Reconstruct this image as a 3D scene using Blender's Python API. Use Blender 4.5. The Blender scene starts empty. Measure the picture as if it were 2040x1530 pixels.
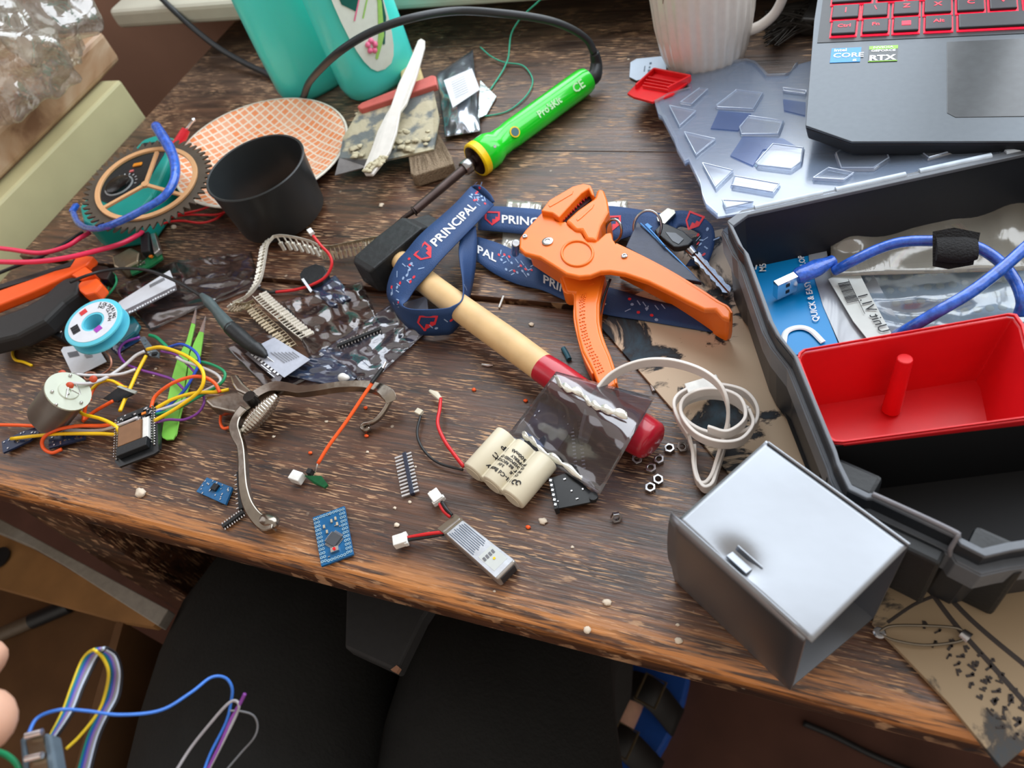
import bpy, bmesh, math, random
from mathutils import Vector, Matrix, noise
import numpy as np
random.seed(7)
SC = bpy.context.scene
COL = SC.collection
V = Vector
# ---------------------------------------------------------------- camera
F_PX, CX, CY, CAM_H = 1524.1, 1020.0, 765.0, 0.355
pit, rol, yaw = math.radians(50.38), math.radians(20.76), math.radians(34.89)
_fw = V((0, math.cos(pit), -math.sin(pit))); _rt = V((1, 0, 0)); _dn = _fw.cross(_rt)
_R = _rt * math.cos(rol) + _dn * math.sin(rol); _D = -_rt * math.sin(rol) + _dn * math.cos(rol)
_Z = Matrix.Rotation(yaw, 3, 'Z')
FW, RT, DN = _Z @ _fw, _Z @ _R, _Z @ _D
EYE = V((0, 0, CAM_H))
cd = bpy.data.cameras.new('camera'); cam = bpy.data.objects.new('camera', cd); COL.objects.link(cam)
cd.sensor_width = 36.0; cd.lens = 36.0 * F_PX / 2040.0; cd.clip_start = 0.01; cd.clip_end = 20
m3 = Matrix((RT, -DN, -FW)).transposed(); cam.matrix_world = Matrix.Translation(EYE) @ m3.to_4x4()
cd.dof.use_dof = True; cd.dof.focus_distance = 0.43; cd.dof.aperture_fstop = 11.0
SC.camera = cam
# ---------------------------------------------------------------- world, lights, exposure
w = bpy.data.worlds.new('room_light'); SC.world = w; w.use_nodes = True
w.node_tree.nodes['Background'].inputs[0].default_value = (1.0, 0.90, 0.80, 1)
w.node_tree.nodes['Background'].inputs[1].default_value = 0.75
def area(name, loc, target, sx, sy, power, col):
    l = bpy.data.lights.new(name, 'AREA'); l.shape = 'RECTANGLE'; l.size = sx; l.size_y = sy; l.energy = power; l.color = col
    o = bpy.data.objects.new(name, l); COL.objects.link(o); o.location = loc
    o.rotation_euler = (V(target) - V(loc)).to_track_quat('-Z', 'Y').to_euler(); return o
area('window_daylight', (0.10, 0.86, 0.66), (-0.1, 0.1, 0.1), 1.5, 1.05, 21.5, (0.84, 0.92, 1.0))
area('side_window_daylight', (-1.35, 0.25, 0.75), (-0.3, 0.3, 0.0), 0.8, 0.6, 2.4, (0.92, 0.95, 1.0))
SC.view_settings.view_transform = 'Standard'; SC.view_settings.look = 'None'
SC.view_settings.exposure = 0.0; SC.view_settings.gamma = 1.0; SC.view_settings.use_curve_mapping = False
# ---------------------------------------------------------------- point helpers (z in millimetres)
def ray(x, y): return FW * F_PX + RT * (x - CX) + DN * (y - CY)
def W(x, y, z=0.0):
    d = ray(x, y); z = z / 1000.0
    return EYE + d * ((z - CAM_H) / d.z)
def WP(x, y, p0, n):
    d = ray(x, y); return EYE + d * ((p0 - EYE).dot(n) / d.dot(n))
def L(s, z=None):
    """polyline from text 'x,y[,z] x,y,z ...' in photo pixels, z in mm"""
    out = []
    for t in s.split():
        q = [float(k) for k in t.split(',')]
        out.append(W(q[0], q[1], q[2] if len(q) > 2 else (z or 0.0)))
    return out
def curve(pts, n=8, closed=False):
    P = [V(p) for p in pts]; N = len(P); out = []
    if N < 3 and not closed:
        return [P[0].lerp(P[-1], i / n) for i in range(n + 1)]
    for i in range(N if closed else N - 1):
        if closed: a, b, c, d = P[i - 1], P[i], P[(i + 1) % N], P[(i + 2) % N]
        else:
            b, c = P[i], P[i + 1]; a = P[i - 1] if i else b + (b - c); d = P[i + 2] if i + 2 < N else c + (c - b)
        for k in range(n):
            t = k / n
            out.append(0.5 * ((2 * b) + (c - a) * t + (2 * a - 5 * b + 4 * c - d) * t * t + (3 * b - a - 3 * c + d) * t ** 3))
    if not closed: out.append(P[-1])
    return out
def resample(p, n):
    x = [i * (len(p) - 1) / (n - 1) for i in range(n)]
    return [p[min(int(t), len(p) - 2)].lerp(p[min(int(t), len(p) - 2) + 1], t - min(int(t), len(p) - 2)) for t in x]
# ---------------------------------------------------------------- materials
def lin(c):
    r = []
    for k in c[:3]:
        k = k / 255.0; r.append(k / 12.92 if k <= 0.04045 else ((k + 0.055) / 1.055) ** 2.4)
    return (*r, 1.0)
_M = {}
def nodes(name):
    m = bpy.data.materials.new(name); m.use_nodes = True; nt = m.node_tree
    return m, nt, nt.nodes['Principled BSDF']
def M(name, col, rough=0.5, metal=0.0, var=0.10, scale=180.0, bump=0.0, trans=0.0, alpha=1.0, coat=0.0, emit=0.0, col2=None, thr=0.55, ior=1.45, sss=0.0, bscale=None):
    if name in _M: return _M[name]
    m, nt, b = nodes(name); N = nt.nodes; K = nt.links
    tc = N.new('ShaderNodeTexCoord'); nz = N.new('ShaderNodeTexNoise'); nz.inputs['Scale'].default_value = scale; nz.inputs['Detail'].default_value = 4
    K.new(tc.outputs['Object'], nz.inputs['Vector'])
    rp = N.new('ShaderNodeValToRGB'); c = lin(col)
    if col2:
        rp.color_ramp.elements[0].position = thr - 0.04; rp.color_ramp.elements[1].position = thr + 0.04
        rp.color_ramp.elements[0].color = c; rp.color_ramp.elements[1].color = lin(col2)
    else:
        rp.color_ramp.elements[0].position = 0.3; rp.color_ramp.elements[1].position = 0.7
        rp.color_ramp.elements[0].color = tuple(k * (1 - var) for k in c[:3]) + (1,); rp.color_ramp.elements[1].color = tuple(min(1, k * (1 + var)) for k in c[:3]) + (1,)
    K.new(nz.outputs['Fac'], rp.inputs['Fac']); K.new(rp.outputs['Color'], b.inputs['Base Color'])
    b.inputs['Roughness'].default_value = rough; b.inputs['Metallic'].default_value = metal
    b.inputs['Transmission Weight'].default_value = trans; b.inputs['Alpha'].default_value = alpha
    b.inputs['IOR'].default_value = ior; b.inputs['Coat Weight'].default_value = coat; b.inputs['Coat Roughness'].default_value = 0.1
    b.inputs['Subsurface Weight'].default_value = sss; b.inputs['Subsurface Radius'].default_value = (0.004, 0.002, 0.001)
    if emit: b.inputs['Emission Color'].default_value = c; b.inputs['Emission Strength'].default_value = emit
    if bump:
        nb = N.new('ShaderNodeTexNoise'); nb.inputs['Scale'].default_value = bscale or scale; nb.inputs['Detail'].default_value = 3
        K.new(tc.outputs['Object'], nb.inputs['Vector'])
        bp = N.new('ShaderNodeBump'); bp.inputs['Strength'].default_value = bump; bp.inputs['Distance'].default_value = 0.002
        K.new(nb.outputs['Fac'], bp.inputs['Height']); K.new(bp.outputs['Normal'], b.inputs['Normal'])
    _M[name] = m; return m
def film(name, tint, dens, gcol=(235, 240, 250), rough=0.12, scale=60, bump=0.6, spec=0.5):
    """clear or smoky plastic film: see-through with wrinkled glossy skin"""
    if name in _M: return _M[name]
    m, nt, b = nodes(name); N = nt.nodes; K = nt.links
    out = N['Material Output']
    tr = N.new('ShaderNodeBsdfTransparent'); tr.inputs[0].default_value = lin(tint)
    b.inputs['Base Color'].default_value = lin(gcol); b.inputs['Roughness'].default_value = rough; b.inputs['Specular IOR Level'].default_value = spec
    tc = N.new('ShaderNodeTexCoord'); nz = N.new('ShaderNodeTexNoise'); nz.inputs['Scale'].default_value = scale; nz.inputs['Detail'].default_value = 3; nz.inputs['Distortion'].default_value = 0.8
    mpf = N.new('ShaderNodeMapping'); mpf.inputs['Scale'].default_value = (1.3, 0.28, 0.7); mpf.inputs['Rotation'].default_value = (0, 0, 0.9 + scale * 0.01); K.new(tc.outputs['Object'], mpf.inputs[0]); K.new(mpf.outputs[0], nz.inputs['Vector'])
    bp = N.new('ShaderNodeBump'); bp.inputs['Strength'].default_value = bump; bp.inputs['Distance'].default_value = 0.003
    K.new(nz.outputs['Fac'], bp.inputs['Height']); K.new(bp.outputs['Normal'], b.inputs['Normal'])
    gl = N.new('ShaderNodeBsdfGlossy'); gl.inputs['Roughness'].default_value = rough; gl.inputs['Color'].default_value = (1, 1, 1, 1); K.new(bp.outputs['Normal'], gl.inputs['Normal'])
    fr = N.new('ShaderNodeLayerWeight'); fr.inputs['Blend'].default_value = 0.5
    pw = N.new('ShaderNodeMath'); pw.operation = 'POWER'; pw.inputs[1].default_value = 3.0; K.new(fr.outputs['Facing'], pw.inputs[0])
    m1 = N.new('ShaderNodeMixShader'); m1.inputs[0].default_value = dens; K.new(tr.outputs[0], m1.inputs[1]); K.new(b.outputs[0], m1.inputs[2])
    ml = N.new('ShaderNodeMath'); ml.operation = 'MULTIPLY_ADD'; ml.inputs[1].default_value = 0.45 * spec; ml.inputs[2].default_value = 0.07 * spec * 2; K.new(pw.outputs[0], ml.inputs[0])
    m2 = N.new('ShaderNodeMixShader'); K.new(ml.outputs[0], m2.inputs[0]); K.new(m1.outputs[0], m2.inputs[1]); K.new(gl.outputs[0], m2.inputs[2])
    K.new(m2.outputs[0], out.inputs['Surface']); _M[name] = m; return m
# ---------------------------------------------------------------- objects
def wloc(o):
    r = V((0, 0, 0))
    while o is not None: r += o.location; o = o.parent
    return r
def tag(o, label=None, cat=None, group=None, kind=None):
    if label: o['label'] = label
    if cat: o['category'] = cat
    if group: o['group'] = group
    if kind: o['kind'] = kind
    return o
def thing(name, label, cat, loc, group=None):
    o = bpy.data.objects.new(name, None); COL.objects.link(o); o.empty_display_size = 0.005; o.location = V(loc); return tag(o, label, cat, group)
def frame(d, up=V((0, 0, 1))):
    d = V(d).normalized(); s = d.cross(V(up))
    if s.length < 1e-5: s = d.cross(V((0, 1, 0)))
    s.normalize(); return d, s, s.cross(d)
class MB:
    def __init__(s): s.v = []; s.f = []; s.mi = []; s.cur = 0
    def add(s, vs, fs):
        b = len(s.v); s.v += [V(x) for x in vs]
        for f in fs: s.f.append([b + i for i in f]); s.mi.append(s.cur)
        return s
    def mat(s, i): s.cur = i; return s
    def box(s, c, size, X=(1, 0, 0), Z=(0, 0, 1)):
        c = V(c); X = V(X).normalized(); Z = V(Z); Y = Z.cross(X).normalized(); Z = X.cross(Y)
        a, b, d = [k / 2 for k in size]
        vs = [c + X * (i * a) + Y * (j * b) + Z * (k * d) for k in (-1, 1) for j in (-1, 1) for i in (-1, 1)]
        return s.add(vs, [(0, 2, 3, 1), (4, 5, 7, 6), (0, 1, 5, 4), (2, 6, 7, 3), (0, 4, 6, 2), (1, 3, 7, 5)])
    def prism(s, pts, h, up=(0, 0, 1), taper=1.0):
        """pts = outline of the top face, h = thickness below"""
        up = V(up); P = [V(p) for p in pts]; n = len(P); c = sum(P, V((0, 0, 0))) / n
        ar = V((0, 0, 0))
        for i in range(n): ar += (P[i] - c).cross(P[(i + 1) % n] - c)
        if ar.dot(up) < 0: P.reverse()
        Q = [c + (p - c) * taper - up * h for p in P]
        fs = [list(range(n)), list(range(2 * n - 1, n - 1, -1))] + [(i, n + i, n + (i + 1) % n, (i + 1) % n) for i in range(n)]
        return s.add(P + Q, fs)
    def tube(s, path, r, n=8, cap=True, flat=1.0, up=None):
        P = [V(p) for p in path]; m = len(P); rr = r if isinstance(r, (list, tuple)) else [r] * m
        if len(rr) != m: rr = [float(q) for q in np.interp(np.linspace(0, 1, m), np.linspace(0, 1, len(rr)), rr)]
        vs = []; t0 = (P[1] - P[0]).normalized(); _, a, _ = frame(t0, up or V((0, 0, 1)))
        for i in range(m):
            t = (P[min(i + 1, m - 1)] - P[max(i - 1, 0)]).normalized()
            if up is not None:
                a2 = t.cross(V(up)); a = a2.normalized() if a2.length > 1e-6 else a
            else: a = (a - t * a.dot(t)).normalized()
            b = a.cross(t)
            for k in range(n):
                an = 2 * math.pi * k / n; vs.append(P[i] + a * (math.cos(an) * rr[i]) + b * (math.sin(an) * rr[i] * flat))
        fs = [(i * n + k, i * n + (k + 1) % n, (i + 1) * n + (k + 1) % n, (i + 1) * n + k) for i in range(m - 1) for k in range(n)]
        if cap: fs += [list(range(n - 1, -1, -1)), list(range((m - 1) * n, m * n))]
        return s.add(vs, fs)
    def lathe(s, prof, o, ax=(0, 0, 1), n=32, fn=None, closed=False):
        d, a, b = frame(ax, V((0.3, 1, 0.1))); o = V(o); vs = []
        for (r, z) in prof:
            for k in range(n):
                an = 2 * math.pi * k / n; q = r * (fn(an, z) if fn else 1)
                vs.append(o + d * z + a * (math.cos(an) * q) + b * (math.sin(an) * q))
        m = len(prof)
        fs = [(i * n + k, i * n + (k + 1) % n, (i + 1) * n + (k + 1) % n, (i + 1) * n + k) for i in range(m - 1) for k in range(n)]
        if closed: fs += [((m - 1) * n + k, (m - 1) * n + (k + 1) % n, (k + 1) % n, k) for k in range(n)]
        else:
            if prof[0][0] > 1e-6: fs.append(list(range(n - 1, -1, -1)))
            if prof[-1][0] > 1e-6: fs.append(list(range((m - 1) * n, m * n)))
        return s.add(vs, fs)
    def band(s, A, B, th=0.0006, nx=4):
        """solid strip between two edge lines"""
        n = len(A); top = []; bot = []
        for i in range(n):
            t = (A[min(i + 1, n - 1)] + B[min(i + 1, n - 1)]) - (A[max(i - 1, 0)] + B[max(i - 1, 0)])
            c = B[i] - A[i]; nn = c.cross(t)
            nn = nn.normalized() if nn.length > 1e-9 else V((0, 0, 1))
            for k in range(nx + 1):
                p = A[i].lerp(B[i], k / nx); top.append(p + nn * th / 2); bot.append(p - nn * th / 2)
        q = nx + 1; T = n * q; fs = []
        for i in range(n - 1):
            for k in range(nx):
                a = i * q + k; fs.append((a, a + q, a + q + 1, a + 1)); fs.append((T + a, T + a + 1, T + a + q + 1, T + a + q))
            for a, b in ((i * q, (i + 1) * q),): fs.append((a, T + a, T + b, b))
            a, b = i * q + nx, (i + 1) * q + nx; fs.append((a, b, T + b, T + a))
        for k in range(nx):
            fs.append((k, k + 1, T + k + 1, T + k)); a = (n - 1) * q + k; fs.append((a, T + a, T + a + 1, a + 1))
        return s.add(top + bot, fs)
    def sheet(s, fn, nu, nv, th=0.0004):
        """solid sheet from fn(u,v)->point"""
        g = [[V(fn(i / nu, j / nv)) for j in range(nv + 1)] for i in range(nu + 1)]
        up = [p for r in g for p in r]; dn = [p - V((0, 0, th)) for p in up]; q = nv + 1; T = len(up); fs = []
        for i in range(nu):
            for j in range(nv):
                a = i * q + j; fs.append((a, a + q, a + q + 1, a + 1)); fs.append((T + a, T + a + 1, T + a + q + 1, T + a + q))
        for i in range(nu):
            a, b = i * q, (i + 1) * q; fs.append((a, T + a, T + b, b)); a, b = i * q + nv, (i + 1) * q + nv; fs.append((a, b, T + b, T + a))
        for j in range(nv):
            fs.append((j, j + 1, T + j + 1, T + j)); a = nu * q + j; fs.append((a, T + a, T + a + 1, a + 1))
        return s.add(up + dn, fs)
    def blob(s, c, r, seed=0, amp=0.25, n=10, sc=(1, 1, 1), f=1.5):
        c = V(c); vs = []; 
        for i in range(1, n):
            th = math.pi * i / n
            for k in range(n * 2):
                ph = math.pi * k / n; d = V((math.sin(th) * math.cos(ph), math.sin(th) * math.sin(ph), math.cos(th)))
                q = r * (1 + amp * noise.noise(d * f + V((seed * 7.1, seed * 3.3, 0)))); vs.append(c + V((d.x * sc[0], d.y * sc[1], d.z * sc[2])) * q)
        m = n * 2; top = len(vs); vs += [c + V((0, 0, r * sc[2])), c - V((0, 0, r * sc[2]))]
        fs = [(i * m + k, (i + 1) * m + k, (i + 1) * m + (k + 1) % m, i * m + (k + 1) % m) for i in range(n - 2) for k in range(m)]
        fs += [(top, k, (k + 1) % m) for k in range(m)] + [(top + 1, (n - 2) * m + (k + 1) % m, (n - 2) * m + k) for k in range(m)]
        return s.add(vs, fs)
    def build(s, name, mats, parent=None, smooth=False, bevel=0.0, seg=2, sub=0, ang=40):
        if not isinstance(mats, (list, tuple)): mats = [mats]
        if parent is not None: off = wloc(parent); loc = V((0, 0, 0))
        else:
            xs = [p.x for p in s.v]; ys = [p.y for p in s.v]; zs = [p.z for p in s.v]
            off = V(((min(xs) + max(xs)) / 2, (min(ys) + max(ys)) / 2, min(zs))); loc = off
        me = bpy.data.meshes.new(name); me.from_pydata([p - off for p in s.v], [], s.f)
        for m in mats: me.materials.append(m)
        for p, i in zip(me.polygons, s.mi): p.material_index = min(i, len(mats) - 1); p.use_smooth = bool(smooth)
        me.update(); o = bpy.data.objects.new(name, me); COL.objects.link(o); o.location = loc
        if parent is not None: o.parent = parent
        if smooth and smooth != 'all':
            try: me.set_sharp_from_angle(angle=math.radians(ang))
            except Exception: pass
        if bevel:
            b = o.modifiers.new('bevel', 'BEVEL'); b.width = bevel; b.segments = seg; b.limit_method = 'ANGLE'; b.angle_limit = math.radians(35)
        if sub:
            d = o.modifiers.new('sub', 'SUBSURF'); d.levels = sub; d.render_levels = sub
        return o
_tx = {}
def glyphs(body, size, bold=0.0):
    k = (body, round(size, 6), bold)
    if k in _tx: return _tx[k]
    cu = bpy.data.curves.new('t', 'FONT'); cu.body = body; cu.size = size; cu.offset = bold; cu.resolution_u = 2
    o = bpy.data.objects.new('t', cu); me = bpy.data.meshes.new_from_object(o)
    r = ([v.co.copy() for v in me.vertices], [list(p.vertices) for p in me.polygons])
    bpy.data.objects.remove(o); bpy.data.curves.remove(cu); bpy.data.meshes.remove(me); _tx[k] = r; return r
def put_text(mb, body, size, o, X, Y, bold=0.0, center=False):
    vs, fs = glyphs(body, size, bold)
    if not vs: return
    X = V(X).normalized(); Y = V(Y); Y = (Y - X * Y.dot(X)).normalized(); o = V(o)
    cx = (min(v.x for v in vs) + max(v.x for v in vs)) / 2 if center else 0
    mb.add([o + X * (v.x - cx) + Y * v.y for v in vs], fs)
def text(body, size, o, X, Y, mt, parent, bold=0.0, center=False, name='lettering', th=0.00012):
    mb = MB(); put_text(mb, body, size, o, X, Y, bold, center)
    ob = mb.build(name, mt, parent); sm = ob.modifiers.new('thick', 'SOLIDIFY'); sm.thickness = th; sm.offset = 1; return ob
class Band:
    """a strap surface that lettering can follow"""
    def __init__(s, A, B):
        s.A, s.B = A, B; s.d = [0.0]
        for i in range(1, len(A)): s.d.append(s.d[-1] + (((A[i] + B[i]) - (A[i - 1] + B[i - 1])) / 2).length)
        s.len = s.d[-1]
    def at(s, x, y, lift=0.0, side=1):
        x = max(0.0, min(s.len - 1e-6, x)); i = 0
        while i < len(s.d) - 2 and s.d[i + 1] < x: i += 1
        t = (x - s.d[i]) / max(1e-9, s.d[i + 1] - s.d[i]); a = s.A[i].lerp(s.A[i + 1], t); b = s.B[i].lerp(s.B[i + 1], t)
        n = (b - a).cross((s.A[i + 1] + s.B[i + 1]) - (s.A[i] + s.B[i])).normalized()
        w_ = (b - a).length; c = (a + b) / 2; return c + (a - b) / max(w_, 1e-9) * y + n * lift * side
def on_band(mb, bd, vs, fs, s0, flip=1, lift=0.0005, side=1, y0=0.0, fy=1):
    mb.add([bd.at(s0 + flip * v.x, fy * v.y + y0, lift, side) for v in vs], fs)
def wire(name, label, pts, r, mt, group=None, parent=None, n=8, cat='wire', seg=8):
    o = MB().tube(curve(pts, seg), r, n).build(name, mt, parent, smooth='all')
    if parent is None: tag(o, label, cat, group)
    return o
# ================================================================ the setting
def wood_mat():
    m, nt, b = nodes('worn_varnished_wood'); N = nt.nodes; K = nt.links
    tc = N.new('ShaderNodeTexCoord')
    def mp(sx, sy, sz, rot=0.0):
        n = N.new('ShaderNodeMapping'); n.inputs['Scale'].default_value = (sx, sy, sz); n.inputs['Rotation'].default_value = (0, 0, rot); K.new(tc.outputs['Object'], n.inputs[0]); return n
    def nz(mpn, sc, det=5, dist=0.0, rg=0.6):
        n = N.new('ShaderNodeTexNoise'); n.inputs['Scale'].default_value = sc; n.inputs['Detail'].default_value = det; n.inputs['Distortion'].default_value = dist; n.inputs['Roughness'].default_value = rg
        K.new(mpn.outputs[0], n.inputs['Vector']); return n.outputs['Fac']
    def ramp(src, p0, p1, c0=(0, 0, 0, 1), c1=(1, 1, 1, 1)):
        r = N.new('ShaderNodeValToRGB'); r.color_ramp.elements[0].position = p0; r.color_ramp.elements[1].position = p1
        r.color_ramp.elements[0].color = c0; r.color_ramp.elements[1].color = c1; K.new(src, r.inputs[0]); return r.outputs[0]
    def math_(op, a, bb, clamp=False):
        n = N.new('ShaderNodeMath'); n.operation = op; n.use_clamp = clamp
        for i, q in enumerate((a, bb)):
            if isinstance(q, (int, float)): n.inputs[i].default_value = q
            else: K.new(q, n.inputs[i])
        return n.outputs[0]
    def mix(fac, a, bb):
        n = N.new('ShaderNodeMix'); n.data_type = 'RGBA'; K.new(fac, n.inputs[0])
        for i, q in ((6, a), (7, bb)):
            if isinstance(q, tuple): n.inputs[i].default_value = q
            else: K.new(q, n.inputs[i])
        return n.outputs[2]
    grain = nz(mp(6, 70, 40), 1.6, 7, 0.9, 0.68); fine = nz(mp(14, 420, 90), 1.5, 5, 0.4); big = nz(mp(5, 9, 5), 1.0, 3)
    blotch = nz(mp(9, 16, 9), 2.0, 5, 0.6)
    base = mix(ramp(grain, 0.36, 0.66), lin((44, 29, 22)), lin((108, 70, 48)))
    base = mix(math_('MULTIPLY', ramp(fine, 0.42, 0.62), 0.42), base, lin((34, 23, 18)))
    # redder varnish towards the sitter; window glare and dust painted grey at the back
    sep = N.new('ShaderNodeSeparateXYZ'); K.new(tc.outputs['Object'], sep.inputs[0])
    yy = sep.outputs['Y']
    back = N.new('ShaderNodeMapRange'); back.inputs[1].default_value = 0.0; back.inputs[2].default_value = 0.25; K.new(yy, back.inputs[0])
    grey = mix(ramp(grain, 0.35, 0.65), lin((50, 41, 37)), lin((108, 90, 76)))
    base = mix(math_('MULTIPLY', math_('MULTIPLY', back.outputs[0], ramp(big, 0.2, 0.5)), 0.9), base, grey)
    # dust-worn pale streaks along the grain
    st = nz(mp(62, 800, 60), 1.2, 3, 0.2, 0.5); msk = ramp(blotch, 0.43, 0.57)
    worn = math_('MULTIPLY', ramp(st, 0.55, 0.60), msk)
    base = mix(math_('MULTIPLY', worn, 0.78), base, lin((206, 164, 124)))
    blk = math_('MULTIPLY', ramp(nz(mp(34, 420, 60), 1.5, 3, 0.3), 0.56, 0.62), ramp(nz(mp(6, 10, 6), 2.3, 3), 0.50, 0.62))
    base = mix(math_('MULTIPLY', blk, 0.8), base, lin((26, 30, 38)))
    # ochre bare wood near the front edge
    fe = N.new('ShaderNodeMapRange'); fe.inputs[1].default_value = -0.276; fe.inputs[2].default_value = -0.293; K.new(yy, fe.inputs[0])
    edge = math_('MULTIPLY', fe.outputs[0], ramp(nz(mp(14, 260, 200), 1.4, 4, 0.5), 0.40, 0.56))
    zf = N.new('ShaderNodeMapRange'); zf.inputs[1].default_value = -0.012; zf.inputs[2].default_value = -0.004; K.new(sep.outputs['Z'], zf.inputs[0]); edge = math_('MULTIPLY', edge, zf.outputs[0])
    base = mix(math_('MULTIPLY', edge, 0.85), base, lin((214, 142, 76)))
    # dried paint specks
    vo = N.new('ShaderNodeTexVoronoi'); vo.inputs['Scale'].default_value = 62; K.new(tc.outputs['Object'], vo.inputs['Vector'])
    sp = math_('MULTIPLY', ramp(vo.outputs['Distance'], 0.05, 0.08, (1, 1, 1, 1), (0, 0, 0, 1)), ramp(nz(mp(11, 11, 11), 1.3, 3), 0.52, 0.60))
    base = mix(math_('MULTIPLY', sp, 0.75), base, lin((205, 190, 168)))
    K.new(base, b.inputs['Base Color'])
    rg = N.new('ShaderNodeMapRange'); rg.inputs[3].default_value = 0.26; rg.inputs[4].default_value = 0.50; K.new(big, rg.inputs[0]); K.new(math_('ADD', rg.outputs[0], math_('MULTIPLY', worn, 0.2)), b.inputs['Roughness'])
    b.inputs['Specular IOR Level'].default_value = 0.75
    hh = math_('ADD', math_('MULTIPLY', grain, 0.6), math_('ADD', math_('MULTIPLY', fine, 0.5), math_('MULTIPLY', worn, -0.25)))
    bp = N.new('ShaderNodeBump'); bp.inputs['Strength'].default_value = 0.55; bp.inputs['Distance'].default_value = 0.0011; K.new(hh, bp.inputs['Height']); K.new(bp.outputs[0], b.inputs['Normal'])
    return m
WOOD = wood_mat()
black_p = M('black_plastic', (28, 31, 34), 0.45, bump=0.1, scale=400)
steel = M('steel', (170, 170, 172), 0.25, 1.0, 0.15, 90, 0.1)
white_pl = M('white_plastic', (225, 226, 222), 0.4)
silver_w = M('tinned_metal', (205, 205, 205), 0.3, 1.0)
label_w = M('label_paper', (214, 218, 226), 0.5, var=0.04)
ink = M('black_ink', (35, 36, 40), 0.6)
white_ink = M('white_ink', (226, 230, 236), 0.5, var=0.03)

t = thing('work_table', 'dark brown varnished wooden work table, worn and scratched, carrying the tools', 'table', (-0.1, 0.4, -0.72))
x0, x1 = -0.663, 0.55
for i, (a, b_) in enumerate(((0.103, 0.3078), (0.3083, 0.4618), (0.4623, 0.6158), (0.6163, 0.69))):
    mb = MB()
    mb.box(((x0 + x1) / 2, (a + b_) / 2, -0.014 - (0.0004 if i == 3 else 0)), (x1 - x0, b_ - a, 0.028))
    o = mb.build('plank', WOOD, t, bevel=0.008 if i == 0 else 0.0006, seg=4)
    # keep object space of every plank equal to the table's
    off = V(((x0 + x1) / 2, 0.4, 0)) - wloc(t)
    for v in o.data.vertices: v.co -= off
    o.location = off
for (lx, ly) in ((-0.60, 0.16), (0.48, 0.16), (-0.60, 0.62), (0.48, 0.62)):
    MB().box((lx + 0.03, ly, -0.375), (0.07, 0.07, 0.69)).build('leg', WOOD, t, bevel=0.003)
MB().box((-0.05, 0.20, -0.075), (1.03, 0.025, 0.09)).build('apron', WOOD, t, bevel=0.002)

wallm = M('brown_wall_paint', (152, 118, 100), 0.75, var=0.08, scale=12, bump=0.05)
whitem = M('white_sill_paint', (196, 195, 180), 0.45, var=0.05, scale=30)
roomm = M('room_plaster', (150, 140, 128), 0.8, var=0.05, scale=8)
def struct(name, mb, mt, **k): return tag(mb.build(name, mt, **k), kind='structure')
struct('floor', MB().box((0.1, -0.2, -0.75), (4.4, 3.2, 0.06)), M('red_brown_floor', (92, 62, 52), 0.5, var=0.2, scale=14))
mb = MB(); mb.box((0.1, 0.725, -0.345), (4.4, 0.06, 0.75)); mb.box((-1.42, 0.725, 0.86), (1.36, 0.06, 1.66)); mb.box((1.62, 0.725, 0.86), (1.36, 0.06, 1.66)); mb.box((0.1, 0.725, 1.48), (1.68, 0.06, 0.42))
struct('wall_back', mb, wallm)
mb = MB(); mb.box((-1.95, -0.2, 0.45), (0.06, 3.2, 2.4)); struct('wall_left', mb, wallm)
mb = MB(); mb.box((0.0, 0.685, 0.045), (1.52, 0.13, 0.022)); mb.box((0.0, 0.735, 0.075), (1.52, 0.03, 0.045))
struct('trim_1', mb, whitem, bevel=0.006, seg=3)
mb = MB()
for x in (-0.72, 0.1, 0.92): mb.box((x, 0.745, 0.68), (0.05, 0.04, 1.24))
for z in (0.10, 1.27): mb.box((0.1, 0.745, z), (1.68, 0.04, 0.05))
struct('window_1', mb, whitem, bevel=0.004)
# marble ledge on the left with the cream panel below it
def marble():
    m, nt, b = nodes('stained_marble'); N = nt.nodes; K = nt.links
    tc = N.new('ShaderNodeTexCoord'); n1 = N.new('ShaderNodeTexNoise'); n1.inputs['Scale'].default_value = 14; n1.inputs['Detail'].default_value = 6; n1.inputs['Distortion'].default_value = 1.5; K.new(tc.outputs['Object'], n1.inputs['Vector'])
    r = N.new('ShaderNodeValToRGB'); r.color_ramp.elements[0].position = 0.36; r.color_ramp.elements[1].position = 0.62; r.color_ramp.elements[0].color = lin((118, 84, 60)); r.color_ramp.elements[1].color = lin((186, 160, 134))
    e = r.color_ramp.elements.new(0.47); e.color = lin((168, 134, 104)); K.new(n1.outputs['Fac'], r.inputs[0]); K.new(r.outputs[0], b.inputs['Base Color']); b.inputs['Roughness'].default_value = 0.35; return m
mar = marble()
mb = MB(); mb.box((-0.99, 0.18, 0.05), (0.565, 0.76, 0.034)); struct('trim_2', mb, mar, bevel=0.006, seg=3)
cream = M('cream_panel_paint', (196, 190, 148), 0.5, var=0.06, scale=20)
mb = MB(); mb.box((-0.705, 0.34, -0.02), (0.03, 0.38, 0.10)); mb.box((-0.712, 0.34, -0.36), (0.03, 0.36, 0.72)); struct('trim_3', mb, cream, bevel=0.003)
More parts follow.
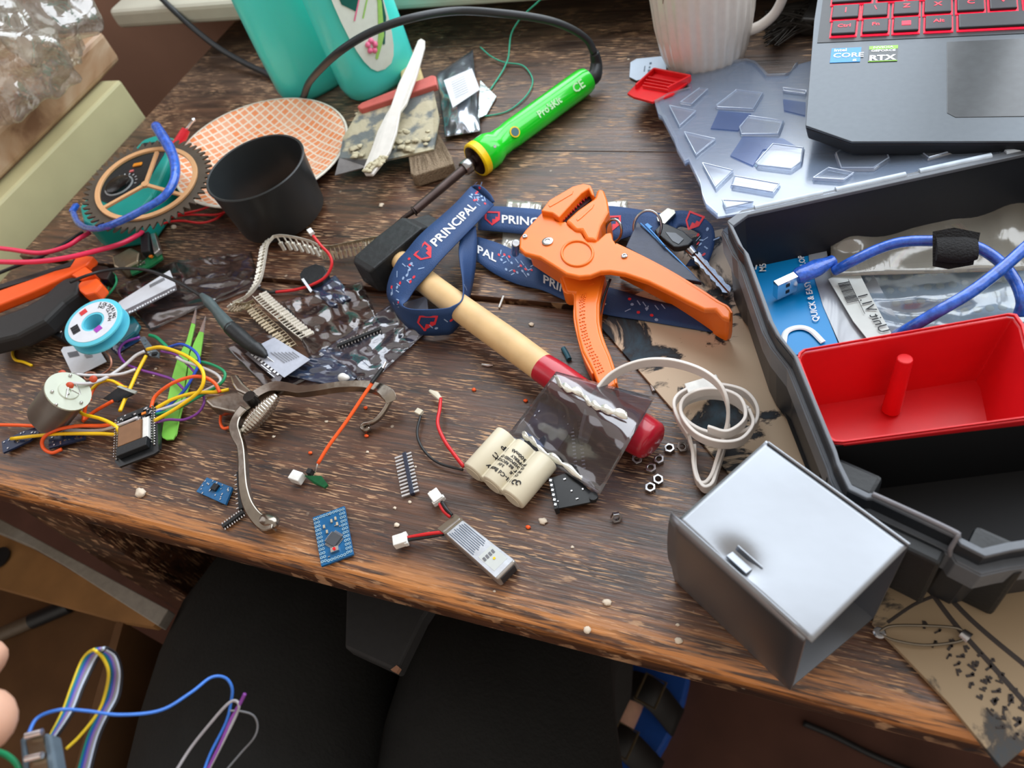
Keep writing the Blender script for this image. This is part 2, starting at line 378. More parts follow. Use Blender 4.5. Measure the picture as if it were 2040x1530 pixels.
# ---------------------------------------------------------------- things below and beside the table
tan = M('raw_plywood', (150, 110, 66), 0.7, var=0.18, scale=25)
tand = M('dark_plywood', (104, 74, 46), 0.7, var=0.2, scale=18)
d = thing('drawer', 'open wooden drawer with a pale grey rim below the left table edge', 'drawer', W(120, 1180, -330))
MB().prism(L('-40,1012 335,1214 315,1247 120,1122 60,1088 -40,1046', -200), 0.012).build('rim', M('grey_laminate', (150, 146, 138), 0.6), d, bevel=0.001)
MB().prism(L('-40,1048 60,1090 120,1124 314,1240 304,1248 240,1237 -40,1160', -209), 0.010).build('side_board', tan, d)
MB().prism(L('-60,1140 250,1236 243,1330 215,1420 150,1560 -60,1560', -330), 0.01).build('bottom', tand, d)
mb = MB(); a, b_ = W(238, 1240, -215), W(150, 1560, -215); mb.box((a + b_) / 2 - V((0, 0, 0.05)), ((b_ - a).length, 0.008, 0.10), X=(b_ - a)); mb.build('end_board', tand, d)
h_ = MB(); h_.lathe([(0.011, 0), (0.011, 0.002)], W(0, 1112, -207), n=20); h_.build('finger_hole', black_p, d)
mk = thing('marker_pen', 'black marker pen with a grey barrel lying in the wooden drawer', 'marker', W(90, 1235, -328))
a, b_ = W(62, 1238, -322), W(140, 1205, -322); MB().tube([a, a.lerp(b_, 0.97), b_], [0.0085, 0.0085, 0.007], 16).build('cap', black_p, mk, smooth=True)
MB().tube([a, a + (a - b_) * 0.8], 0.0075, 16).build('barrel', M('grey_barrel', (96, 84, 70), 0.5), mk, smooth=True)

# plastic sack on the marble ledge
def sack(name, label, c, rad, seed, sc):
    mb = MB(); mb.blob(c, rad, seed, 0.55, 26, sc, 2.2)
    for i in range(len(mb.v)):
        d_ = mb.v[i] - V(c); q = noise.noise(d_ * 38 + V((seed, 0, 0))) * 0.009 + abs(noise.noise(d_ * 60)) * 0.014; mb.v[i] = mb.v[i] + d_.normalized() * q
        if mb.v[i].z < 0.0675: mb.v[i].z = 0.0675
    return tag(mb.build(name, film('crumpled_clear_film', (236, 235, 230), 0.10, (225, 225, 220), 0.10, 70, 1.0, 1.0), smooth='all', sub=1), label, 'bag')
sack('plastic_bag', 'crumpled clear plastic bag sitting on the marble ledge, nearer of the two', W(2, 118, 108), 0.047, 3, (1.1, 0.9, 0.85))
sack('plastic_bag', 'crumpled clear plastic bag hanging over the ledge beside the wall, taller of the two', W(78, 20, 120), 0.040, 9, (0.9, 0.9, 1.2))
# ================================================================ toolbox with its lid and contents
RZ = 60
rim_px = '1452,446 1473,490 1484,503 1533,640 1549,670 1583,712 1662,905 1668,926 1692,975 1727,992 1740,992 1903,1068 1912,1082 1960,1106 2012,1094'
rim = L(rim_px, RZ); hb = W(1482, 424, RZ); hu = (W(2040, 301, RZ) - hb).normalized(); hv = V((-hu.y, hu.x, 0))
hc = hb + hu * 0.27
rimc = rim + [rim[-1] + hu * 0.13, hc - hv * 0.175, hc, hb]
grey_p = M('dark_grey_plastic', (98, 104, 112), 0.38, var=0.06, scale=300)  # rim and skirt lightened in colour for the light falling on them
slate_p = M('slate_plastic', (34, 38, 44), 0.42, var=0.06, scale=300)
tb = thing('toolbox', 'black organiser toolbox standing open with its clear lid folded back', 'toolbox', W(1800, 900, 0))
cen = sum(rimc, V((0, 0, 0))) / len(rimc)
def ringat(sc, z, src=rimc): return [V((cen.x + (p.x - cen.x) * sc, cen.y + (p.y - cen.y) * sc, z)) for p in src]
def loop(a): return a + [a[0]]
mb = MB(); mb.band(loop(ringat(0.995, 0.059)), loop(ringat(0.955, 0.005)), 0.0022, 3); mb.build('shell', slate_p, tb)
mb = MB(); mb.prism(ringat(0.955, 0.0065), 0.003); mb.build('floor_panel', M('deep_black_insert', (14, 15, 18), 0.7, var=0.1, scale=60), tb)
mb = MB(); lo, li = loop(ringat(1.012, 0.060)), loop(ringat(0.972, 0.060)); mb.band(lo, li, 0.0022, 1)
mb.build('rim', grey_p, tb, bevel=0.0005)
mb = MB(); mb.band(loop(ringat(1.045, 0.0505)), loop(ringat(1.0, 0.0505)), 0.0020, 1); mb.band(loop(ringat(1.043, 0.0505)), loop(ringat(1.030, 0.036)), 0.0016, 1); mb.build('skirt', grey_p, tb, bevel=0.0004)
MB().tube(curve(L('1728,1002,52 1741,988,61 1752,990,62 1895,1056,62 1907,1070,61 1893,1095,54 1897,1115,46'), 5), 0.0010, 8).build('latch_frame', M('grey_wire_plastic', (120, 120, 126), 0.4), tb, smooth='all')
mb = MB(); a, b_ = W(1736, 1000, 56), W(1900, 1075, 56); q = (b_ - a).normalized(); nrm = V((q.y, -q.x, 0))
if nrm.y > 0: nrm = -nrm
mb.box((a + b_) / 2 + nrm * 0.008 - V((0, 0, 0.022)), ((b_ - a).length * 0.98, 0.007, 0.040), X=q); mb.build('latch', black_p, tb, bevel=0.0015)
for (x, y, ang) in ((1690, 1000, 0), (1960, 1140, 0)):
    MB().box(W(x, y, 26), (0.020, 0.012, 0.045), X=q).build('corner_pillar', black_p, tb, bevel=0.002)
# hinge line
mb = MB()
for k in range(6):
    a = hb + hu * (0.006 + k * 0.043) + V((0, 0, 0.0005)) + hv * 0.001; b_ = a + hu * 0.036; mb.tube([a, b_], 0.0019, 10)
mb.build('hinge_rod', M('pale_hinge_plastic', (186, 200, 214), 0.2), tb, smooth=True)
# lid: a plane sloping from the hinge down to the table
lp0 = hb + V((0, 0, 0.001)); lslope = (hv * 0.195 + V((0, 0, -0.043))).normalized(); ln = hu.cross(lslope).normalized()
if ln.z < 0: ln = -ln
def LP(s): return [WP(*[float(k) for k in t.split(',')][:2], lp0, ln) for t in s.split()]
clear = film('frosted_clear_lid', (216, 224, 236), 0.26, (176, 196, 224), 0.20, 10, 0.04, 0.6)
clearr = film('frosted_clear_relief', (232, 238, 246), 0.14, (205, 218, 236), 0.14, 14, 0.05, 0.7)
lid_px = '1482,424 1430,432 1407,412 1399,392 1396,372 1372,322 1364,326 1349,300 1343,282 1319,236 1312,232 1304,205 1331,190 1374,178 1362,154 1374,144 1418,131 1486,121 1504,126 1520,141 1530,152 1570,150 1590,128 1625,118'
lid = LP(lid_px); far = lid[-1]
lidp = lid + [far + hu * 0.20, lp0 + hu * 0.265]
l_ob = MB().prism(lidp, 0.0014, up=ln).build('lid', clear, tb, bevel=0.0004)
rl = []
lw = []
for i in range(1, len(lid) - 1): lw.append(lid[i])
MB().band(lw, [p + (sum(lid, V((0, 0, 0))) / len(lid) - p).normalized() * 0.003 for p in lw], 0.004, 1).build('lid_border', clearr, tb, bevel=0.0003)
mb = MB()
for s in ('1334,215 1386,226 1354,254', '1364,268 1425,282 1387,312', '1400,330 1460,345 1426,378', '1428,214 1467,184 1519,190 1500,222 1430,218',
          '1474,258 1492,236 1560,246 1550,272 1478,272', '1506,330 1540,292 1600,300 1596,328 1576,342 1510,334', '1464,356 1552,372 1540,388 1458,374', '1356,208 1394,180 1410,182 1378,212',
          '1440,404 1500,408 1446,420', '1560,180 1606,186 1604,192 1562,186', '1666,310 1700,285 1760,290 1770,320 1740,340 1676,340', '1812,290 1880,270 1930,296 1850,320', '1620,360 1650,340 1700,350 1680,364'):
    pts = LP(s); mb.prism([p + ln * 0.0018 for p in pts], 0.0018, up=ln, taper=1.1); rl.append(pts)
mb.build('lid_relief', clearr, l_ob, bevel=0.0006)
mb = MB(); c0_ = V((0, 0, 0))
for pts in rl: mb.tube([p + ln * 0.0018 for p in pts] + [pts[0] + ln * 0.0018], 0.00045, 6)
mb.build('relief_edges', film('relief_edge_plastic', (190, 206, 228), 0.5, (200, 214, 232), 0.15, 14, 0.05, 0.8), l_ob)
mb = MB()
for s in ('1416,258 1432,222 1496,228 1470,262 1420,258', '1455,312 1480,274 1560,278 1590,296 1520,300 1500,332', '1560,200 1605,206 1604,232 1562,222', '1400,300 1440,306'):
    pts = LP(s)
    if len(pts) > 3: mb.prism([p + ln * 0.0008 for p in pts], 0.0008, up=ln)
mb.build('lid_recess', film('blue_tint_clear', (190, 206, 232), 0.14, (128, 156, 206), 0.2, 14, 0.05, 0.4), l_ob)
# red latch of the lid
redm = M('red_plastic', (214, 26, 34), 0.32, var=0.05, scale=60)
def up(p, h): return p + V((0, 0, h / 1000))
mb = MB(); mb.prism([up(p, 2) for p in LP('1250,190 1271,168 1304,149 1376,164 1340,192 1300,207 1262,197')], 0.002, up=ln)
for s in ('1304,149 1376,164', '1268,182 1304,149', '1330,188 1376,164'):
    a, b_ = LP(s); mb.box((a + b_) / 2 + V((0, 0, 0.0035)), ((b_ - a).length, 0.0018, 0.005), X=b_ - a)
for k in range(4):
    a, b_ = LP('%f,%f %f,%f' % (1290 - k * 3, 162 + k * 6, 1350 - k * 6, 174 + k * 5)); mb.box((a + b_) / 2 + V((0, 0, 0.0035)), ((b_ - a).length, 0.0012, 0.0022), X=b_ - a)
tag(mb.build('lid_latch', redm, tb, bevel=0.0005), 'red latch tab at the end of the clear lid')
# red bin
rb = thing('storage_bin', 'red plastic bin set inside the black toolbox', 'bin', W(1830, 750, 8))
rp = L('1590,716 1593,706 1602,699 1700,683 1850,657 2008,628 2022,630 2034,646', 54); c1 = rp[-1]
back = L('1600,700 2010,628', 54); bw = back[1] - back[0]
fr = L('1650,872 1662,881 1680,882 2040,818', 54)
rp = L('1590,716 1593,706 1602,699', 54) + L('2008,628 2022,630 2036,650', 54) + [fr[3] + (fr[3] - fr[2]) * 0.10, fr[3] + (fr[3] - fr[2]) * 0.04 - hv * 0.004] + [fr[2], fr[1], fr[0]]
bc = sum(rp, V((0, 0, 0))) / len(rp)
def rbz(sc, z): return [V((bc.x + (p.x - bc.x) * sc, bc.y + (p.y - bc.y) * sc, z)) for p in rp]
mb = MB(); mb.band(loop(rbz(0.99, 0.053)), loop(rbz(0.84, 0.012)), 0.0014, 4); mb.prism(rbz(0.84, 0.013), 0.0015)
a = W(1800, 716, 46); mb.tube([V((a.x, a.y, 0.048)) - hv * 0.001, V((a.x, a.y, 0.014)) - hv * 0.006 - hu * 0.003], [0.0035, 0.0045], 12)
mb.build('tub', redm, rb, smooth=True, bevel=0.0004)
MB().band(loop(rbz(1.012, 0.0545)), loop(rbz(0.985, 0.0545)), 0.0016, 1).build('rim', redm, rb, bevel=0.0006, seg=3)
fd = (fr[3] - fr[0]).normalized(); fn_ = V((fd.y, -fd.x, 0)); fn_ = fn_ if fn_.y < 0 else -fn_
blackb = M('deep_black_insert', (14, 15, 18), 0.7, var=0.1, scale=60)
a = fr[0] + fn_ * 0.003 - fd * 0.002; b_ = fr[3] + fd * 0.05 + fn_ * 0.003
MB().box((a + b_) / 2 - V((0, 0, 0.0265)), ((b_ - a).length, 0.0016, 0.050), X=fd).build('front_insert', blackb, tb)
MB().prism([V((cen.x + (p.x - cen.x) * 0.94, cen.y + (p.y - cen.y) * 0.94, 0.0085)) for p in rim[4:]] + [b_ * 1 - V((0, 0, b_.z - 0.0085)), a - V((0, 0, a.z - 0.0085))], 0.0012).build('insert_floor', blackb, tb)
# contents of the rear compartment
bluec = M('cyan_blue_card', (0, 132, 200), 0.35, var=0.04, scale=20)
pk = thing('product_packet', 'clear zip packet with a bright blue printed card, nearest the toolbox corner', 'packet', W(1560, 600, 12))
cd_px = L('1478,492 1530,472 1606,458 1612,520 1626,560 1640,610 1672,690 1560,712 1540,700 1500,600', 22)
MB().prism(cd_px, 0.0012).build('printed_card', bluec, pk)
MB().prism(L('1606,456 1640,450 1650,520 1700,600 1740,680 1676,692 1640,610 1612,520', 22.5), 0.001).build('zip_margin', film('milky_zip_film', (200, 206, 214), 0.55, (190, 198, 208), 0.2, 30, 0.5), pk)
dX = (W(1521, 492, 23) - W(1521, 540, 23)); dY = (W(1490, 520, 23) - W(1530, 512, 23))
text('M5STACK', 0.0052, W(1526, 541, 23), dX, dY, white_ink, pk, 0.0001)
text('QUICK & EASY DEVELOPMENT', 0.0046, W(1632, 640, 23), W(1594, 480, 23) - W(1632, 640, 23), dY, white_ink, pk, 0.0001)
mb = MB(); mb.tube(curve(L('1560,690,23 1566,662,23 1590,652,23 1615,658,23 1640,682,23'), 6), 0.0016, 6, flat=0.3); mb.build('ring_print', white_ink, pk); mb = MB(); mb.tube(L('1488,505,23 1500,504,23 1509,520,23 1505,537,23'), 0.0005, 6, flat=0.4); mb.build('logo', white_ink, pk)
lb = thing('labelled_packet', 'clear packet with a long white barcode label under the blue cable plug', 'packet', W(1730, 600, 12))
MB().prism(L('1640,540 1720,510 1790,640 1800,668 1720,684', 18), 0.001).build('film', film('milky_zip_film', (200, 206, 214), 0.55), lb)
MB().prism(L('1650,556 1705,530 1735,590 1776,664 1735,684 1700,640', 25), 0.0006).build('sticker', M('grey_white_label', (196, 202, 200), 0.5, var=0.03), lb)
bx, by = (W(1706, 612, 26) - W(1684, 566, 26)).normalized(), (W(1700, 580, 26) - W(1680, 590, 26)).normalized()
mb = MB()
for k in range(16):
    c = W(1672, 566, 26) + bx * (0.0006 + k * 0.00095) + by * 0.0026; mb.box(c, (random.choice((0.0003, 0.0006)), 0.006, 0.0002), X=bx)
mb.box(W(1706, 590, 26), (0.026, 0.0002, 0.0002), X=bx); mb.build('barcode', ink, lb)
text('Unit V1.1', 0.0075, W(1754, 664, 26), W(1722, 612, 26) - W(1754, 664, 26), W(1740, 640, 26) - W(1728, 646, 26), ink, lb)
# LED strip bag
bg = thing('strip_light_bag', 'clear bag holding coiled white light strips with small yellow diodes', 'bag', W(1900, 600, 8))
pc = M('milky_blue_plastic', (168, 186, 200), 0.35, var=0.12, scale=60)
mb = MB(); mb.sheet(lambda u, v: W(1720 + u * 330 + v * 36, 540 + v * 125 - u * 30, 12 + 4 * math.sin(v * 14) * 0.3 + 2 * noise.noise(V((u * 4, v * 4, 1)))), 20, 14, 0.001); mb.build('strip_coil', pc, bg, smooth='all')
mb = MB()
for r in range(5):
    for k in range(12):
        mb.blob(W(1736 + k * 25 + r * 12, 555 + r * 26 - k * 2.3, 15), 0.0022, 1, 0.05, 6, (1, 1, 0.5))
tag(mb.build('diode', M('pale_yellow_diode', (224, 218, 180), 0.4), bg, smooth='all'), kind='stuff')
mb = MB(); mb.sheet(lambda u, v: W(1712 + u * 345 + v * 36, 534 + v * 140 - u * 30, 19 + 4 * noise.noise(V((u * 5, v * 5, 7)))), 24, 16, 0.0003); mb.build('hazy_film', film('hazy_film', (228, 234, 240), 0.24, (186, 202, 216), 0.16, 30, 0.4), bg, smooth='all')
sk = film('bag_skin', (214, 212, 206), 0.30, (196, 192, 180), 0.16, 30, 0.9)
mb = MB(); mb.sheet(lambda u, v: W(1655 + u * 400, 440 - u * 72 + v * (110 + u * 60), 26 + 5 * noise.noise(V((u * 5, v * 3, 4)))), 30, 12, 0.0004); mb.build('film', sk, bg, smooth='all')
rcol = [(150, 70, 40), (200, 40, 40), (226, 120, 40), (220, 190, 60), (120, 90, 80), (150, 140, 140)]
fl = thing('flat_cable', 'rainbow flat cable looped in the toolbox under the blue cable', 'cable', W(1840, 460, 18))
for k in range(6):
    pts = [(1790 - k * 5, 530), (1815 - k * 3, 490), (1838 - k * 2, 450 + k * 2), (1880, 435 + k * 3), (1920 - k * 2, 452 + k * 3), (1945 - k * 3, 500)]
    MB().tube(curve([W(x, y, 22) for x, y in pts], 6), 0.0007, 6).build('strand', M('strand_%s' % ('brown red orange yellow umber grey'.split()[k]), rcol[k], 0.5), fl, smooth='all')
# blue usb cable in the box
usb_b = M('translucent_blue_pvc', (48, 96, 196), 0.22, var=0.35, scale=300, coat=0.5, bump=0.2)
uc = thing('usb_cable', 'translucent blue USB cable with a metal plug lying across the toolbox', 'cable', W(1800, 560, 20))
MB().tube(curve(L('1662,540,32 1700,520,40 1750,496,44 1800,482,48 1862,480,50 1900,484,50 1945,492,50 1990,520,46 2022,560,42 2036,600,38 2030,628,32'), 8), 0.0028, 12).build('cord', usb_b, uc, smooth='all')
MB().tube(curve(L('2070,470,60 2040,496,58 1990,540,56 1930,585,54 1870,620,50 1810,655,40 1786,668,30'), 8), 0.0029, 12).build('cord', usb_b, uc, smooth='all')
X = (W(1540, 572, 34) - W(1590, 549, 34)); c = W(1565, 562, 34)
pg = MB().box(c - V((0, 0, 0.003)), (0.0125, 0.0045, 0.0115), X=X).build('plug', M('bright_plug_steel', (230, 232, 236), 0.15, 0.9), uc, bevel=0.0003)
Yp = V((0, 0, 1)).cross(X).normalized(); Yp = Yp if Yp.y < 0 else -Yp
for kk in (-1, 1): MB().box(c + Yp * 0.0023 + V((0, 0, -0.003 + kk * 0.0024)), (0.0022, 0.0003, 0.0022), X=X).build('plug_hole', black_p, pg)
mb = MB(); X.normalize(); e = c - X * 0.006; mb.tube([e, e - X * 0.003, e - X * 0.014, e - X * 0.019, e - X * 0.024], [0.004, 0.0052, 0.0052, 0.0038, 0.0032], 14, flat=0.8, up=V((0, 0, 1))); mb.build('plug_body', usb_b, uc, smooth=True, bevel=0.0005)
mb = MB(); a, b_ = W(1864, 496, 52), W(1946, 496, 52); mb.tube([a, a.lerp(b_, .3), a.lerp(b_, .7), b_], [0.0075, 0.0085, 0.0085, 0.0065], 16, flat=0.55, up=V((0, 0, 1)))
mb.band([W(1858, 462, 56), W(1900, 454, 58), W(1952, 464, 56)], [W(1858, 530, 46), W(1890, 536, 46), W(1938, 528, 46)], 0.0016, 5); mb.build('hook_and_loop_tie', M('black_velcro', (22, 22, 24), 0.9, bump=0.6, scale=900), uc, smooth=True)

# ================================================================ laptop
LZ = 68
O_ = W(1605, 250, LZ); lu = (W(2036, 283, LZ) - O_); lu = (W(2036, 281, LZ) - W(1697, 282, LZ)).normalized(); lv = V((-lu.y, lu.x, 0))
def loc(x, y): d_ = W(x, y, LZ) - O_; return d_.dot(lu), d_.dot(lv)
def LW(a, b_, z=0): return O_ + lu * a + lv * b_ + V((0, 0, z))
lt = thing('laptop', 'dark grey laptop with red backlit keys resting on the clear lid', 'laptop', LW(0.18, 0.12, -0.02))
chx, chy = loc(1697, 282)
lgrey = M('anodised_dark_grey', (84, 90, 96), 0.36, 0.55, 0.04, 300)
lside = M('dark_chassis', (24, 27, 32), 0.4)
dk = [LW(0, 0), LW(chx, chy), LW(0.36, chy), LW(0.36, 0.245), LW(loc(1627, 0)[0], 0.245), LW(loc(1622, 40)[0], loc(1622, 40)[1])]
MB().prism(dk, 0.0015).build('palm_rest', lgrey, lt, bevel=0.0004)
MB().prism([p - V((0, 0, 0.0016)) for p in dk], 0.0085, taper=0.985).build('chassis', lside, lt, bevel=0.001)
kx0, ky0 = loc(1628, 86); 
MB().prism([LW(kx0, ky0, .0003), LW(0.345, ky0, .0003), LW(0.345, 0.235, .0003), LW(kx0 - 0.002, 0.235, .0003)], 0.0006).build('keyboard_well', M('key_well', (34, 38, 44), 0.4), lt)
tx, ty = loc(1886, 84); t2x, t2y = loc(1912, 234)
MB().prism([LW(tx, ty, .0003), LW(tx + 0.11, ty, .0003), LW(tx + 0.11, t2y, .0003), LW(tx + 0.004, t2y, .0003), LW(tx, t2y + 0.004, .0003)], 0.0004).build('touchpad', M('touchpad_glass', (66, 70, 74), 0.22), lt, bevel=0.0002)
keym = M('key_cap', (30, 32, 40), 0.45); glow = M('red_key_backlight', (255, 24, 52), 0.5, var=0.0, emit=1.6); glowd = M('red_key_legend', (235, 50, 70), 0.5, var=0.0, emit=0.5)
rows = [(58, [(1657, 1705, 'Ctrl'), (1718, 1769, 'Fn'), (1779, 1829, '#'), (1842, 1895, 'Alt'), (1908, 2150, '')]),
        (26, [(1658, 1711, '|'), (1718, 1768, '\\'), (1779, 1830, 'Z'), (1840, 1894, 'X'), (1905, 1960, 'C'), (1970, 2025, 'V'), (2040, 2095, 'B')]),
        (-5, [(1659, 1737, 'Caps'), (1748, 1800, 'A'), (1808, 1860, 'S'), (1872, 1922, 'D'), (1932, 1990, 'F'), (2000, 2055, 'G')]),
        (-36, [(1661, 1720, 'Tab'), (1730, 1780, 'Q'), (1792, 1845, 'W'), (1856, 1905, 'E'), (1918, 1975, 'R'), (1986, 2040, 'T')])]
KY = [loc(1740, 58)[1] + i * 0.0187 for i in range(4)]
for (yc, ks), ky in zip(rows, KY):
    for (xa, xb, s) in ks:
        a = loc(xa, yc)[0]; b_ = loc(xb, yc)[0]; wd = b_ - a; cx_ = (a + b_) / 2
        k = MB().box(LW(cx_, ky, 0.0018), (wd, 0.0150, 0.0022), X=lu).build('key', keym, lt, bevel=0.0008)
        MB().box(LW(cx_ + 0.0001, ky, 0.0006), (wd + 0.0016, 0.0168, 0.0005), X=lu).build('backlight', glow, k)
        if s == '#': MB().box(LW(cx_, ky, 0.0030), (0.0050, 0.0045, 0.0002), X=lu).build('legend', glow, k)
        elif s: text(s, 0.0062 if len(s) == 1 else 0.0048, LW(cx_, ky - 0.0008, 0.00295), lu, lv, glowd, k, 0.0001, True, 'legend')
def stick(name, lab, x0, y0, x1, y1, mt):
    a, b_ = loc(x0, y1), loc(x1, y0); ob = thing('sticker', lab, 'sticker', LW((a[0] + b_[0]) / 2, (a[1] + b_[1]) / 2))
    return a, b_
pa, pb = loc(1653, 126), loc(1716, 95)
st1 = MB().box(LW((pa[0] + pb[0]) / 2, (pa[1] + pb[1]) / 2, 0.0002), (pb[0] - pa[0], pb[1] - pa[1], 0.0003), X=lu).build('processor_sticker', M('sticker_blue', (0, 128, 205), 0.3, var=0.02), lt)
text('intel', 0.0042, LW(pa[0] + 0.0015, pb[1] - 0.0038, 0.0004), lu, lv, white_ink, st1, 0.0001)
text('CORE', 0.0066, LW(pa[0] + 0.0013, (pa[1] + pb[1]) / 2 - 0.0026, 0.0004), lu, lv, white_ink, st1, 0.0001)
text('i5', 0.0032, LW(pb[0] - 0.0042, pa[1] + 0.0006, 0.0004), lu, lv, white_ink, st1, 0.0001)
qa, qb = loc(1729, 124), loc(1789, 91)
st2 = MB().box(LW((qa[0] + qb[0]) / 2, (qa[1] + qb[1]) / 2, 0.0002), (qb[0] - qa[0], qb[1] - qa[1], 0.0003), X=lu).build('graphics_sticker', M('sticker_dark', (56, 62, 66), 0.3, var=0.02), lt)
MB().box(LW((qa[0] + qb[0]) / 2, qb[1] - 0.0018, 0.0003), (qb[0] - qa[0], 0.0036, 0.0003), X=lu).build('green_band', M('sticker_green', (118, 185, 0), 0.3, var=0.02), st2)
MB().box(LW((qa[0] + qb[0]) / 2, qa[1] + 0.0002, 0.0003), (qb[0] - qa[0], 0.0006, 0.0003), X=lu).build('green_line', M('sticker_green', (118, 185, 0), 0.3), st2)
text('NVIDIA', 0.0034, LW((qa[0] + qb[0]) / 2, qb[1] - 0.0030, 0.0005), lu, lv, white_ink, st2, 0.0, True)
text('GEFORCE', 0.0031, LW((qa[0] + qb[0]) / 2, qb[1] - 0.0062, 0.0004), lu, lv, white_ink, st2, 0.0001, True)
text('RTX', 0.0074, LW((qa[0] + qb[0]) / 2, qa[1] + 0.0012, 0.0004), lu, lv, white_ink, st2, 0.0003, True)

# ================================================================ mug, tea tag
mg = thing('mug', 'white ribbed ceramic mug standing at the back next to the laptop', 'mug', (-0.112, 0.572, 0))
cer = M('white_ceramic', (224, 218, 212), 0.25, var=0.03, coat=0.3)
fl_ = lambda an, z: 1 + (0.020 * math.cos(an * 28) if 0.004 < z < 0.092 else 0)
pr = [(0.024, 0.0), (0.0265, 0.001), (0.0295, 0.006), (0.0335, 0.018), (0.037, 0.04), (0.039, 0.07), (0.040, 0.094), (0.0385, 0.095), (0.037, 0.09), (0.035, 0.04), (0.028, 0.008), (0.0, 0.006)]
MB().lathe(pr, (-0.112, 0.572, 0), n=136, fn=fl_).build('cup', cer, mg, smooth='all')
hX = V((0.85, 0.05, 0)).normalized()
MB().tube(curve([V((-0.112, 0.572, z)) + hX * r for r, z in ((0.036, 0.080), (0.048, 0.083), (0.056, 0.074), (0.058, 0.056), (0.053, 0.040), (0.043, 0.030), (0.033, 0.026))], 6), 0.0052, 14, flat=0.7).build('handle', cer, mg, smooth='all')
tg = thing('tea_tag', 'small octagonal pale blue tea bag tag lying beside the mug', 'tag', W(1290, 135, 0))
MB().prism(L('1256,124 1268,117 1318,112 1327,119 1327,140 1314,150 1268,160 1254,153', 2), 0.0006).build('card', M('pale_blue_card', (192, 208, 226), 0.6, var=0.02), tg)
mb = MB()
for (x, y, a_, b2) in ((1296, 126, .0028, .0018), (1294, 134, .0026, .0012), (1293, 141, .0034, .0020), (1284, 137, .0080, .0008)): mb.box(W(x, y, 2.2), (a_, b2, .0002), X=W(1293, 122, 2) - W(1290, 146, 2))
mb.build('faded_print', M('slate_ink', (92, 110, 128), .6), tg)
wire('string', None, L('1325,124,2 1326,90,18 1322,40,50 1321,-5,75 1324,-40,96'), 0.0005, M('string', (170, 165, 150), 0.8), parent=tg)
# ================================================================ sheet metal box
mx = thing('metal_box', 'open-ended rectangular box folded from bare sheet aluminium', 'box', W(1570, 1250, 0))
def brushed():
    m, nt, b = nodes('bare_aluminium'); N = nt.nodes; K = nt.links
    tc = N.new('ShaderNodeTexCoord'); n1 = N.new('ShaderNodeTexNoise'); n1.inputs['Scale'].default_value = 22; n1.inputs['Detail'].default_value = 6; K.new(tc.outputs['Object'], n1.inputs['Vector'])
    r = N.new('ShaderNodeMapRange'); r.inputs[3].default_value = 0.34; r.inputs[4].default_value = 0.50; K.new(n1.outputs['Fac'], r.inputs[0]); K.new(r.outputs[0], b.inputs['Roughness'])
    b.inputs['Base Color'].default_value = lin((150, 154, 160)); b.inputs['Metallic'].default_value = 1.0
    bp = N.new('ShaderNodeBump'); bp.inputs['Strength'].default_value = 0.15; bp.inputs['Distance'].default_value = 0.002; K.new(n1.outputs['Fac'], bp.inputs['Height']); K.new(bp.outputs[0], b.inputs['Normal']); return m
alu = brushed()
TZ = 62
tL, tB, tR, tF = W(1350, 1036, TZ), W(1525, 879, TZ), W(1811, 1086, TZ), W(1617, 1280, TZ)
bL, bF, bR = W(1344, 1152, 0.5), W(1574, 1371, 0.5), W(1741, 1231, 0.5)
bB = bL + (bR - bF) 
th = 0.0009
def plate(a, b_, c, d_, nrm): return MB().prism([a, b_, c, d_], th, up=nrm)
mb = MB()
def topf(u, v):
    p = (tL.lerp(tF, u)).lerp(tB.lerp(tR, u), v); dd = math.hypot((u - 0.40) * 1.0, (v - 0.06) * 1.0); p = p + V((0, 0, -0.0035 * math.exp(-(dd / 0.11) ** 2) - 0.0008 * math.sin(u * 3.14) * math.sin(v * 3.14))); return p
mb.sheet(topf, 30, 24, th); mb.build('top_panel', alu, mx, smooth='all')
tl2, tf2 = W(1338, 1024, TZ + 1), W(1604, 1262, TZ + 1)
mb = MB(); mb.sheet(lambda u, v: (tl2.lerp(tf2, u)).lerp(bL.lerp(bF, u), v) + (bR - bF).normalized() * (-0.0022 * math.sin(v * 3.14) * (1 - u)), 12, 8, 0.0002)
so = mb.build('side_panel', alu, mx, smooth='all'); sm = so.modifiers.new('thick', 'SOLIDIFY'); sm.thickness = 0.0009
for nm, a, b_, c, d_ in (('bottom_panel', bL, bF, bR, bB), ('back_panel', tB, tR, bR, bB)):
    o = MB().add([a, b_, c, d_], [(0, 1, 2, 3)]).build(nm, alu, mx); sm = o.modifiers.new('thick', 'SOLIDIFY'); sm.thickness = 0.0009; sm.offset = 0
mb = MB(); mb.box(W(1472, 1122, TZ - 1.0), (0.0100, 0.0035, 0.0012), X=(tF - tL), Z=(0.25, 0.3, 1)); mb.box(W(1492, 1112, TZ - 1.0), (0.0125, 0.0006, 0.0025), X=(tF - tL), Z=(0.4, 0.4, 1)); mb.build('torn_tab', alu, mx)
mb = MB(); mb.tube([tB.lerp(tR, .02) + V((0, 0, .0003)), tR + V((0, 0, .0003))], 0.0007, 8); mb.build('folded_lip', alu, mx, smooth=True)

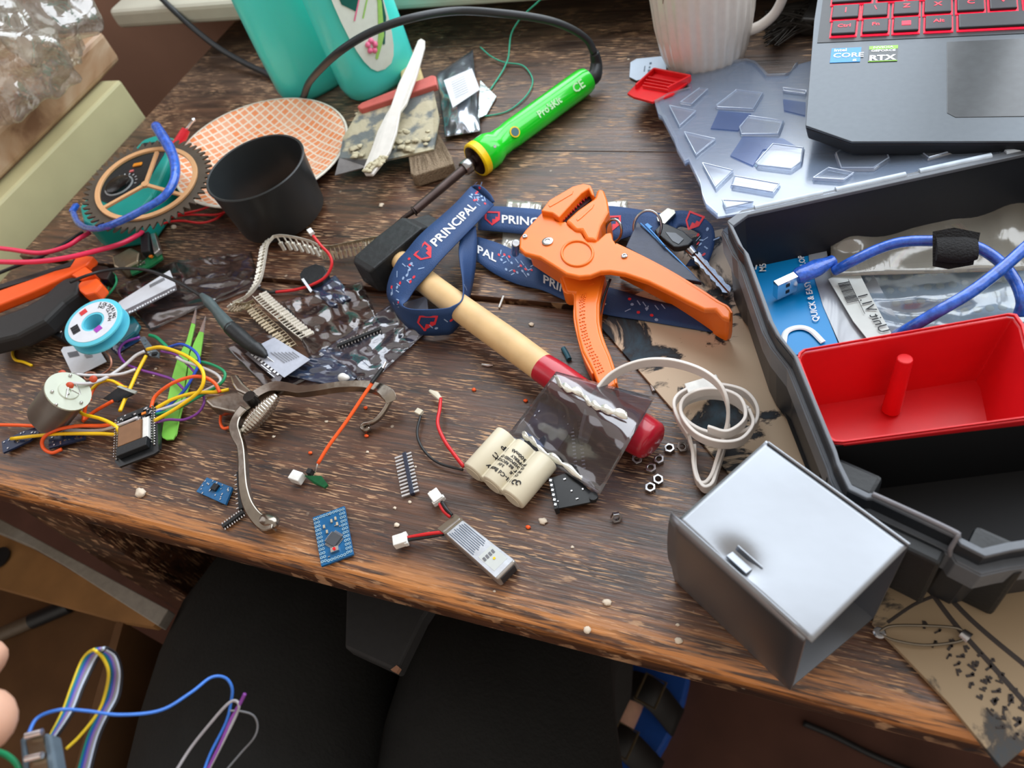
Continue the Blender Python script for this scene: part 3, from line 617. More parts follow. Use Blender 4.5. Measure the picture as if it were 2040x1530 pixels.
# ================================================================ cardboard sheets
def cardb(name, base, dark, pos, sc, w_=0.5):
    m, nt, b = nodes(name); N = nt.nodes; K = nt.links
    tc = N.new('ShaderNodeTexCoord'); n1 = N.new('ShaderNodeTexNoise'); n1.inputs['Scale'].default_value = sc; n1.inputs['Detail'].default_value = 7; n1.inputs['Distortion'].default_value = 0.6; n1.inputs['Roughness'].default_value = 0.62; K.new(tc.outputs['Object'], n1.inputs['Vector'])
    r = N.new('ShaderNodeValToRGB'); r.color_ramp.elements[0].position = pos; r.color_ramp.elements[1].position = pos + 0.035; r.color_ramp.elements[0].color = lin(base); r.color_ramp.elements[1].color = lin(dark)
    e = r.color_ramp.elements.new(min(0.98, pos + 0.12)); e.color = lin((44, 66, 80)); K.new(n1.outputs['Fac'], r.inputs[0])
    K.new(r.outputs[0], b.inputs['Base Color']); b.inputs['Roughness'].default_value = 0.75; return m
kraft = cardb('painted_cardboard', (196, 176, 152), (34, 34, 38), 0.52, 20)
kraft2 = cardb('marked_cardboard', (160, 140, 112), (70, 64, 58), 0.56, 16)
edgem = M('cardboard_edge', (92, 66, 44), 0.8)
cb = thing('cardboard_sheet', 'paint-stained cardboard lying under the orange stripper and the white cable', 'cardboard', W(1400, 750, 0))
MB().prism(L('1196,650 1235,600 1290,575 1380,470 1440,455 1520,600 1800,1120 1700,1120 1560,1010 1460,950 1440,930', 2.2), 0.0020).build('panel', kraft, cb, bevel=0.0003)
cb2 = thing('cardboard_sheet', 'brown cardboard with black marker lines hanging over the front table edge', 'cardboard', W(1900, 1300, 0))
outl = L('1775,1130 1830,1070 2060,1120 2200,1200 2200,1380', 3.5) + L('2060,1475 1996,1530 1890,1400 1738,1240 1756,1180', 3.5)
MB().prism(outl, 0.0028).build('panel', kraft2, cb2, bevel=0.0003)
mb = MB(); mk_ = M('marker_ink', (62, 56, 54), 0.8)
pl = [curve(L('1830,1145,3.6 1900,1240,3.6 1980,1330,3.6 2060,1420,3.6'), 6), curve(L('1846,1140,3.6 1935,1235,3.6 2060,1340,3.6'), 6)]
for p in pl: mb.tube(p, 0.0011, 6, flat=0.12, up=V((0, 0, 1)))
mb.tube(curve(L('1768,1240,3.6 1830,1200,3.6 1900,1180,3.6 1960,1200,3.6'), 6), 0.0007, 6, flat=0.12, up=V((0, 0, 1)))
mb.build('marker_lines', mk_, cb2)
mb = MB()
for k in range(46):
    x = 1840 + (k % 6) * 27 + (k // 6) * 22 + random.uniform(-5, 5); y = 1250 + (k // 6) * 28 + (k % 6) * 14 + random.uniform(-6, 6)
    c = W(x, y, 3.7)
    if c.y < 0.112 and x < 1990 and False: continue
    a_ = random.uniform(0, 3); mb.box(c, (random.uniform(0.002, 0.0036), random.uniform(0.0006, 0.0012), 0.0003), X=(math.cos(a_), math.sin(a_), 0))
    a_ += 0.5; mb.box(c + V((.0008, .0009, 0)), (random.uniform(0.001, 0.002), random.uniform(0.0008, 0.0012), 0.0003), X=(math.cos(a_), math.sin(a_), 0))
tag(mb.build('marker_scribbles', mk_, cb2), kind='stuff')
# safety pin
sp = thing('safety_pin', 'large steel safety pin lying on the marked cardboard', 'pin', W(1830, 1260, 4))
pinm = M('dull_pin_steel', (120, 112, 100), 0.35, 1.0)
MB().tube(curve(L('1752,1258,6 1775,1247,7 1830,1246,7 1900,1250,7 1925,1262,6'), 6), 0.0006, 8).build('clasp_arm', pinm, sp, smooth='all')
MB().tube(curve(L('1752,1262,6 1780,1275,6 1840,1285,6 1900,1280,6 1926,1272,6'), 6), 0.0006, 8).build('needle_arm', pinm, sp, smooth='all')
MB().lathe([(0.0020, 0), (0.0026, 0.0005), (0.0020, 0.001)], W(1752, 1261, 5.5), n=14).build('coil', steel, sp, smooth=True)
mb = MB(); mb.tube([W(1916, 1260, 6.5), W(1932, 1272, 6.5)], [0.0022, 0.0026], 10, flat=.6); mb.build('cap', steel, sp, smooth=True)

# ================================================================ nuts
def nut(label, px, py, tilt=(0, 0), group='small steel nuts beside the red hammer end', z=0.3, rot=None):
    r = thing('hex_nut', label, 'nut', W(px, py, z), group); c = wloc(r)
    mb = MB(); n = 6; ro, ri, h = 0.0030, 0.0015, 0.0023; vs = []
    Rm = Matrix.Rotation(rot if rot is not None else random.uniform(0, 1), 3, 'Z') @ Matrix.Rotation(tilt[0], 3, 'X') @ Matrix.Rotation(tilt[1], 3, 'Y')
    m = 24
    for z_ in (0, h):
        for rad in (0, 1):
            for k in range(m):
                a = 2 * math.pi * k / m; hexr = ro * math.cos(math.pi / 6) / math.cos(((a) % (math.pi / 3)) - math.pi / 6)
                q = hexr if rad else ri; vs.append(c + Rm @ V((math.cos(a) * q, math.sin(a) * q, z_)))
    fs = []
    for k in range(m):
        j = (k + 1) % m
        fs += [(k, j, m + j, m + k), (2 * m + k, 3 * m + k, 3 * m + j, 2 * m + j), (m + k, m + j, 3 * m + j, 3 * m + k), (k, 2 * m + k, 2 * m + j, j)]
    bpy.data.objects.remove(r); o = mb.add(vs, fs).build('hex_nut', steel, None, bevel=0.0002); return tag(o, label, 'nut', group)
nut('single hex nut tipped on its side, nearest the small black circuit board', 1227, 1028, (1.1, 0.3), z=2)
nut('hex nut at the bottom of the cluster, left of its neighbour', 1296, 974)
nut('hex nut low in the cluster with its bore turned to the right', 1310, 957, (0.25, 0.1), z=0.8)
nut('hex nut in the middle of the cluster of nuts', 1297, 935)
nut('hex nut just above the middle of the cluster', 1313, 918)
nut('bright hex nut lying top of the cluster, left of the cable', 1334, 896)
nut('brownish hex nut half hidden at the loop of white cable', 1358, 892, (0.3, 0.2), z=0.8)
nut('dull hex nut right beside the red hammer end', 1271, 915, (0.3, -0.2), z=0.8)

# ================================================================ white flat cable coil
wc = thing('flat_usb_cable', 'white flat cable coiled loosely with one end under the clear bag', 'cable', W(1430, 850, 3))
wcm = M('white_flat_pvc', (226, 220, 214), 0.4, var=0.03)
def flatw(s, name='cord', wd=0.0064, up_=True, seg=8):
    p = curve(L(s), seg); A, B = [], []
    for i in range(len(p)):
        A.append(p[i] + V((0, 0, wd / 2))); B.append(p[i] - V((0, 0, wd / 2)))
    mb = MB(); mb.band(A, B, 0.0018, 2); return mb.build(name, wcm, wc, smooth=True, bevel=0.0004)
flatw('1156,880,9 1163,845,14 1178,800,20 1215,752,26 1270,726,32 1330,722,36 1390,738,36 1430,765,34 1448,800,30 1450,840,22 1440,880,14 1428,920,8 1418,950,6 1404,966,5 1390,960,5 1382,930,6 1380,900,8 1372,870,10')
flatw('1372,870,12 1348,830,11 1345,800,10 1370,780,10 1420,770,10 1480,782,12 1508,815,12 1502,850,12 1460,870,13 1400,862,14 1362,835,14 1360,805,15 1400,788,15 1450,792,16 1492,820,16')
flatw('1492,820,18 1500,850,17 1475,880,17 1430,884,18 1385,866,18 1358,830,18 1362,800,19 1395,782,20 1440,782,20 1476,800,20 1484,838,20 1450,864,20 1410,855,21')
flatw('1452,850,10 1440,900,6 1428,940,5 1418,968,5 1400,972,5 1386,940,5 1384,890,6')
MB().box(W(1400, 768, 12), (0.018, 0.008, 0.0025), X=W(1430, 760, 12) - W(1380, 775, 12)).build('plug', white_pl, wc, bevel=0.0005)
MB().box(W(1170, 855, 6), (0.0165, 0.0055, 0.0035), X=W(1182, 822, 6) - W(1160, 884, 6)).build('small_plug', white_pl, wc, bevel=0.0008)

# ================================================================ hammer
hm = thing('hammer', 'hammer with a pale wooden handle dipped in red and a black steel head', 'hammer', W(1000, 650, 0))
hw = M('beech_handle', (214, 180, 130), 0.45, var=0.10, scale=60)
pa = L('782,507,14 800,520,15 830,546,16 870,578,16 940,630,16 1010,680,16 1082,733,16')
MB().tube(curve(pa, 6), [0.0035, 0.0075, 0.0085, 0.0085, 0.0090, 0.0092, 0.0088], 20, flat=0.85).build('handle', hw, hm, smooth=True)
pb_ = L('1080,732,16 1110,752,16 1160,790,15 1220,830,14 1270,862,13 1296,878,13 1304,883,13')
tag(MB().tube(curve(pb_, 6), [0.0090, 0.0094, 0.0098, 0.0108, 0.0120, 0.0112, 0.0080], 20, flat=0.85).build('handle_grip', M('red_lacquer', (176, 22, 44), 0.3, coat=0.4, var=0.06), hm, smooth=True), 'red lacquered end of the wooden handle')
a, b_ = W(738, 545, 12), W(868, 436, 12); X = (b_ - a).normalized(); Y = V((-X.y, X.x, 0))
def sec(c, hy, hz): return [c + Y * (sy * hy) + V((0, 0, sz * hz)) for sy, sz in ((-1, -1), (1, -1), (1, 1), (-1, 1))]
ln_ = (b_ - a).length; secs = [(-0.004, .0095, .0095), (0.0, .0115, .0115), (0.02, .0120, .0120), (0.045, .0115, .0115), (ln_ * .8, .009, .0065), (ln_, .008, .0015)]
vs = []
for s_, hy, hz in secs: vs += sec(a + X * s_, hy, hz)
fs = [(0, 1, 2, 3), tuple(len(vs) - 4 + k for k in (3, 2, 1, 0))] + [(i * 4 + k, (i + 1) * 4 + k, (i + 1) * 4 + (k + 1) % 4, i * 4 + (k + 1) % 4) for i in range(len(secs) - 1) for k in range(4)]
MB().add(vs, fs).build('head', M('black_forged_steel', (40, 42, 44), 0.5, 0.3, 0.15, 200, 0.2), hm, bevel=0.0012)

# ================================================================ lanyard
navy = M('navy_strap', (34, 66, 114), 0.6, var=0.15, scale=30, bump=0.25, bscale=1500)
coral = M('coral_red_print', (222, 52, 66), 0.55, var=0.02); pale = M('pale_blue_print', (150, 176, 214), 0.55, var=0.02)
ly = thing('lanyard', 'navy blue lanyard with white capital lettering and red shield logos', 'lanyard', W(1000, 500, 0))
def strap(a, b_, seg=6, z=None):
    A, B = curve(L(a, z), seg), curve(L(b_, z), seg); B = resample(B, len(A)); MB().band(A, B, 0.0008, 4).build('strap', navy, ly, smooth='all'); return Band(A, B)
s1 = strap('938,372,18 900,412,26 839,466,30 810,500,28 792,520,25 776,554,19 771,584,13 779,606,7 792,628,4 813,652,3 844,667,3 884,667,3 902,662,3 922,634,4 936,590,6 945,545,9 950,490,14 948,450,18',
           '984,408,16 944,450,23 882,514,27 858,542,26 829,573,23 812,598,21 802,606,23 806,612,25 820,616,26 844,617,26 884,615,25 902,610,25 921,596,24 922,560,24 917,527,24 914,498,22 917,469,20')
s2 = strap('938,372,18 955,369,19 975,385,18 985,402,16', '938,373,14 950,392,10 962,408,8 966,416,6', 4)
s3 = strap('955,411,7 1000,412,8 1060,416,9 1100,420,9 1150,410,8 1216,411,8 1260,416,10 1310,424,12 1340,428,10', '952,458,6 1000,462,5 1060,468,5 1100,472,5 1160,478,6 1216,482,6 1260,470,8 1300,468,9 1340,470,8', 6)
s4 = strap('951,472,8 990,484,5 1030,502,3.5 1080,532,3.2 1140,560,3.2 1220,575,3.2 1300,598,3.6 1400,620,3.6', '950,520,6 985,545,3 1030,566,3 1080,578,3 1130,600,3 1200,625,3.2 1290,640,3.4 1420,662,3.4', 6)
s5 = strap('1330,424,9 1360,420,14 1390,428,16 1416,446,15 1424,470,12 1420,500,8 1408,530,5', '1340,470,8 1352,452,10 1375,456,12 1396,470,10 1392,490,8 1380,510,6 1366,530,5', 5)
def logo_on(bd, s0, sz, flip, side, fy=1, lift=0.0007):
    mb = MB(); out = [(-.5, .55), (.5, .55), (.5, -.1), (0, -.6), (-.5, -.1)]; inn = [(x * .76, y * .76) for x, y in out]
    for i in range(5):
        j = (i + 1) % 5; on_band(mb, bd, [V((p[0] * sz, p[1] * sz, 0)) for p in (out[i], out[j], inn[j], inn[i])], [[0, 1, 2, 3]], s0, flip, lift, side, 0.0, fy)
    on_band(mb, bd, [V((x * sz, y * sz, 0)) for x, y in ((0.0, -.5), (0.42, -.12), (0.42, 0.12), (0.2, 0.12), (0.2, -.08), (0.0, -.08))], [[0, 1, 2, 3, 4, 5]], s0, flip, lift, side, 0.0, fy)
    mb.build('shield_logo', coral, ly)
def word_on(bd, body, s0, sz, flip, side, y0, lift=0.0007):
    mb = MB(); vs, fs = glyphs(body, sz, 0.0002); on_band(mb, bd, [V((v.x, v.y, 0)) for v in vs], fs, s0, flip, lift, side, y0); mb.build('lettering', white_ink, ly)
def pattern(bd, a, b_, n, seed, side, lift=0.0006):
    rd = random.Random(seed); mw, mr = MB(), MB()
    for k in range(n):
        s_ = a + (b_ - a) * (k + rd.random()) / n; y = rd.uniform(-0.4, 0.4) * 0.020
        kind = k % 4; m_ = mr if kind == 0 else mw
        if kind in (0, 2): pts = [V((math.cos(i * 1.047) * .0012, math.sin(i * 1.047) * .0012, 0)) for i in range(6)]
        else:
            an = rd.choice((0.8, -0.8, 1.5)); c, sn = math.cos(an), math.sin(an); pts = [V((c * u - sn * v_, sn * u + c * v_, 0)) for u, v_ in ((-.0021, -.00035), (.0021, -.00035), (.0021, .00035), (-.0021, .00035))]
        on_band(m_, bd, [p + V((0, y, 0)) for p in pts], [list(range(len(pts)))], s_, 1, lift, side)
    mw.build('printed_marks', pale, ly); mr.build('printed_dots', coral, ly)
word_on(s1, 'PRINCIPAL', 0.066, 0.0105, -1, -1, -0.0038)
logo_on(s1, 0.074, 0.012, -1, -1)
logo_on(s1, s1.len * 0.60, 0.013, 1, -1, -1)
pattern(s1, 0.0, 0.012, 18, 1, -1); pattern(s1, 0.083, 0.098, 16, 2, -1); pattern(s1, 0.10, 0.118, 12, 3, -1); pattern(s1, 0.145, 0.19, 12, 8, -1)
word_on(s3, 'PRINCIPAL', 0.018, 0.0105, 1, 1, -0.0038); logo_on(s3, 0.011, 0.012, 1, 1); pattern(s3, 0.078, 0.094, 14, 4, 1); logo_on(s3, 0.100, 0.012, 1, 1)
word_on(s4, 'PAL', 0.0, 0.0100, 1, 1, -0.0038); pattern(s4, 0.018, 0.05, 26, 5, 1); word_on(s4, 'PRINCIPAL', 0.058, 0.0105, 1, 1, -0.0038); pattern(s4, 0.12, 0.145, 12, 6, 1)
logo_on(s5, 0.018, 0.011, 1, 1); pattern(s5, 0.026, 0.05, 14, 7, 1); pattern(s2, 0.002, 0.010, 6, 9, 1)

# ================================================================ orange wire stripper
orm = M('orange_plastic', (238, 116, 26), 0.36, var=0.04, scale=60, coat=0.2)
ord_ = M('orange_plastic', (244, 122, 30))
ws = thing('wire_stripper', 'orange automatic wire stripper with a long handle and curved trigger', 'wire stripper', W(1200, 600, 4))
top_s = '1084,417 1096,416 1103,424 1106,438 1118,442 1127,440 1136,452 1148,460 1157,459 1163,472 1172,480 1190,479 1206,464 1218,462 1221,476 1228,486 1250,497 1276,509 1331,538 1389,573 1430,600 1447,608 1457,620 1455,636 1440,632 1426,616 1403,616 1370,600 1331,580 1290,560 1245,545 1215,540 1196,541 1175,549 1153,551 1127,545 1101,528 1075,512 1044,504 1034,494 1035,474 1046,458'
MB().prism(L(top_s, 32), 0.004).build('body_plate', orm, ws, bevel=0.0012, seg=3)
MB().prism(L('1044,482 1084,440 1150,475 1190,500 1200,530 1150,545 1052,500', 12), 0.0035).build('lower_plate', orm, ws, bevel=0.0008)
mb = MB(); e = curve(L('1226,486,31 1276,510,31 1331,539,31 1389,574,31 1430,601,31 1448,611,31 1456,624,31'), 4); mb.band(e, [p - V((0, 0, 0.0290 * (1 if i < len(e) - 6 else max(.12, math.sqrt(max(0, 1 - ((i - len(e) + 6) / 5.2) ** 2)))))) for i, p in enumerate(e)], 0.0022, 4); mb.build('handle_channel', orm, ws, smooth=True, bevel=0.0006)
mb = MB(); mb.prism(L('1060,450 1100,432 1160,470 1170,530 1120,535 1050,490', 28), 0.018); mb.build('core', ord_, ws, bevel=0.001)
# jaws
MB().prism(L('1077,420 1094,398 1118,384 1140,371 1162,365 1176,368 1181,378 1184,390 1178,388 1172,376 1157,386 1138,406 1113,433 1100,424', 36), 0.014).build('jaw', orm, ws, bevel=0.0015, seg=3)
MB().prism(L('1126,440 1150,418 1184,394 1190,376 1202,376 1210,398 1213,420 1196,450 1188,478 1168,476 1158,458 1146,458 1134,446', 34), 0.024).build('jaw', orm, ws, bevel=0.0018, seg=3)
mb = MB(); mb.prism(L('1110,436 1156,384 1174,374 1186,392 1150,420 1126,444', 30), 0.012); mb.build('blade_block', M('dark_maroon_metal', (44, 26, 32), 0.4, 0.4), ws)
mb = MB()
for k in range(10): a = W(1122 + k * 5, 437 - k * 4.8, 30.8); mb.box(a, (0.0006, 0.0022, 0.001), X=(0.6, 0.8, 0))
mb.build('grip_teeth', M('red_teeth', (190, 40, 50), 0.5), ws)
MB().prism(L('1092,408 1104,402 1130,388 1142,380 1140,386 1106,406 1095,412', 36.4), 0.0004).build('raised_rib', ord_, ws, bevel=0.0002)
MB().prism(L('1148,436 1160,426 1178,410 1184,406 1180,414 1158,434 1150,440', 34.4), 0.0004).build('raised_rib', ord_, ws, bevel=0.0002)
c = W(1150, 505, 32.2); mb = MB(); mb.tube([c + (W(1150 + 31 * math.cos(t_), 505 + 25 * math.sin(t_), 32.2) - c) for t_ in [i * math.pi / 16 for i in range(33)]], 0.0009, 8, cap=False); mb.build('raised_ring', orm, ws, smooth='all')
# trigger
MB().prism(L('1114,538 1120,555 1124,566 1128,581 1146,583 1144,604 1145,630 1151,668 1160,700 1172,722 1182,742 1190,762 1196,772 1212,776 1226,766 1222,738 1212,708 1201,684 1194,662 1190,640 1190,604 1196,575 1204,544', 20), 0.005).build('trigger', orm, ws, bevel=0.0012, seg=3)
e = curve(L('1203,548,19 1197,575,19 1191,604,19 1191,640,19 1196,664,19 1204,688,19 1214,712,19 1222,738,19 1226,764,19'), 4); MB().band(e, [p - V((0, 0, 0.013)) for p in e], 0.002, 3).build('trigger_flange', orm, ws, smooth=True, bevel=0.0005)
e = curve(L('1118,552,19 1126,580,19 1145,586,19 1145,630,19 1152,668,19 1164,708,19 1182,744,19'), 4); MB().band(e, [p - V((0, 0, 0.011)) for p in e], 0.002, 3).build('trigger_flange', orm, ws, smooth=True, bevel=0.0005)
mb = MB(); e = curve(L('1163,585,20.4 1160,600,20.4 1160,640,20.4 1168,676,20.4 1184,712,20.4 1200,745,20.4'), 6)
for i in range(len(e) - 1):
    for k in (-1, 0, 1): mb.box(e[i] + V((k * 0.0011, k * .0008, 0)) + V((random.uniform(-.0003, .0003), random.uniform(-.0003, .0003), 0)), (0.0007, 0.0009, 0.0004), X=(random.random(), random.random(), 0))
mb.build('moulded_texture', ord_, ws)
MB().prism(L('1172,563 1182,559 1183,564 1173,568', 20.4), 0.0006).build('raised_rib', ord_, ws)
for (x, y, r_, z_) in ((1095, 423, .0017, 33), (1046, 472, .0017, 33), (1244, 511, .0019, 33), (1091, 482, .0036, 33.2)):
    mb = MB(); c = W(x, y, 32); mb.lathe([(0.0, 0.0), (r_, 0.0), (r_, .0008), (r_ * .75, .0012), (r_ * .5, .0012), (r_ * .4, .0007), (0, .0007)], c, n=20); mb.build('screw', steel, ws, smooth=True)
mb = MB(); mb.tube([W(1028, 484, 26), W(1026, 505, 12)], 0.0028, 12); mb.build('pivot_pin', steel, ws, smooth=True, bevel=0.0005)
MB().tube(curve(L('1216,556,22 1200,600,16 1192,640,12'), 6), 0.0008, 8).build('spring_wire', M('dark_spring', (50, 50, 54), 0.3, 0.8), ws, smooth='all')

# ================================================================ keys
ky = thing('key_ring', 'split steel key rings joined beside the orange stripper', 'key ring', W(1250, 430, 20))
mb = MB()
def ring3(c, r, ax1, ax2, t=0.0008):
    return [c + V(ax1) * (math.cos(a) * r) + V(ax2) * (math.sin(a) * r) for a in [i * math.pi / 14 for i in range(29)]]
mb.tube(ring3(W(1222, 460, 26), 0.0078, (0.75, -0.3, 0.1), (0.2, 0.3, 0.95)), 0.0009, 8, cap=False); mb.build('ring', steel, ky, smooth='all')
mb = MB(); mb.tube(ring3(W(1290, 452, 22), 0.0108, (0.8, 0.0, -0.1), (0.1, 0.5, 0.8)), 0.0009, 8, cap=False); mb.build('ring', steel, ky, smooth='all')
k1 = thing('key', 'car style steel key with a black plastic head on the key ring', 'key', W(1380, 480, 8))
MB().prism(L('1304,458 1318,444 1330,446 1362,460 1382,478 1372,488 1352,492 1342,492 1322,476 1308,466', 17), 0.0045).build('head', black_p, k1, bevel=0.0008)
MB().prism(L('1326,462 1346,464 1362,476 1352,486 1340,480', 17.4), 0.0005).build('emblem', grey_p, k1)
mb = MB(); a, b_ = W(1370, 490, 13), W(1452, 582, 7); q = (b_ - a).normalized(); nn = V((-q.y, q.x, 0)); ll = (b_ - a).length
pts = []; 
for i in range(22): pts.append(a + q * (ll * i / 21) + nn * (0.0027 + (0.0 if i < 3 else 0.0005 * math.sin(i * 1.7))) * (1 if i < 21 else .4))
for i in range(21, -1, -1): pts.append(a + q * (ll * i / 21) - nn * (0.0027 + (0.0 if i < 3 else 0.0005 * math.sin(i * 2.3))) * (1 if i < 21 else .4))
mb.prism(pts, 0.0022); mb.tube([a - q * 0.003 + V((0, 0, .0002)), a + q * 0.008 + V((0, 0, .0002))], [0.0036, 0.0026], 10, flat=.7); mb.tube([a + V((0, 0, .0006)), b_ + V((0, 0, .0006))], 0.0006, 6); mb.build('blade', steel, k1, smooth=True)
k2 = thing('key', 'flat steel key standing on edge behind the key rings', 'key', W(1330, 430, 6))
MB().prism(L('1310,440 1308,432 1312,428 1330,414 1336,416 1344,418 1346,424 1336,434 1324,446', 14), 0.002).build('blade', M('worn_brass', (150, 148, 138), 0.35, 1.0), k2, bevel=0.0002)
fb = thing('key_fob', 'dark navy leather key fob with light blue stitching under the orange handle', 'key fob', W(1310, 510, 6))
lea = M('navy_leather', (30, 40, 66), 0.4, var=0.1, scale=200, bump=0.1)
MB().prism(L('1270,440 1275,446 1300,470 1330,500 1365,530 1398,562 1360,556 1330,538 1246,492', 22), 0.003).build('flap', lea, fb, bevel=0.0005)
mb = MB(); mb.tube(curve(L('1276,445,23 1300,468,23 1325,492,23 1360,526,22 1392,560,18'), 5), 0.0005, 6); mb.tube(curve(L('1288,450,24 1305,468,24 1325,491,24'), 5), 0.0005, 6); mb.build('stitching', M('light_blue_thread', (80, 150, 220), 0.5), fb, smooth='all')
MB().box(W(1292, 451, 23.5), (0.0050, 0.0022, 0.0012), X=(0.7, -0.6, 0)).build('enamel_edge', M('light_blue_thread', (80, 150, 220)), fb)
# clear film under the lanyard
tag(MB().sheet(lambda u, v: W(1010 + u * 70 - v * 12, 396 + v * 100 + u * 8, 1.2 + 2.5 * abs(noise.noise(V((u * 4, v * 4, 2))))), 16, 16, 0.0003).build('clear_sleeve', film('bright_clear_film', (226, 226, 220), 0.32, (228, 226, 216), 0.12, 60, 0.9, 0.8), smooth='all'), 'crumpled clear sleeve showing behind the lanyard, left of the stripper jaws', 'plastic sleeve')
tag(MB().sheet(lambda u, v: W(1195 + u * 55, 402 - u * 4 + v * 22, 1.2 + 2 * abs(noise.noise(V((u * 4, v * 4, 5))))), 10, 8, 0.0003).build('clear_sleeve', film('bright_clear_film', (226, 226, 220), 0.32), smooth='all'), 'scrap of clear film above the lanyard, right of the stripper jaws', 'plastic sleeve')

# ================================================================ soldering iron with its cord
si = thing('soldering_iron', 'bright green soldering iron with a yellow collar and long steel tip', 'soldering iron', W(1000, 270, 0))
ga, gb = W(958, 312, 13), W(1170, 158, 12); gx = (gb - ga).normalized(); gl = (gb - ga).length
green = M('green_translucent_handle', (24, 212, 40), 0.2, var=0.08, scale=40, coat=0.6)
mb = MB(); mb.lathe([(0.0, 0), (0.0125, 0), (0.0135, 0.002), (0.0135, 0.010), (0.0122, 0.014), (0.0108, 0.017), (0.0102, 0.026), (0.0108, 0.032), (0.0108, gl - 0.006), (0.0098, gl - 0.001), (0.007, gl)], ga, gx, 28, fn=lambda an, z: 1 + (0.02 * math.cos(an * 12) if 0.017 < z < 0.034 else 0)); mb.build('handle', green, si, smooth=True)
MB().lathe([(0.0, -0.006), (0.0128, -0.006), (0.0138, -0.005), (0.0138, 0.0), (0.0, 0.0)], ga, gx, 28).build('collar', M('yellow_collar', (246, 206, 16), 0.3), si, smooth=True)
MB().lathe([(0.0, -0.0080), (0.0085, -0.0080), (0.0116, -0.0062), (0.0, -0.0060)], ga, gx, 28).build('flange', M('dark_bronze', (60, 44, 40), 0.25, 0.9), si, smooth=True)
MB().lathe([(0.0, -0.018), (0.0052, -0.018), (0.0058, -0.0165), (0.0058, -0.012), (0.0048, -0.009), (0.0042, -0.008), (0.0, -0.008)], ga, gx, 24).build('ferrule', steel, si, smooth=True)
tp = W(826, 420, 8); bar = M('heat_stained_steel', (92, 80, 78), 0.38, 0.85, 0.2, 90)
sa = ga - gx * 0.017
MB().tube([sa, tp, tp], [0.0036, 0.0033, 0.003], 18).build('barrel', bar, si, smooth=True, bevel=0.0003)
te = W(786, 446, 6); dd = (te - tp); mb = MB(); mb.tube([tp, tp + dd * .06, tp + dd * .08, tp + dd * .62, tp + dd * .65, tp + dd], [0.0040, 0.0040, 0.0020, 0.0016, 0.0012, 0.0004], 14); mb.build('tip', M('oxidised_tip', (70, 60, 58), 0.5, 0.7), si, smooth=True)
fy_ = (EYE - (ga + gb) / 2).normalized(); fy_ = (fy_ - gx * fy_.dot(gx)).normalized(); fz = gx.cross(fy_)
def on_h(sx, lift=0.0110): return ga + gx * sx + fy_ * lift
tdir = gx; tup = fy_.cross(gx) * -1
tup = (DN * -1); tup = (tup - gx * tup.dot(gx)); tup = (tup - fy_ * tup.dot(fy_)).normalized()
text("Pro'sKit", 0.0075, on_h(gl * 0.47) - tup * 0.0026, gx, tup, M('pale_green_print', (190, 240, 190), 0.5), si, 0.0002)
text('CE', 0.0095, on_h(gl * 0.80) - tup * 0.0034, gx, tup, M('pale_green_print', (190, 240, 190), 0.5), si, 0.0002)
mb = MB(); c = on_h(gl * 0.26, 0.0104); mb.lathe([(0.0, 0.0), (0.0042, 0.0), (0.0042, 0.0006), (0.0, 0.0006)], c, fy_, 24); mb.build('badge', M('yellow_collar', (246, 206, 16)), si, smooth=True)
mb = MB(); mb.lathe([(0.0, 0.0), (0.0032, 0.0), (0.0032, 0.0009), (0.0, 0.0009)], c, fy_, 24); mb.build('badge_face', M('grey_teal', (70, 110, 116), 0.3, 0.4), si, smooth=True)
mb = MB(); c = on_h(0.008, 0.0132); mb.lathe([(0.0, 0.0), (0.0012, 0.0), (0.0012, 0.0005), (0.0, 0.0005)], c, fy_, 12); mb.build('screw', steel, si, smooth=True)
rub = M('black_rubber_cord', (38, 42, 46), 0.42, var=0.05)
MB().tube(curve([gb - gx * 0.001] + L('1184,152,13 1188,128,18 1184,104,28'), 6), [0.0062, 0.0058, 0.0048, 0.0038], 16).build('strain_relief', rub, si, smooth='all')
MB().tube(curve(L('1184,106,28 1168,78,40 1130,54,56 1080,38,70 1000,27,82 910,22,88 820,36,100 740,64,98 680,100,88 640,136,66 615,166,36 603,196,10 590,200,5 575,182,4 540,152,4 480,122,10 430,92,20 380,52,36 345,20,52 315,-10,66'), 8), 0.0030, 12).build('cord', rub, si, smooth='all')

# ================================================================ bottles
teal = M('teal_bottle_plastic', (84, 232, 222), 0.32, var=0.03, scale=15, coat=0.2, sss=0.15)
def bottle(name, label, cx_, cy_, ang, sc, front):
    r = thing(name, label, 'bottle', (cx_, cy_, 0), 'teal cleaner bottles at the back of the table'); u = V((math.cos(ang), math.sin(ang), 0)); v = V((u.y, -u.x, 0)); mb = MB(); n = 40
    prof = [(0.0, 0.84), (0.004, 0.94), (0.012, 1.0), (0.05, 1.0), (0.09, 0.98), (0.13, 0.93), (0.16, 0.8), (0.18, 0.6), (0.195, 0.36), (0.215, 0.34), (0.22, 0.3)]
    a, b_ = 0.037 * sc, 0.024 * sc; vs = []
    for z, q in prof:
        for k in range(n):
            t_ = 2 * math.pi * k / n; c_, s_ = math.cos(t_), math.sin(t_)
            vs.append(V((cx_, cy_, z)) + u * (math.copysign(abs(c_) ** .72, c_) * a * q) + v * (math.copysign(abs(s_) ** .72, s_) * b_ * (q if q > .5 else q * 1.3)))
    m = len(prof); fs = [(i * n + k, i * n + (k + 1) % n, (i + 1) * n + (k + 1) % n, (i + 1) * n + k) for i in range(m - 1) for k in range(n)] + [list(range(n - 1, -1, -1)), list(range((m - 1) * n, m * n))]
    mb.add(vs, fs).build('body', teal, r, smooth=True, ang=60)
    return r, u, v, V((cx_, cy_, 0)), b_
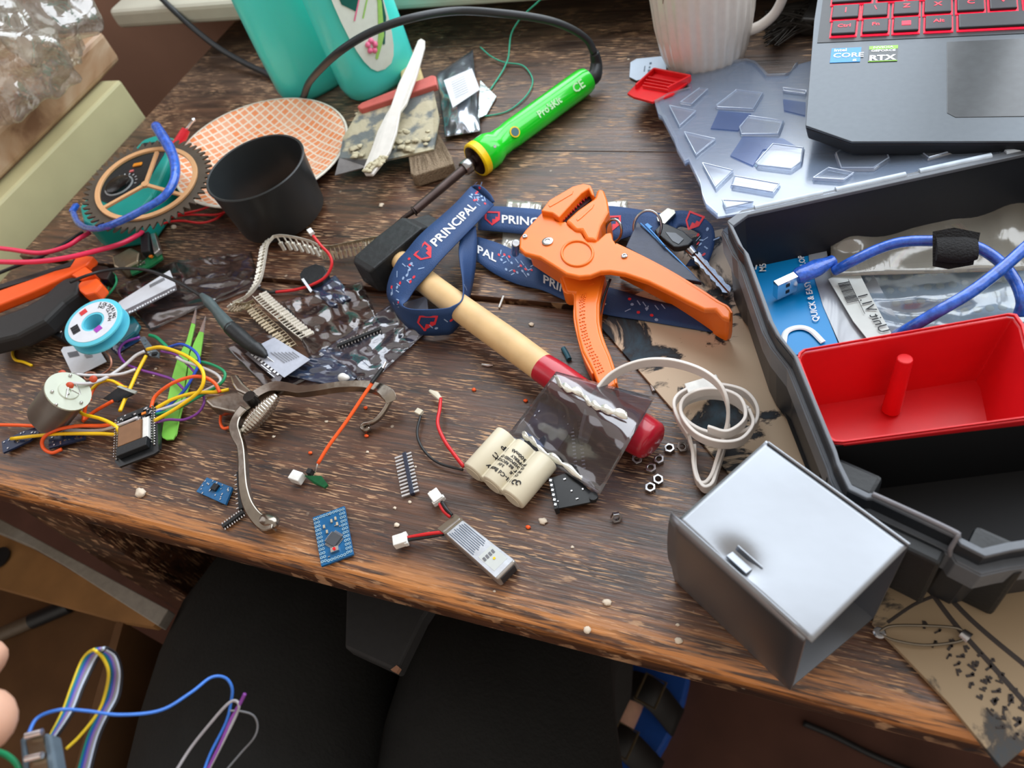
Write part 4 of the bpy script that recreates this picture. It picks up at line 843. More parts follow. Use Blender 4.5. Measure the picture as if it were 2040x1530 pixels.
bottle('cleaner_bottle', 'plain-backed teal cleaner bottle leaning beside the plate, left of the pair', -0.478, 0.556, math.radians(50), 0.98, False)
r, u, v, c, bb = bottle('cleaner_bottle', 'teal cleaner bottle with a white oval label and pink flower, right of the pair', -0.408, 0.560, math.radians(54), 1.0, True)
def BL(x, z, l=0.0006): return c + u * x + V((0, 0, z)) + v * (bb * 1.0 + l)
if (BL(0, .05) - EYE).length > (c - v * bb + V((0, 0, .05)) - EYE).length: v = -v
def oval(w_, z0, z1, l):
    pts = []
    for i in range(28):
        t_ = 2 * math.pi * i / 28; zz = (z0 + z1) / 2 + (z1 - z0) / 2 * math.sin(t_); pts.append(BL(math.copysign(abs(math.cos(t_)) ** .7, math.cos(t_)) * w_, zz, l))
    return pts
MB().prism(oval(0.0215, 0.022, 0.16, 0.0008), 0.0007, up=v).build('label', M('white_label', (222, 232, 224), 0.4, var=0.03), r)
sx_ = 1 if (BL(0.01, .05) - EYE).dot(RT) > (BL(-0.01, .05) - EYE).dot(RT) else -1
def bx_(x, z, w_, h_, mt, l=0.0013, nm='label_print', rot=0.0): 
    X_ = u * sx_ * math.cos(rot) + V((0, 0, math.sin(rot))); return MB().box(BL(sx_ * x, z, l), (w_, h_, 0.0003), X=X_, Z=v).build(nm, mt, r)
dkg = M('dark_green_print', (18, 92, 84), 0.4)
MB().prism([BL(sx_ * x, z, 0.0014) for x, z in ((-.016, .108), (.008, .116), (.010, .094), (-.006, .078), (-.015, .088))], 0.0006, up=v).build('logo_panel', dkg, r)
text('SANYTOL', 0.0085, BL(sx_ * -0.013, 0.092, 0.0018), u * sx_ + V((0, 0, .5)), V((0, 0, 1)), white_ink, r, 0.0002)
mb = MB(); mb.tube([BL(sx_ * x, z, 0.0012) for x, z in ((0.020, 0.10), (0.017, 0.075), (0.008, 0.050), (-0.004, 0.034))], [0.0012, 0.0022, 0.003, 0.0012], 8, flat=.2, up=v); mb.build('green_swoosh', M('lime_print', (160, 214, 110), 0.4), r)
mb = MB(); mb.tube([BL(sx_ * x, z, 0.0012) for x, z in ((0.0205, 0.085), (0.016, 0.062), (0.007, 0.042))], [0.001, 0.0018, 0.001], 8, flat=.2, up=v); mb.build('teal_swoosh', dkg, r)
mb = MB()
for k in range(5): mb.blob(BL(sx_ * (-0.004 + 0.0035 * math.cos(k * 1.256)), 0.046 + 0.0045 * math.sin(k * 1.256), 0.001), 0.0026, k, .1, 6, (1, 1, 1))
mb.build('pink_flower', M('pink_print', (236, 120, 160), 0.4), r, smooth='all')
bx_(-0.002, 0.082, 0.026, 0.0012, M('pink_print', (236, 120, 160)), rot=0.9); bx_(0.004, 0.078, 0.020, 0.0012, M('lime_print', (160, 214, 110)), rot=0.9)

# ================================================================ plate, pot
def plate_mat():
    m, nt, b = nodes('orange_check_paper'); N = nt.nodes; K = nt.links
    tc = N.new('ShaderNodeTexCoord'); mp = N.new('ShaderNodeMapping'); mp.inputs['Scale'].default_value = (150, 150, 1); mp.inputs['Rotation'].default_value = (0, 0, 0.5); K.new(tc.outputs['Object'], mp.inputs[0])
    br = N.new('ShaderNodeTexBrick'); br.offset = 0.0; br.inputs['Scale'].default_value = 1.0; br.inputs['Mortar Size'].default_value = 0.13; br.inputs['Mortar Smooth'].default_value = 0.3; br.inputs['Brick Width'].default_value = 1.0; br.inputs['Row Height'].default_value = 1.0
    br.inputs['Color1'].default_value = lin((240, 140, 78)); br.inputs['Color2'].default_value = lin((238, 176, 140)); br.inputs['Mortar'].default_value = lin((238, 222, 204)); K.new(mp.outputs[0], br.inputs['Vector'])
    K.new(br.outputs[0], b.inputs['Base Color']); b.inputs['Roughness'].default_value = 0.45; return m
pt = thing('paper_plate', 'white paper plate printed with orange checks behind the black cup', 'plate', (-0.468, 0.437, 0))
pc_, pn = V((-0.466, 0.438, 0.0085)), V((0.10, 0.03, 1)).normalized()
MB().lathe([(0.0, 0.0), (0.048, 0.0), (0.053, 0.0015), (0.068, 0.0065), (0.0745, 0.0085), (0.0765, 0.0083), (0.0765, 0.0073), (0.0745, 0.0072), (0.068, 0.005), (0.053, 0.0002), (0.048, -0.0014), (0.0, -0.0014)], pc_, pn, 64).build('dish', plate_mat(), pt, smooth='all')
MB().lathe([(0.0745, 0.0089), (0.0766, 0.0086), (0.0770, 0.0078), (0.0762, 0.0070)], pc_, pn, 64, closed=True).build('white_rim', M('white_paper', (232, 226, 212), 0.5), pt, smooth='all')
cp = thing('plastic_cup', 'matt black plastic cup standing in front of the checked plate', 'cup', (-0.409, 0.372, 0.005))
cm_ = M('matt_black_cup', (36, 40, 42), 0.38, var=0.1, scale=40)
MB().lathe([(0.0, 0.0), (0.0335, 0.0), (0.0352, 0.0015), (0.0386, 0.044), (0.0396, 0.0462), (0.0388, 0.0470), (0.0376, 0.0465), (0.0368, 0.042), (0.033, 0.004), (0.0, 0.003)], V((W(507, 331, 52).x, W(507, 331, 52).y, 0.005)), n=72).build('cup_body', cm_, cp, smooth=True, ang=50)
# ================================================================ left side: meter, wheel, leads
def yflip(c): return c
mmt = thing('multimeter', 'teal and black digital multimeter under the toothed wheel', 'multimeter', W(240, 370, 0))
tealr = M('teal_rubber', (16, 150, 140), 0.4, var=0.06, scale=40)
MB().prism(L('157,412 180,382 243,321 284,277 310,268 345,272 342,300 320,352 303,388 268,434 182,450 164,440', 30), 0.028).build('rubber_case', tealr, mmt, bevel=0.003, seg=3)
MB().prism(L('180,392 200,364 248,322 286,284 334,280 326,306 300,348 262,378 215,404', 31), 0.0012).build('face_panel', black_p, mmt, bevel=0.0005)
c = W(238, 371, 31.2); MB().lathe([(0, 0), (0.0112, 0), (0.0112, 0.003), (0.0095, 0.004), (0, 0.004)], c, n=36).build('selector_dial', M('dial_black', (18, 20, 22), 0.2), mmt, smooth=True)
MB().lathe([(0.0115, 0), (0.0126, 0), (0.0126, 0.001), (0.0115, 0.001)], c, n=48, closed=True).build('dial_ring', M('silver_print', (190, 196, 200), 0.3), mmt, smooth=True)
MB().box(W(274, 328, 31.8), (0.0085, 0.0045, 0.0016), X=(0.8, 0.25, 0)).build('button', M('amber_button', (226, 140, 20), 0.3), mmt, bevel=0.0008)
MB().box(W(262, 341, 31.5), (0.0035, 0.0025, 0.0008), X=(0.8, 0.3, 0)).build('mark', M('pink_mark', (220, 110, 110), 0.4), mmt)
mb = MB()
for k in range(9): a_ = 0.3 + k * 0.32; mb.box(c + V((math.cos(a_) * .0155, math.sin(a_) * .0155, 0.0004)), (0.0018, 0.0008, 0.0002), X=(math.cos(a_), math.sin(a_), 0))
mb.build('dial_marks', white_ink, mmt)
mb = MB(); mb.prism(L('215,418 232,404 262,398 300,380 303,388 268,430 240,436', 33), 0.004); mb.build('case_ridge', tealr, mmt, bevel=0.0015)
pr_ = thing('test_probe', 'red multimeter test probe with its pin pointing up by the plate', 'probe', W(350, 320, 10))
a, b_, c_ = W(352, 292, 26), W(371, 258, 34), W(386, 238, 40); redp = M('probe_red', (214, 34, 50), 0.35)
MB().tube([a, a.lerp(b_, .1), a.lerp(b_, .14), a.lerp(b_, .8), b_], [0.0075, 0.0072, 0.0046, 0.0040, 0.0034], 18).build('guard', redp, pr_, smooth=True)
MB().tube([b_, b_.lerp(c_, .8), c_ + (c_ - b_) * .0, c_ + (c_ - b_) * .12], [0.0011, 0.0011, 0.0019, 0.0004], 12).build('pin', M('bright_plug_steel', (230, 232, 236)), pr_, smooth=True)
MB().tube([a, W(338, 330, 20), W(330, 372, 12)], [0.0055, 0.0055, 0.0048], 14).build('grip', redp, pr_, smooth=True)
MB().tube([W(333, 350, 18), W(318, 400, 10), W(308, 430, 8)], [0.0058, 0.0056, 0.0048], 14).build('grey_sleeve', M('grey_rubber', (92, 100, 98), 0.5), pr_, smooth=True)
# toothed wheel
wl = thing('toothed_wheel', 'tan three-spoked ring on a dark toothed wheel lying over the multimeter', 'wheel', (-0.512, 0.357, 0.038))
wc_ = V((-0.5121, 0.3565, 0.045)); ta, az = math.radians(-9.9), math.radians(164.2); wn = V((math.sin(ta) * math.cos(az), math.sin(ta) * math.sin(az), math.cos(ta)))
_, wa, wb = frame(wn, V((0, 1, 0)))
def ringplate(r_out, r_in, z0, z1):
    n = len(r_out); vs = []
    for z in (z0, z1):
        for rr in (r_in, r_out):
            for k in range(n): an = 2 * math.pi * k / n; vs.append(wc_ + wn * z + (wa * math.cos(an) + wb * math.sin(an)) * rr[k])
    fs = []
    for k in range(n):
        j = (k + 1) % n; fs += [(k, j, n + j, n + k), (2 * n + k, 3 * n + k, 3 * n + j, 2 * n + j), (n + k, n + j, 3 * n + j, 3 * n + k), (k, 2 * n + k, 2 * n + j, j)]
    return vs, fs
NT = 52; pat = [0.0468, 0.0482, 0.0500, 0.0518, 0.0525, 0.0470]
ro = [pat[k % 6] for k in range(NT * 6)]
MB().add(*ringplate(ro, [0.0385] * len(ro), -0.0016, 0.0)).build('toothed_ring', M('dark_bronze_wheel', (92, 84, 74), 0.42, 0.4, 0.15, 60), wl)
tanm = M('tan_printed_plastic', (206, 158, 112), 0.45, var=0.05)
MB().add(*ringplate([0.0412] * 96, [0.0372] * 96, 0.0, 0.0022)).build('tan_ring', tanm, wl, bevel=0.0005)
hub = WP(290, 368, wc_ + wn * 0.0012, wn); mb = MB(); mb.lathe([(0.0, -0.001), (0.0030, -0.001), (0.0030, 0.0014), (0.0, 0.0014)], hub, wn, 20); mb.build('hub', tanm, wl, smooth=True)
for (x, y) in ((313, 303), (206, 415), (364, 389)):
    e = WP(x, y, wc_ + wn * 0.0012, wn); MB().box((hub + e) / 2, ((e - hub).length, 0.0030, 0.0022), X=(e - hub), Z=wn).build('spoke', tanm, wl, bevel=0.0004)
bc_ = thing('blue_cable', 'translucent blue cable looping over the toothed wheel', 'cable', W(300, 380, 40))
MB().tube(curve(L('311,252,62 324,272,62 340,300,60 349,330,60 346,362,58 326,392,56 290,415,54 250,436,50 210,452,44 178,455,34 156,444,26 146,424,20'), 8), [0.0042, 0.0044, 0.0034, 0.0028, 0.0028, 0.0026, 0.0026], 14).build('cord', usb_b, bc_, smooth='all')
MB().box(W(148, 415, 20), (0.005, 0.010, 0.004), X=(0.9, 0.2, 0)).build('end_plug', usb_b, bc_, bevel=0.001)
prd = M('pinkish_red_pvc', (232, 50, 92), 0.35, var=0.04); blk = M('black_pvc', (30, 32, 34), 0.4)
wire('test_lead', 'upper pinkish red test lead sagging in from the left edge', L('-40,490,30 20,497,28 80,504,26 130,492,26 160,474,24 178,464,20'), 0.0019, prd, 'pink red test leads', cat='cable')
wire('test_lead', 'lower pinkish red test lead running to the wheel above the orange pliers', L('-40,521,34 60,522,34 130,514,34 190,500,30 240,486,24 275,468,18 290,455,12'), 0.0020, prd, 'pink red test leads', cat='cable')
wire('test_lead', 'black test lead passing under the upper pink lead', L('-40,560,14 20,535,14 80,512,12 130,484,10 165,462,8'), 0.0015, blk, cat='cable')
rd = M('red_pvc', (206, 34, 40), 0.35, var=0.05)
for k, (s, lab) in enumerate((('470,385,8 436,398,9 410,414,9 372,424,8 335,430,8 305,445,8', 'thin red wire, uppermost of the bundle running behind the black cup'), ('470,410,5 438,426,6 405,428,7 370,428,6 330,436,6 308,452,6', 'thin red wire, middle of the bundle beside the black cup'), ('452,418,5 430,436,6 400,444,6 360,440,6 325,446,6 300,470,6', 'thin red wire, lowest of the bundle beside the black cup'))):
    wire('thin_wire', lab, L(s), 0.0010, rd, 'red wires by the cup')
# pliers
pl_ = thing('pliers', 'pliers with orange and black handles entering at the left edge', 'pliers', W(100, 580, 0))
orh = M('orange_grip', (246, 92, 28), 0.4, var=0.03)
MB().prism(L('-60,590 0,577 63,555 110,538 138,531 151,511 165,508 186,509 178,520 171,527 150,540 126,552 60,582 0,606 -60,630', 26), 0.008).build('upper_grip', orh, pl_, bevel=0.0018, seg=3)
MB().prism(L('-60,580 0,565 80,540 141,520 150,512 140,530 110,539 63,556 -60,592', 24), 0.012).build('grip_backing', blk, pl_, bevel=0.0015)
MB().prism(L('141,547 169,530 188,544 160,557', 27), 0.009).build('grip_insert', orh, pl_, bevel=0.0012)
MB().prism(L('154,568 160,560 193,553 203,566 188,583 169,587 157,578', 27), 0.010).build('grip_tip', orh, pl_, bevel=0.0015)
MB().prism(L('-60,640 0,626 47,609 85,588 110,565 128,552 146,548 160,555 155,580 126,601 88,638 31,668 -60,690', 26), 0.016).build('lower_grip', M('black_rubber_grip', (34, 35, 36), 0.5, var=0.1), pl_, bevel=0.004, seg=3)
MB().prism(L('180,534 194,528 214,530 222,540 214,556 200,556 186,548', 20), 0.010).build('jaw', M('dark_tool_steel', (58, 56, 54), 0.35, 0.8), pl_, bevel=0.001)
# green board with silver box
pcbg = M('green_circuit_board', (16, 104, 62), 0.35, var=0.15, scale=300)
gbd = thing('circuit_board', 'green circuit board with silver parts between the red leads and the pliers', 'circuit board', W(295, 500, 2))
MB().prism(L('262,547 258,535 292,515 300,500 296,462 311,462 324,514 300,530', 8), 0.0016).build('board', pcbg, gbd)
MB().prism(L('298,466 308,463 318,496 306,505', 13), 0.005).build('silver_part', silver_w, gbd, bevel=0.0008)
MB().prism(L('278,466 296,460 298,500 280,502', 14), 0.008).build('black_part', black_p, gbd, bevel=0.001)
MB().prism(L('222,512 260,492 278,502 275,520 240,538 226,530', 12), 0.010).build('metal_can', M('champagne_metal', (160, 150, 128), 0.3, 0.9), gbd, bevel=0.0015)
MB().box(W(301, 511, 9.5), (0.003, 0.002, 0.0016)).build('amber_part', M('amber', (230, 130, 40), 0.4), gbd)
mb = MB()
for k in range(9): mb.box(W(266 + random.uniform(0, 24), 528 - k * 1.5 + random.uniform(-3, 8), 9), (0.0016, 0.001, 0.001), X=(random.random(), random.random(), 0))
tag(mb.build('small_parts', silver_w, gbd), kind='stuff')
# test probe with thin lead
gp = thing('needle_probe', 'grey and black needle probe with a thin black lead lying on the crimp terminals', 'probe', W(460, 650, 5))
MB().tube(curve(L('140,562,32 170,550,32 205,540,28 250,535,24 300,540,22 350,560,20 385,580,20 404,592,20'), 8), 0.0012, 10).build('lead', blk, gp, smooth='all')
gsl = M('slate_green_plastic', (74, 88, 90), 0.45)
MB().tube(curve(L('402,588,20 416,602,20 430,618,19 446,638,18 462,656,17'), 5), [0.0019, 0.0038, 0.0034, 0.0044, 0.0046], 16).build('rear_grip', gsl, gp, smooth=True)
MB().tube(curve(L('458,652,17 476,668,15 500,688,13 512,696,12'), 5), [0.0050, 0.0054, 0.0046, 0.0042], 16).build('front_grip', black_p, gp, smooth=True)
MB().tube(L('510,694,12 524,704,11 530,710,10'), [0.0048, 0.0032, 0.0018], 14).build('nose', black_p, gp, smooth=True)
MB().tube(L('528,708,10 552,726,7'), [0.0006, 0.0002], 8).build('needle', steel, gp)
# labelled bag left
smoky = film('smoky_blue_film', (220, 214, 214), 0.05, (96, 92, 100), 0.14, 14, 0.45, 0.6)
def fsheet(name, label, corners, zf, mt, nu=22, nv=18, amp=2.0, fr=3.0, seed=1, cat='bag'):
    (ax_, ay), (bx2, by2), (cx2, cy2), (dx, dy) = corners
    def fn(u, v):
        x = (ax_ * (1 - u) + bx2 * u) * (1 - v) + (dx * (1 - u) + cx2 * u) * v; y = (ay * (1 - u) + by2 * u) * (1 - v) + (dy * (1 - u) + cy2 * u) * v
        return W(x, y, zf(u, v) + amp * abs(noise.noise(V((u * fr, v * fr, seed)))) + amp * .3 * abs(noise.noise(V((u * fr * 3, v * fr * 3, seed)))))
    o = MB().sheet(fn, nu, nv, 0.00025).build(name, mt, None, smooth='all'); return tag(o, label, cat)
fsheet('antistatic_bag', 'smoky bag with a long white label lying above the blue spool', ((226, 575), (346, 520), (505, 560), (300, 660)), lambda u, v: 1.0, smoky, amp=5, seed=3)
fsheet('antistatic_bag', 'smoky film reaching from the labelled bag towards the crimp terminals', ((346, 520), (500, 500), (520, 570), (372, 625)), lambda u, v: 0.8, smoky, amp=4, seed=4)
lab1 = thing('bag_label', 'long white barcode sticker on the smoky bag above the spool', 'label', W(290, 590, 8))
MB().prism(L('236,602 338,538 350,568 240,622', 9.5), 0.0004).build('sticker', label_w, lab1)
MB().prism(L('240,622 350,568 352,578 242,634', 9.3), 0.0003).build('grey_strip', M('grey_strip', (110, 108, 114), 0.4), lab1)
X = W(350, 576, 10) - W(242, 632, 10); Y = W(300, 560, 10) - W(306, 590, 10)
mb = MB(); rq = random.Random(4)
for k in range(20): mb.box(W(246, 630, 9.9) + X * ((k + .5) / 21) + Y.normalized() * rq.uniform(.0003, .0012), (.0010 + .0008 * rq.random(), .0016 + .0006 * rq.random(), .0002), X=X)
mb.build('white_print', white_ink, lab1)
mb = MB()
for k in range(14): mb.box(W(318, 560, 9.8) + X.normalized() * (k * 0.0009 - 0.008), (0.0004, 0.004, 0.0001), X=X)
mb.build('barcode', ink, lab1)
# spool
sc_ = V((-0.4785, 0.2268, 0.030)); ta, az = math.radians(-6.8), math.radians(149.4); sn = V((math.sin(ta) * math.cos(az), math.sin(ta) * math.sin(az), math.cos(ta)))
so_ = thing('solder_wick_spool', 'light blue spool of copper desoldering braid with a printed white label', 'spool', sc_ - V((0, 0, .012)))
cyan = M('sky_blue_plastic', (96, 200, 222), 0.35, var=0.04, sss=0.1)
mb = MB(); mb.lathe([(0.0070, 0.0), (0.0200, 0.0), (0.0212, -0.0005), (0.0215, -0.0015), (0.0208, -0.0022), (0.0120, -0.0024), (0.0120, -0.0085), (0.0212, -0.0087), (0.0215, -0.0098), (0.0205, -0.0106), (0.0070, -0.0108)], sc_, sn, 56, closed=True); mb.build('spool_body', cyan, so_, smooth=True)
MB().lathe([(0.0085, 0.0003), (0.0180, 0.0003), (0.0180, 0.0000), (0.0085, 0.0000)], sc_, sn, 48, closed=True).build('label', label_w, so_, smooth=True)
_, sa_, sb_ = frame(sn, V((0, 1, 0)))
def spp(x, y): return WP(x, y, sc_ + sn * 0.0005, sn)
def patch(x, y, w_, h_, mt, nm, xd): p = spp(x, y); q = spp(x + xd[0], y + xd[1]) - p; return MB().box(p, (w_, h_, 0.0002), X=q, Z=sn).build(nm, mt, so_)
patch(166, 622, 0.0052, 0.0042, M('print_red', (206, 50, 54), 0.4), 'red_patch', (10, -7)); patch(195, 655, 0.0052, 0.0046, M('print_purple', (160, 60, 180), 0.4), 'purple_patch', (10, -8))
mb = MB(); p = spp(148, 652); q = (spp(158, 672) - p).normalized(); q2 = sn.cross(q)
for k in range(9): mb.box(p + q * (k * 0.0009 - 0.001) , (0.0005 if k % 3 else 0.0008, 0.0055, 0.0002), X=q, Z=sn)
mb.build('barcode', ink, so_)
mb = MB(); vv = (spp(230, 640) - sc_).normalized()
base_a = math.atan2((spp(196, 605) - sc_).dot(sb_), (spp(196, 605) - sc_).dot(sa_)); 
dirn = 1 if (spp(236, 640) - sc_).dot(sb_ * math.cos(base_a) - sa_ * math.sin(base_a)) > 0 else -1
for row, (word, rr) in enumerate((('SOLDERING', 0.0158), ('NO CLEAN', 0.0128))):
    for i, ch in enumerate(word):
        an = base_a + dirn * (i * 0.165 * 0.0158 / rr + 0.05); rd_ = sa_ * math.cos(an) + sb_ * math.sin(an); tn = (sb_ * math.cos(an) - sa_ * math.sin(an)) * dirn
        if ch != ' ': put_text(mb, ch, 0.0034, sc_ + sn * 0.0005 + rd_ * (rr - 0.001), tn, rd_, 0.0001)
mb.build('lettering', ink, so_)
MB().tube(curve(L('187,672,22 196,688,16 212,700,14 221,716,12 220,732,9 206,744,6 186,752,4 173,756,3 168,748,3 176,742,4 190,744,4 188,754,3'), 6), 0.0007, 6).build('copper_braid', M('copper_pink', (206, 150, 128), 0.4, 0.6), so_, smooth='all')
tag(MB().prism(L('234,640 248,626 264,628 277,646 270,660 240,682 226,672', 5), 0.004).build('plastic_piece', film('teal_clear', (70, 170, 180), 0.4, (40, 150, 165), 0.2, 30, 0.3), None, bevel=0.001), 'translucent teal plastic piece under the right side of the blue spool', 'plastic piece')
fsheet('antistatic_bag', 'small dark blue film scrap below the blue spool', ((215, 690), (276, 662), (282, 676), (232, 706)), lambda u, v: 0.6, film('deep_blue_film', (90, 120, 160), 0.5, (30, 60, 110), 0.15, 30, 0.6), 8, 8, 1, seed=8)
lab2 = thing('barcode_tag', 'white barcode tag with small print lying just below the spool', 'tag', W(165, 715, 0))
MB().prism(L('121,698 126,691 190,684 212,720 182,735 152,749 142,742', 3.2), 0.0006).build('card', label_w, lab2, bevel=0.0002)
mb = MB(); X = (W(180, 690, 3) - W(130, 700, 3)).normalized(); Y = (W(155, 740, 3) - W(135, 700, 3)).normalized()
for k in range(12): mb.box(W(134, 702, 3.6) + Y * (0.0006 + k * 0.0006) + X * 0.004, (0.0085, 0.0003, 0.0001), X=X)
for k in range(6): mb.box(W(172, 700, 3.6) + Y * (k * 0.0017) , (0.0065 - 0.0006 * (k % 3), 0.0005, 0.0001), X=X)
mb.build('barcode', M('grey_ink', (110, 112, 118), 0.6), lab2)
hdr = thing('header_socket', 'black socket strip with white solder dots left of the blue spool', 'connector', W(108, 660, 0))
MB().prism(L('87,657 93,645 126,660 122,674', 9), 0.0085).build('housing', black_p, hdr, bevel=0.0004)
mb = MB()
for k in range(7): mb.blob(W(94 + k * 4.6, 648 + k * 2.2, 9.6), 0.0009, k, .1, 5)
tag(mb.build('solder_dots', silver_w, hdr, smooth='all'), kind='stuff')
blu = M('blue_pvc', (36, 80, 190), 0.35, var=0.04); grn = M('green_pvc', (28, 140, 92), 0.35, var=0.04); yel = M('yellow_pvc', (250, 204, 24), 0.35, var=0.03); orw = M('orange_pvc', (250, 96, 36), 0.35, var=0.04); wht = M('white_pvc', (204, 202, 204), 0.35, var=0.03); pur = M('purple_pvc', (128, 62, 150), 0.35, var=0.05)
wire('thin_wire', 'blue wire leaving the black socket strip towards the orange pliers', L('108,652,10 125,640,12 150,622,8 165,606,10 182,592,14 200,576,14 206,560,14'), 0.0008, blu)
wire('thin_wire', 'blue wire passing behind the top of the spool', L('160,600,8 163,608,8 150,625,8'), 0.0008, blu)
wire('thin_wire', 'green wire arching just above the blue spool, outer of the two', L('214,538,14 228,548,14 232,562,14 222,580,12 205,596,10'), 0.0009, grn)
wire('thin_wire', 'green wire arching just above the blue spool, inner of the two', L('205,545,12 216,556,13 216,574,11 206,590,9'), 0.0008, grn)
wire('metal_rod', 'thin steel rod lying between the black grip and the spool', L('125,611,4 160,600,5 190,590,6'), 0.0008, silver_w, cat='rod')
wire('wire_offcut', 'short curled yellow wire offcut alone near the left edge', L('27,692,1.2 25,706,1.2 31,717,1.2 46,721,1.2 63,728,1.2'), 0.0011, yel, cat='wire offcut')
# motor
mo = thing('dc_motor', 'small grey electric motor with a pale round end plate and wires', 'motor', W(110, 830, 0))
f0, f1 = W(135, 781, 32), W(98, 828, 13.5); ax = (f0 - f1).normalized(); R0 = 0.0133
MB().tube([f1 - ax * .0015, f1, f0 - ax * .001, f0], [R0 * .9, R0, R0, R0 * .97], 36).build('can', M('motor_steel', (128, 124, 120), 0.38, 0.7, 0.08, 60), mo, smooth=True)
MB().lathe([(0, 0), (R0 * 1.06, 0), (R0 * 1.06, 0.0014), (R0 * .5, 0.0014), (R0 * .45, 0.0022), (R0 * .12, 0.0022), (R0 * .1, .001), (0, .001)], f0, ax, 36).build('end_plate', M('pale_green_grey', (196, 204, 188), 0.4, var=0.06, scale=80), mo, smooth=True)
_, ma, mb2 = frame(ax)
for (x, y) in ((124, 744), (139, 768), (186, 755)):
    p = W(x, y, 34); MB().lathe([(0, -.0008), (.0018, -.0006), (.0024, 0), (.0018, .0006), (0, .0008)], p, (EYE - p), 16).build('ceramic_capacitor', M('orange_ceramic', (196, 76, 44), 0.4), mo, smooth=True)
mb = MB()
for s in ('100,770,34 112,760,36 122,750,35', '112,768,35 118,758,36 126,772,35', '136,772,35 132,792,34', '152,765,36 160,785,34 144,778,34', '118,750,34 132,746,34 150,742,32'): mb.tube(curve(L(s), 3), 0.0004, 6)
mb.build('terminal_wires', silver_w, mo)
mb = MB()
for (x, y) in ((112, 806), (135, 785), (162, 802), (104, 780), (140, 748)): mb.blob(WP(x, y, f0 + ax * .002, ax), 0.0011, 1, .1, 6)
mb.build('solder_joints', silver_w, mo, smooth='all')
# boards
navyb = M('navy_circuit_board', (22, 40, 72), 0.35, var=0.3, scale=400)
def bits(mb, poly, n, z, seed, sz=(0.0006, 0.0014)):
    rd = random.Random(seed); xs = [p.x for p in poly]; ys = [p.y for p in poly]; k = 0
    from mathutils.geometry import intersect_point_tri_2d
    while k < n:
        x, y = rd.uniform(min(xs), max(xs)), rd.uniform(min(ys), max(ys)); ok = False; c0 = sum(poly, V((0, 0, 0))) / len(poly)
        for i in range(len(poly)):
            a, b2 = c0.lerp(poly[i], .9), c0.lerp(poly[(i + 1) % len(poly)], .9)
            if intersect_point_tri_2d((x, y), c0.xy, a.xy, b2.xy): ok = True
        k += 1
        if ok: mb.box((x, y, z), (rd.uniform(*sz), rd.uniform(*sz) * .7, 0.0006), X=poly[1] - poly[0])
def board(label, outline, z, mt, n, seed, name='circuit_board', th=0.0015, chips=(), group=None):
    P_ = L(outline, z); r = thing(name, label, 'circuit board', sum(P_, V((0, 0, 0))) / len(P_) - V((0, 0, th)), group)
    MB().prism(P_, th).build('board', mt, r)
    mb = MB(); bits(mb, P_, n, z / 1000 + 0.0003, seed)
    if mb.v: tag(mb.build('small_parts', silver_w, r), kind='stuff')
    for (x, y, a_, b2, h_) in chips: MB().box(W(x, y, z) + V((0, 0, h_ / 2)), (a_, b2, h_), X=P_[1] - P_[0]).build('chip', black_p, r, bevel=0.0002)
    return r
board('narrow dark blue circuit board at the far left under the orange wire', '3,880 43,860 69,852 78,862 58,878 6,902', 4, navyb, 40, 1)
board('dark blue circuit board tucked beneath the motor and yellow wire', '97,872 130,858 168,865 169,874 97,893', 4, navyb, 36, 2)
t3 = thing('glass_panel', 'small dark glassy panel tilted among the orange wires', 'display', W(235, 785, 4))
MB().prism([W(205, 794, 6), W(236, 771, 12), W(271, 781, 14), W(234, 800, 8)], 0.0012).build('glass', M('dark_glass', (40, 48, 54), 0.12), t3); MB().prism([W(232, 770, 13), W(238, 768, 13), W(273, 779, 15), W(268, 784, 14)], 0.001).build('edge_strip', M('pale_edge', (176, 184, 180), 0.4), t3)
board('small grey sensor board with solder pads near the purple wire loop', '276,672 288,670 303,690 317,702 315,712 298,709 287,690', 9, M('grey_sensor_board', (96, 104, 110), 0.35, var=0.2, scale=500), 30, 3, chips=((309, 706, .004, .0025, .0014),))
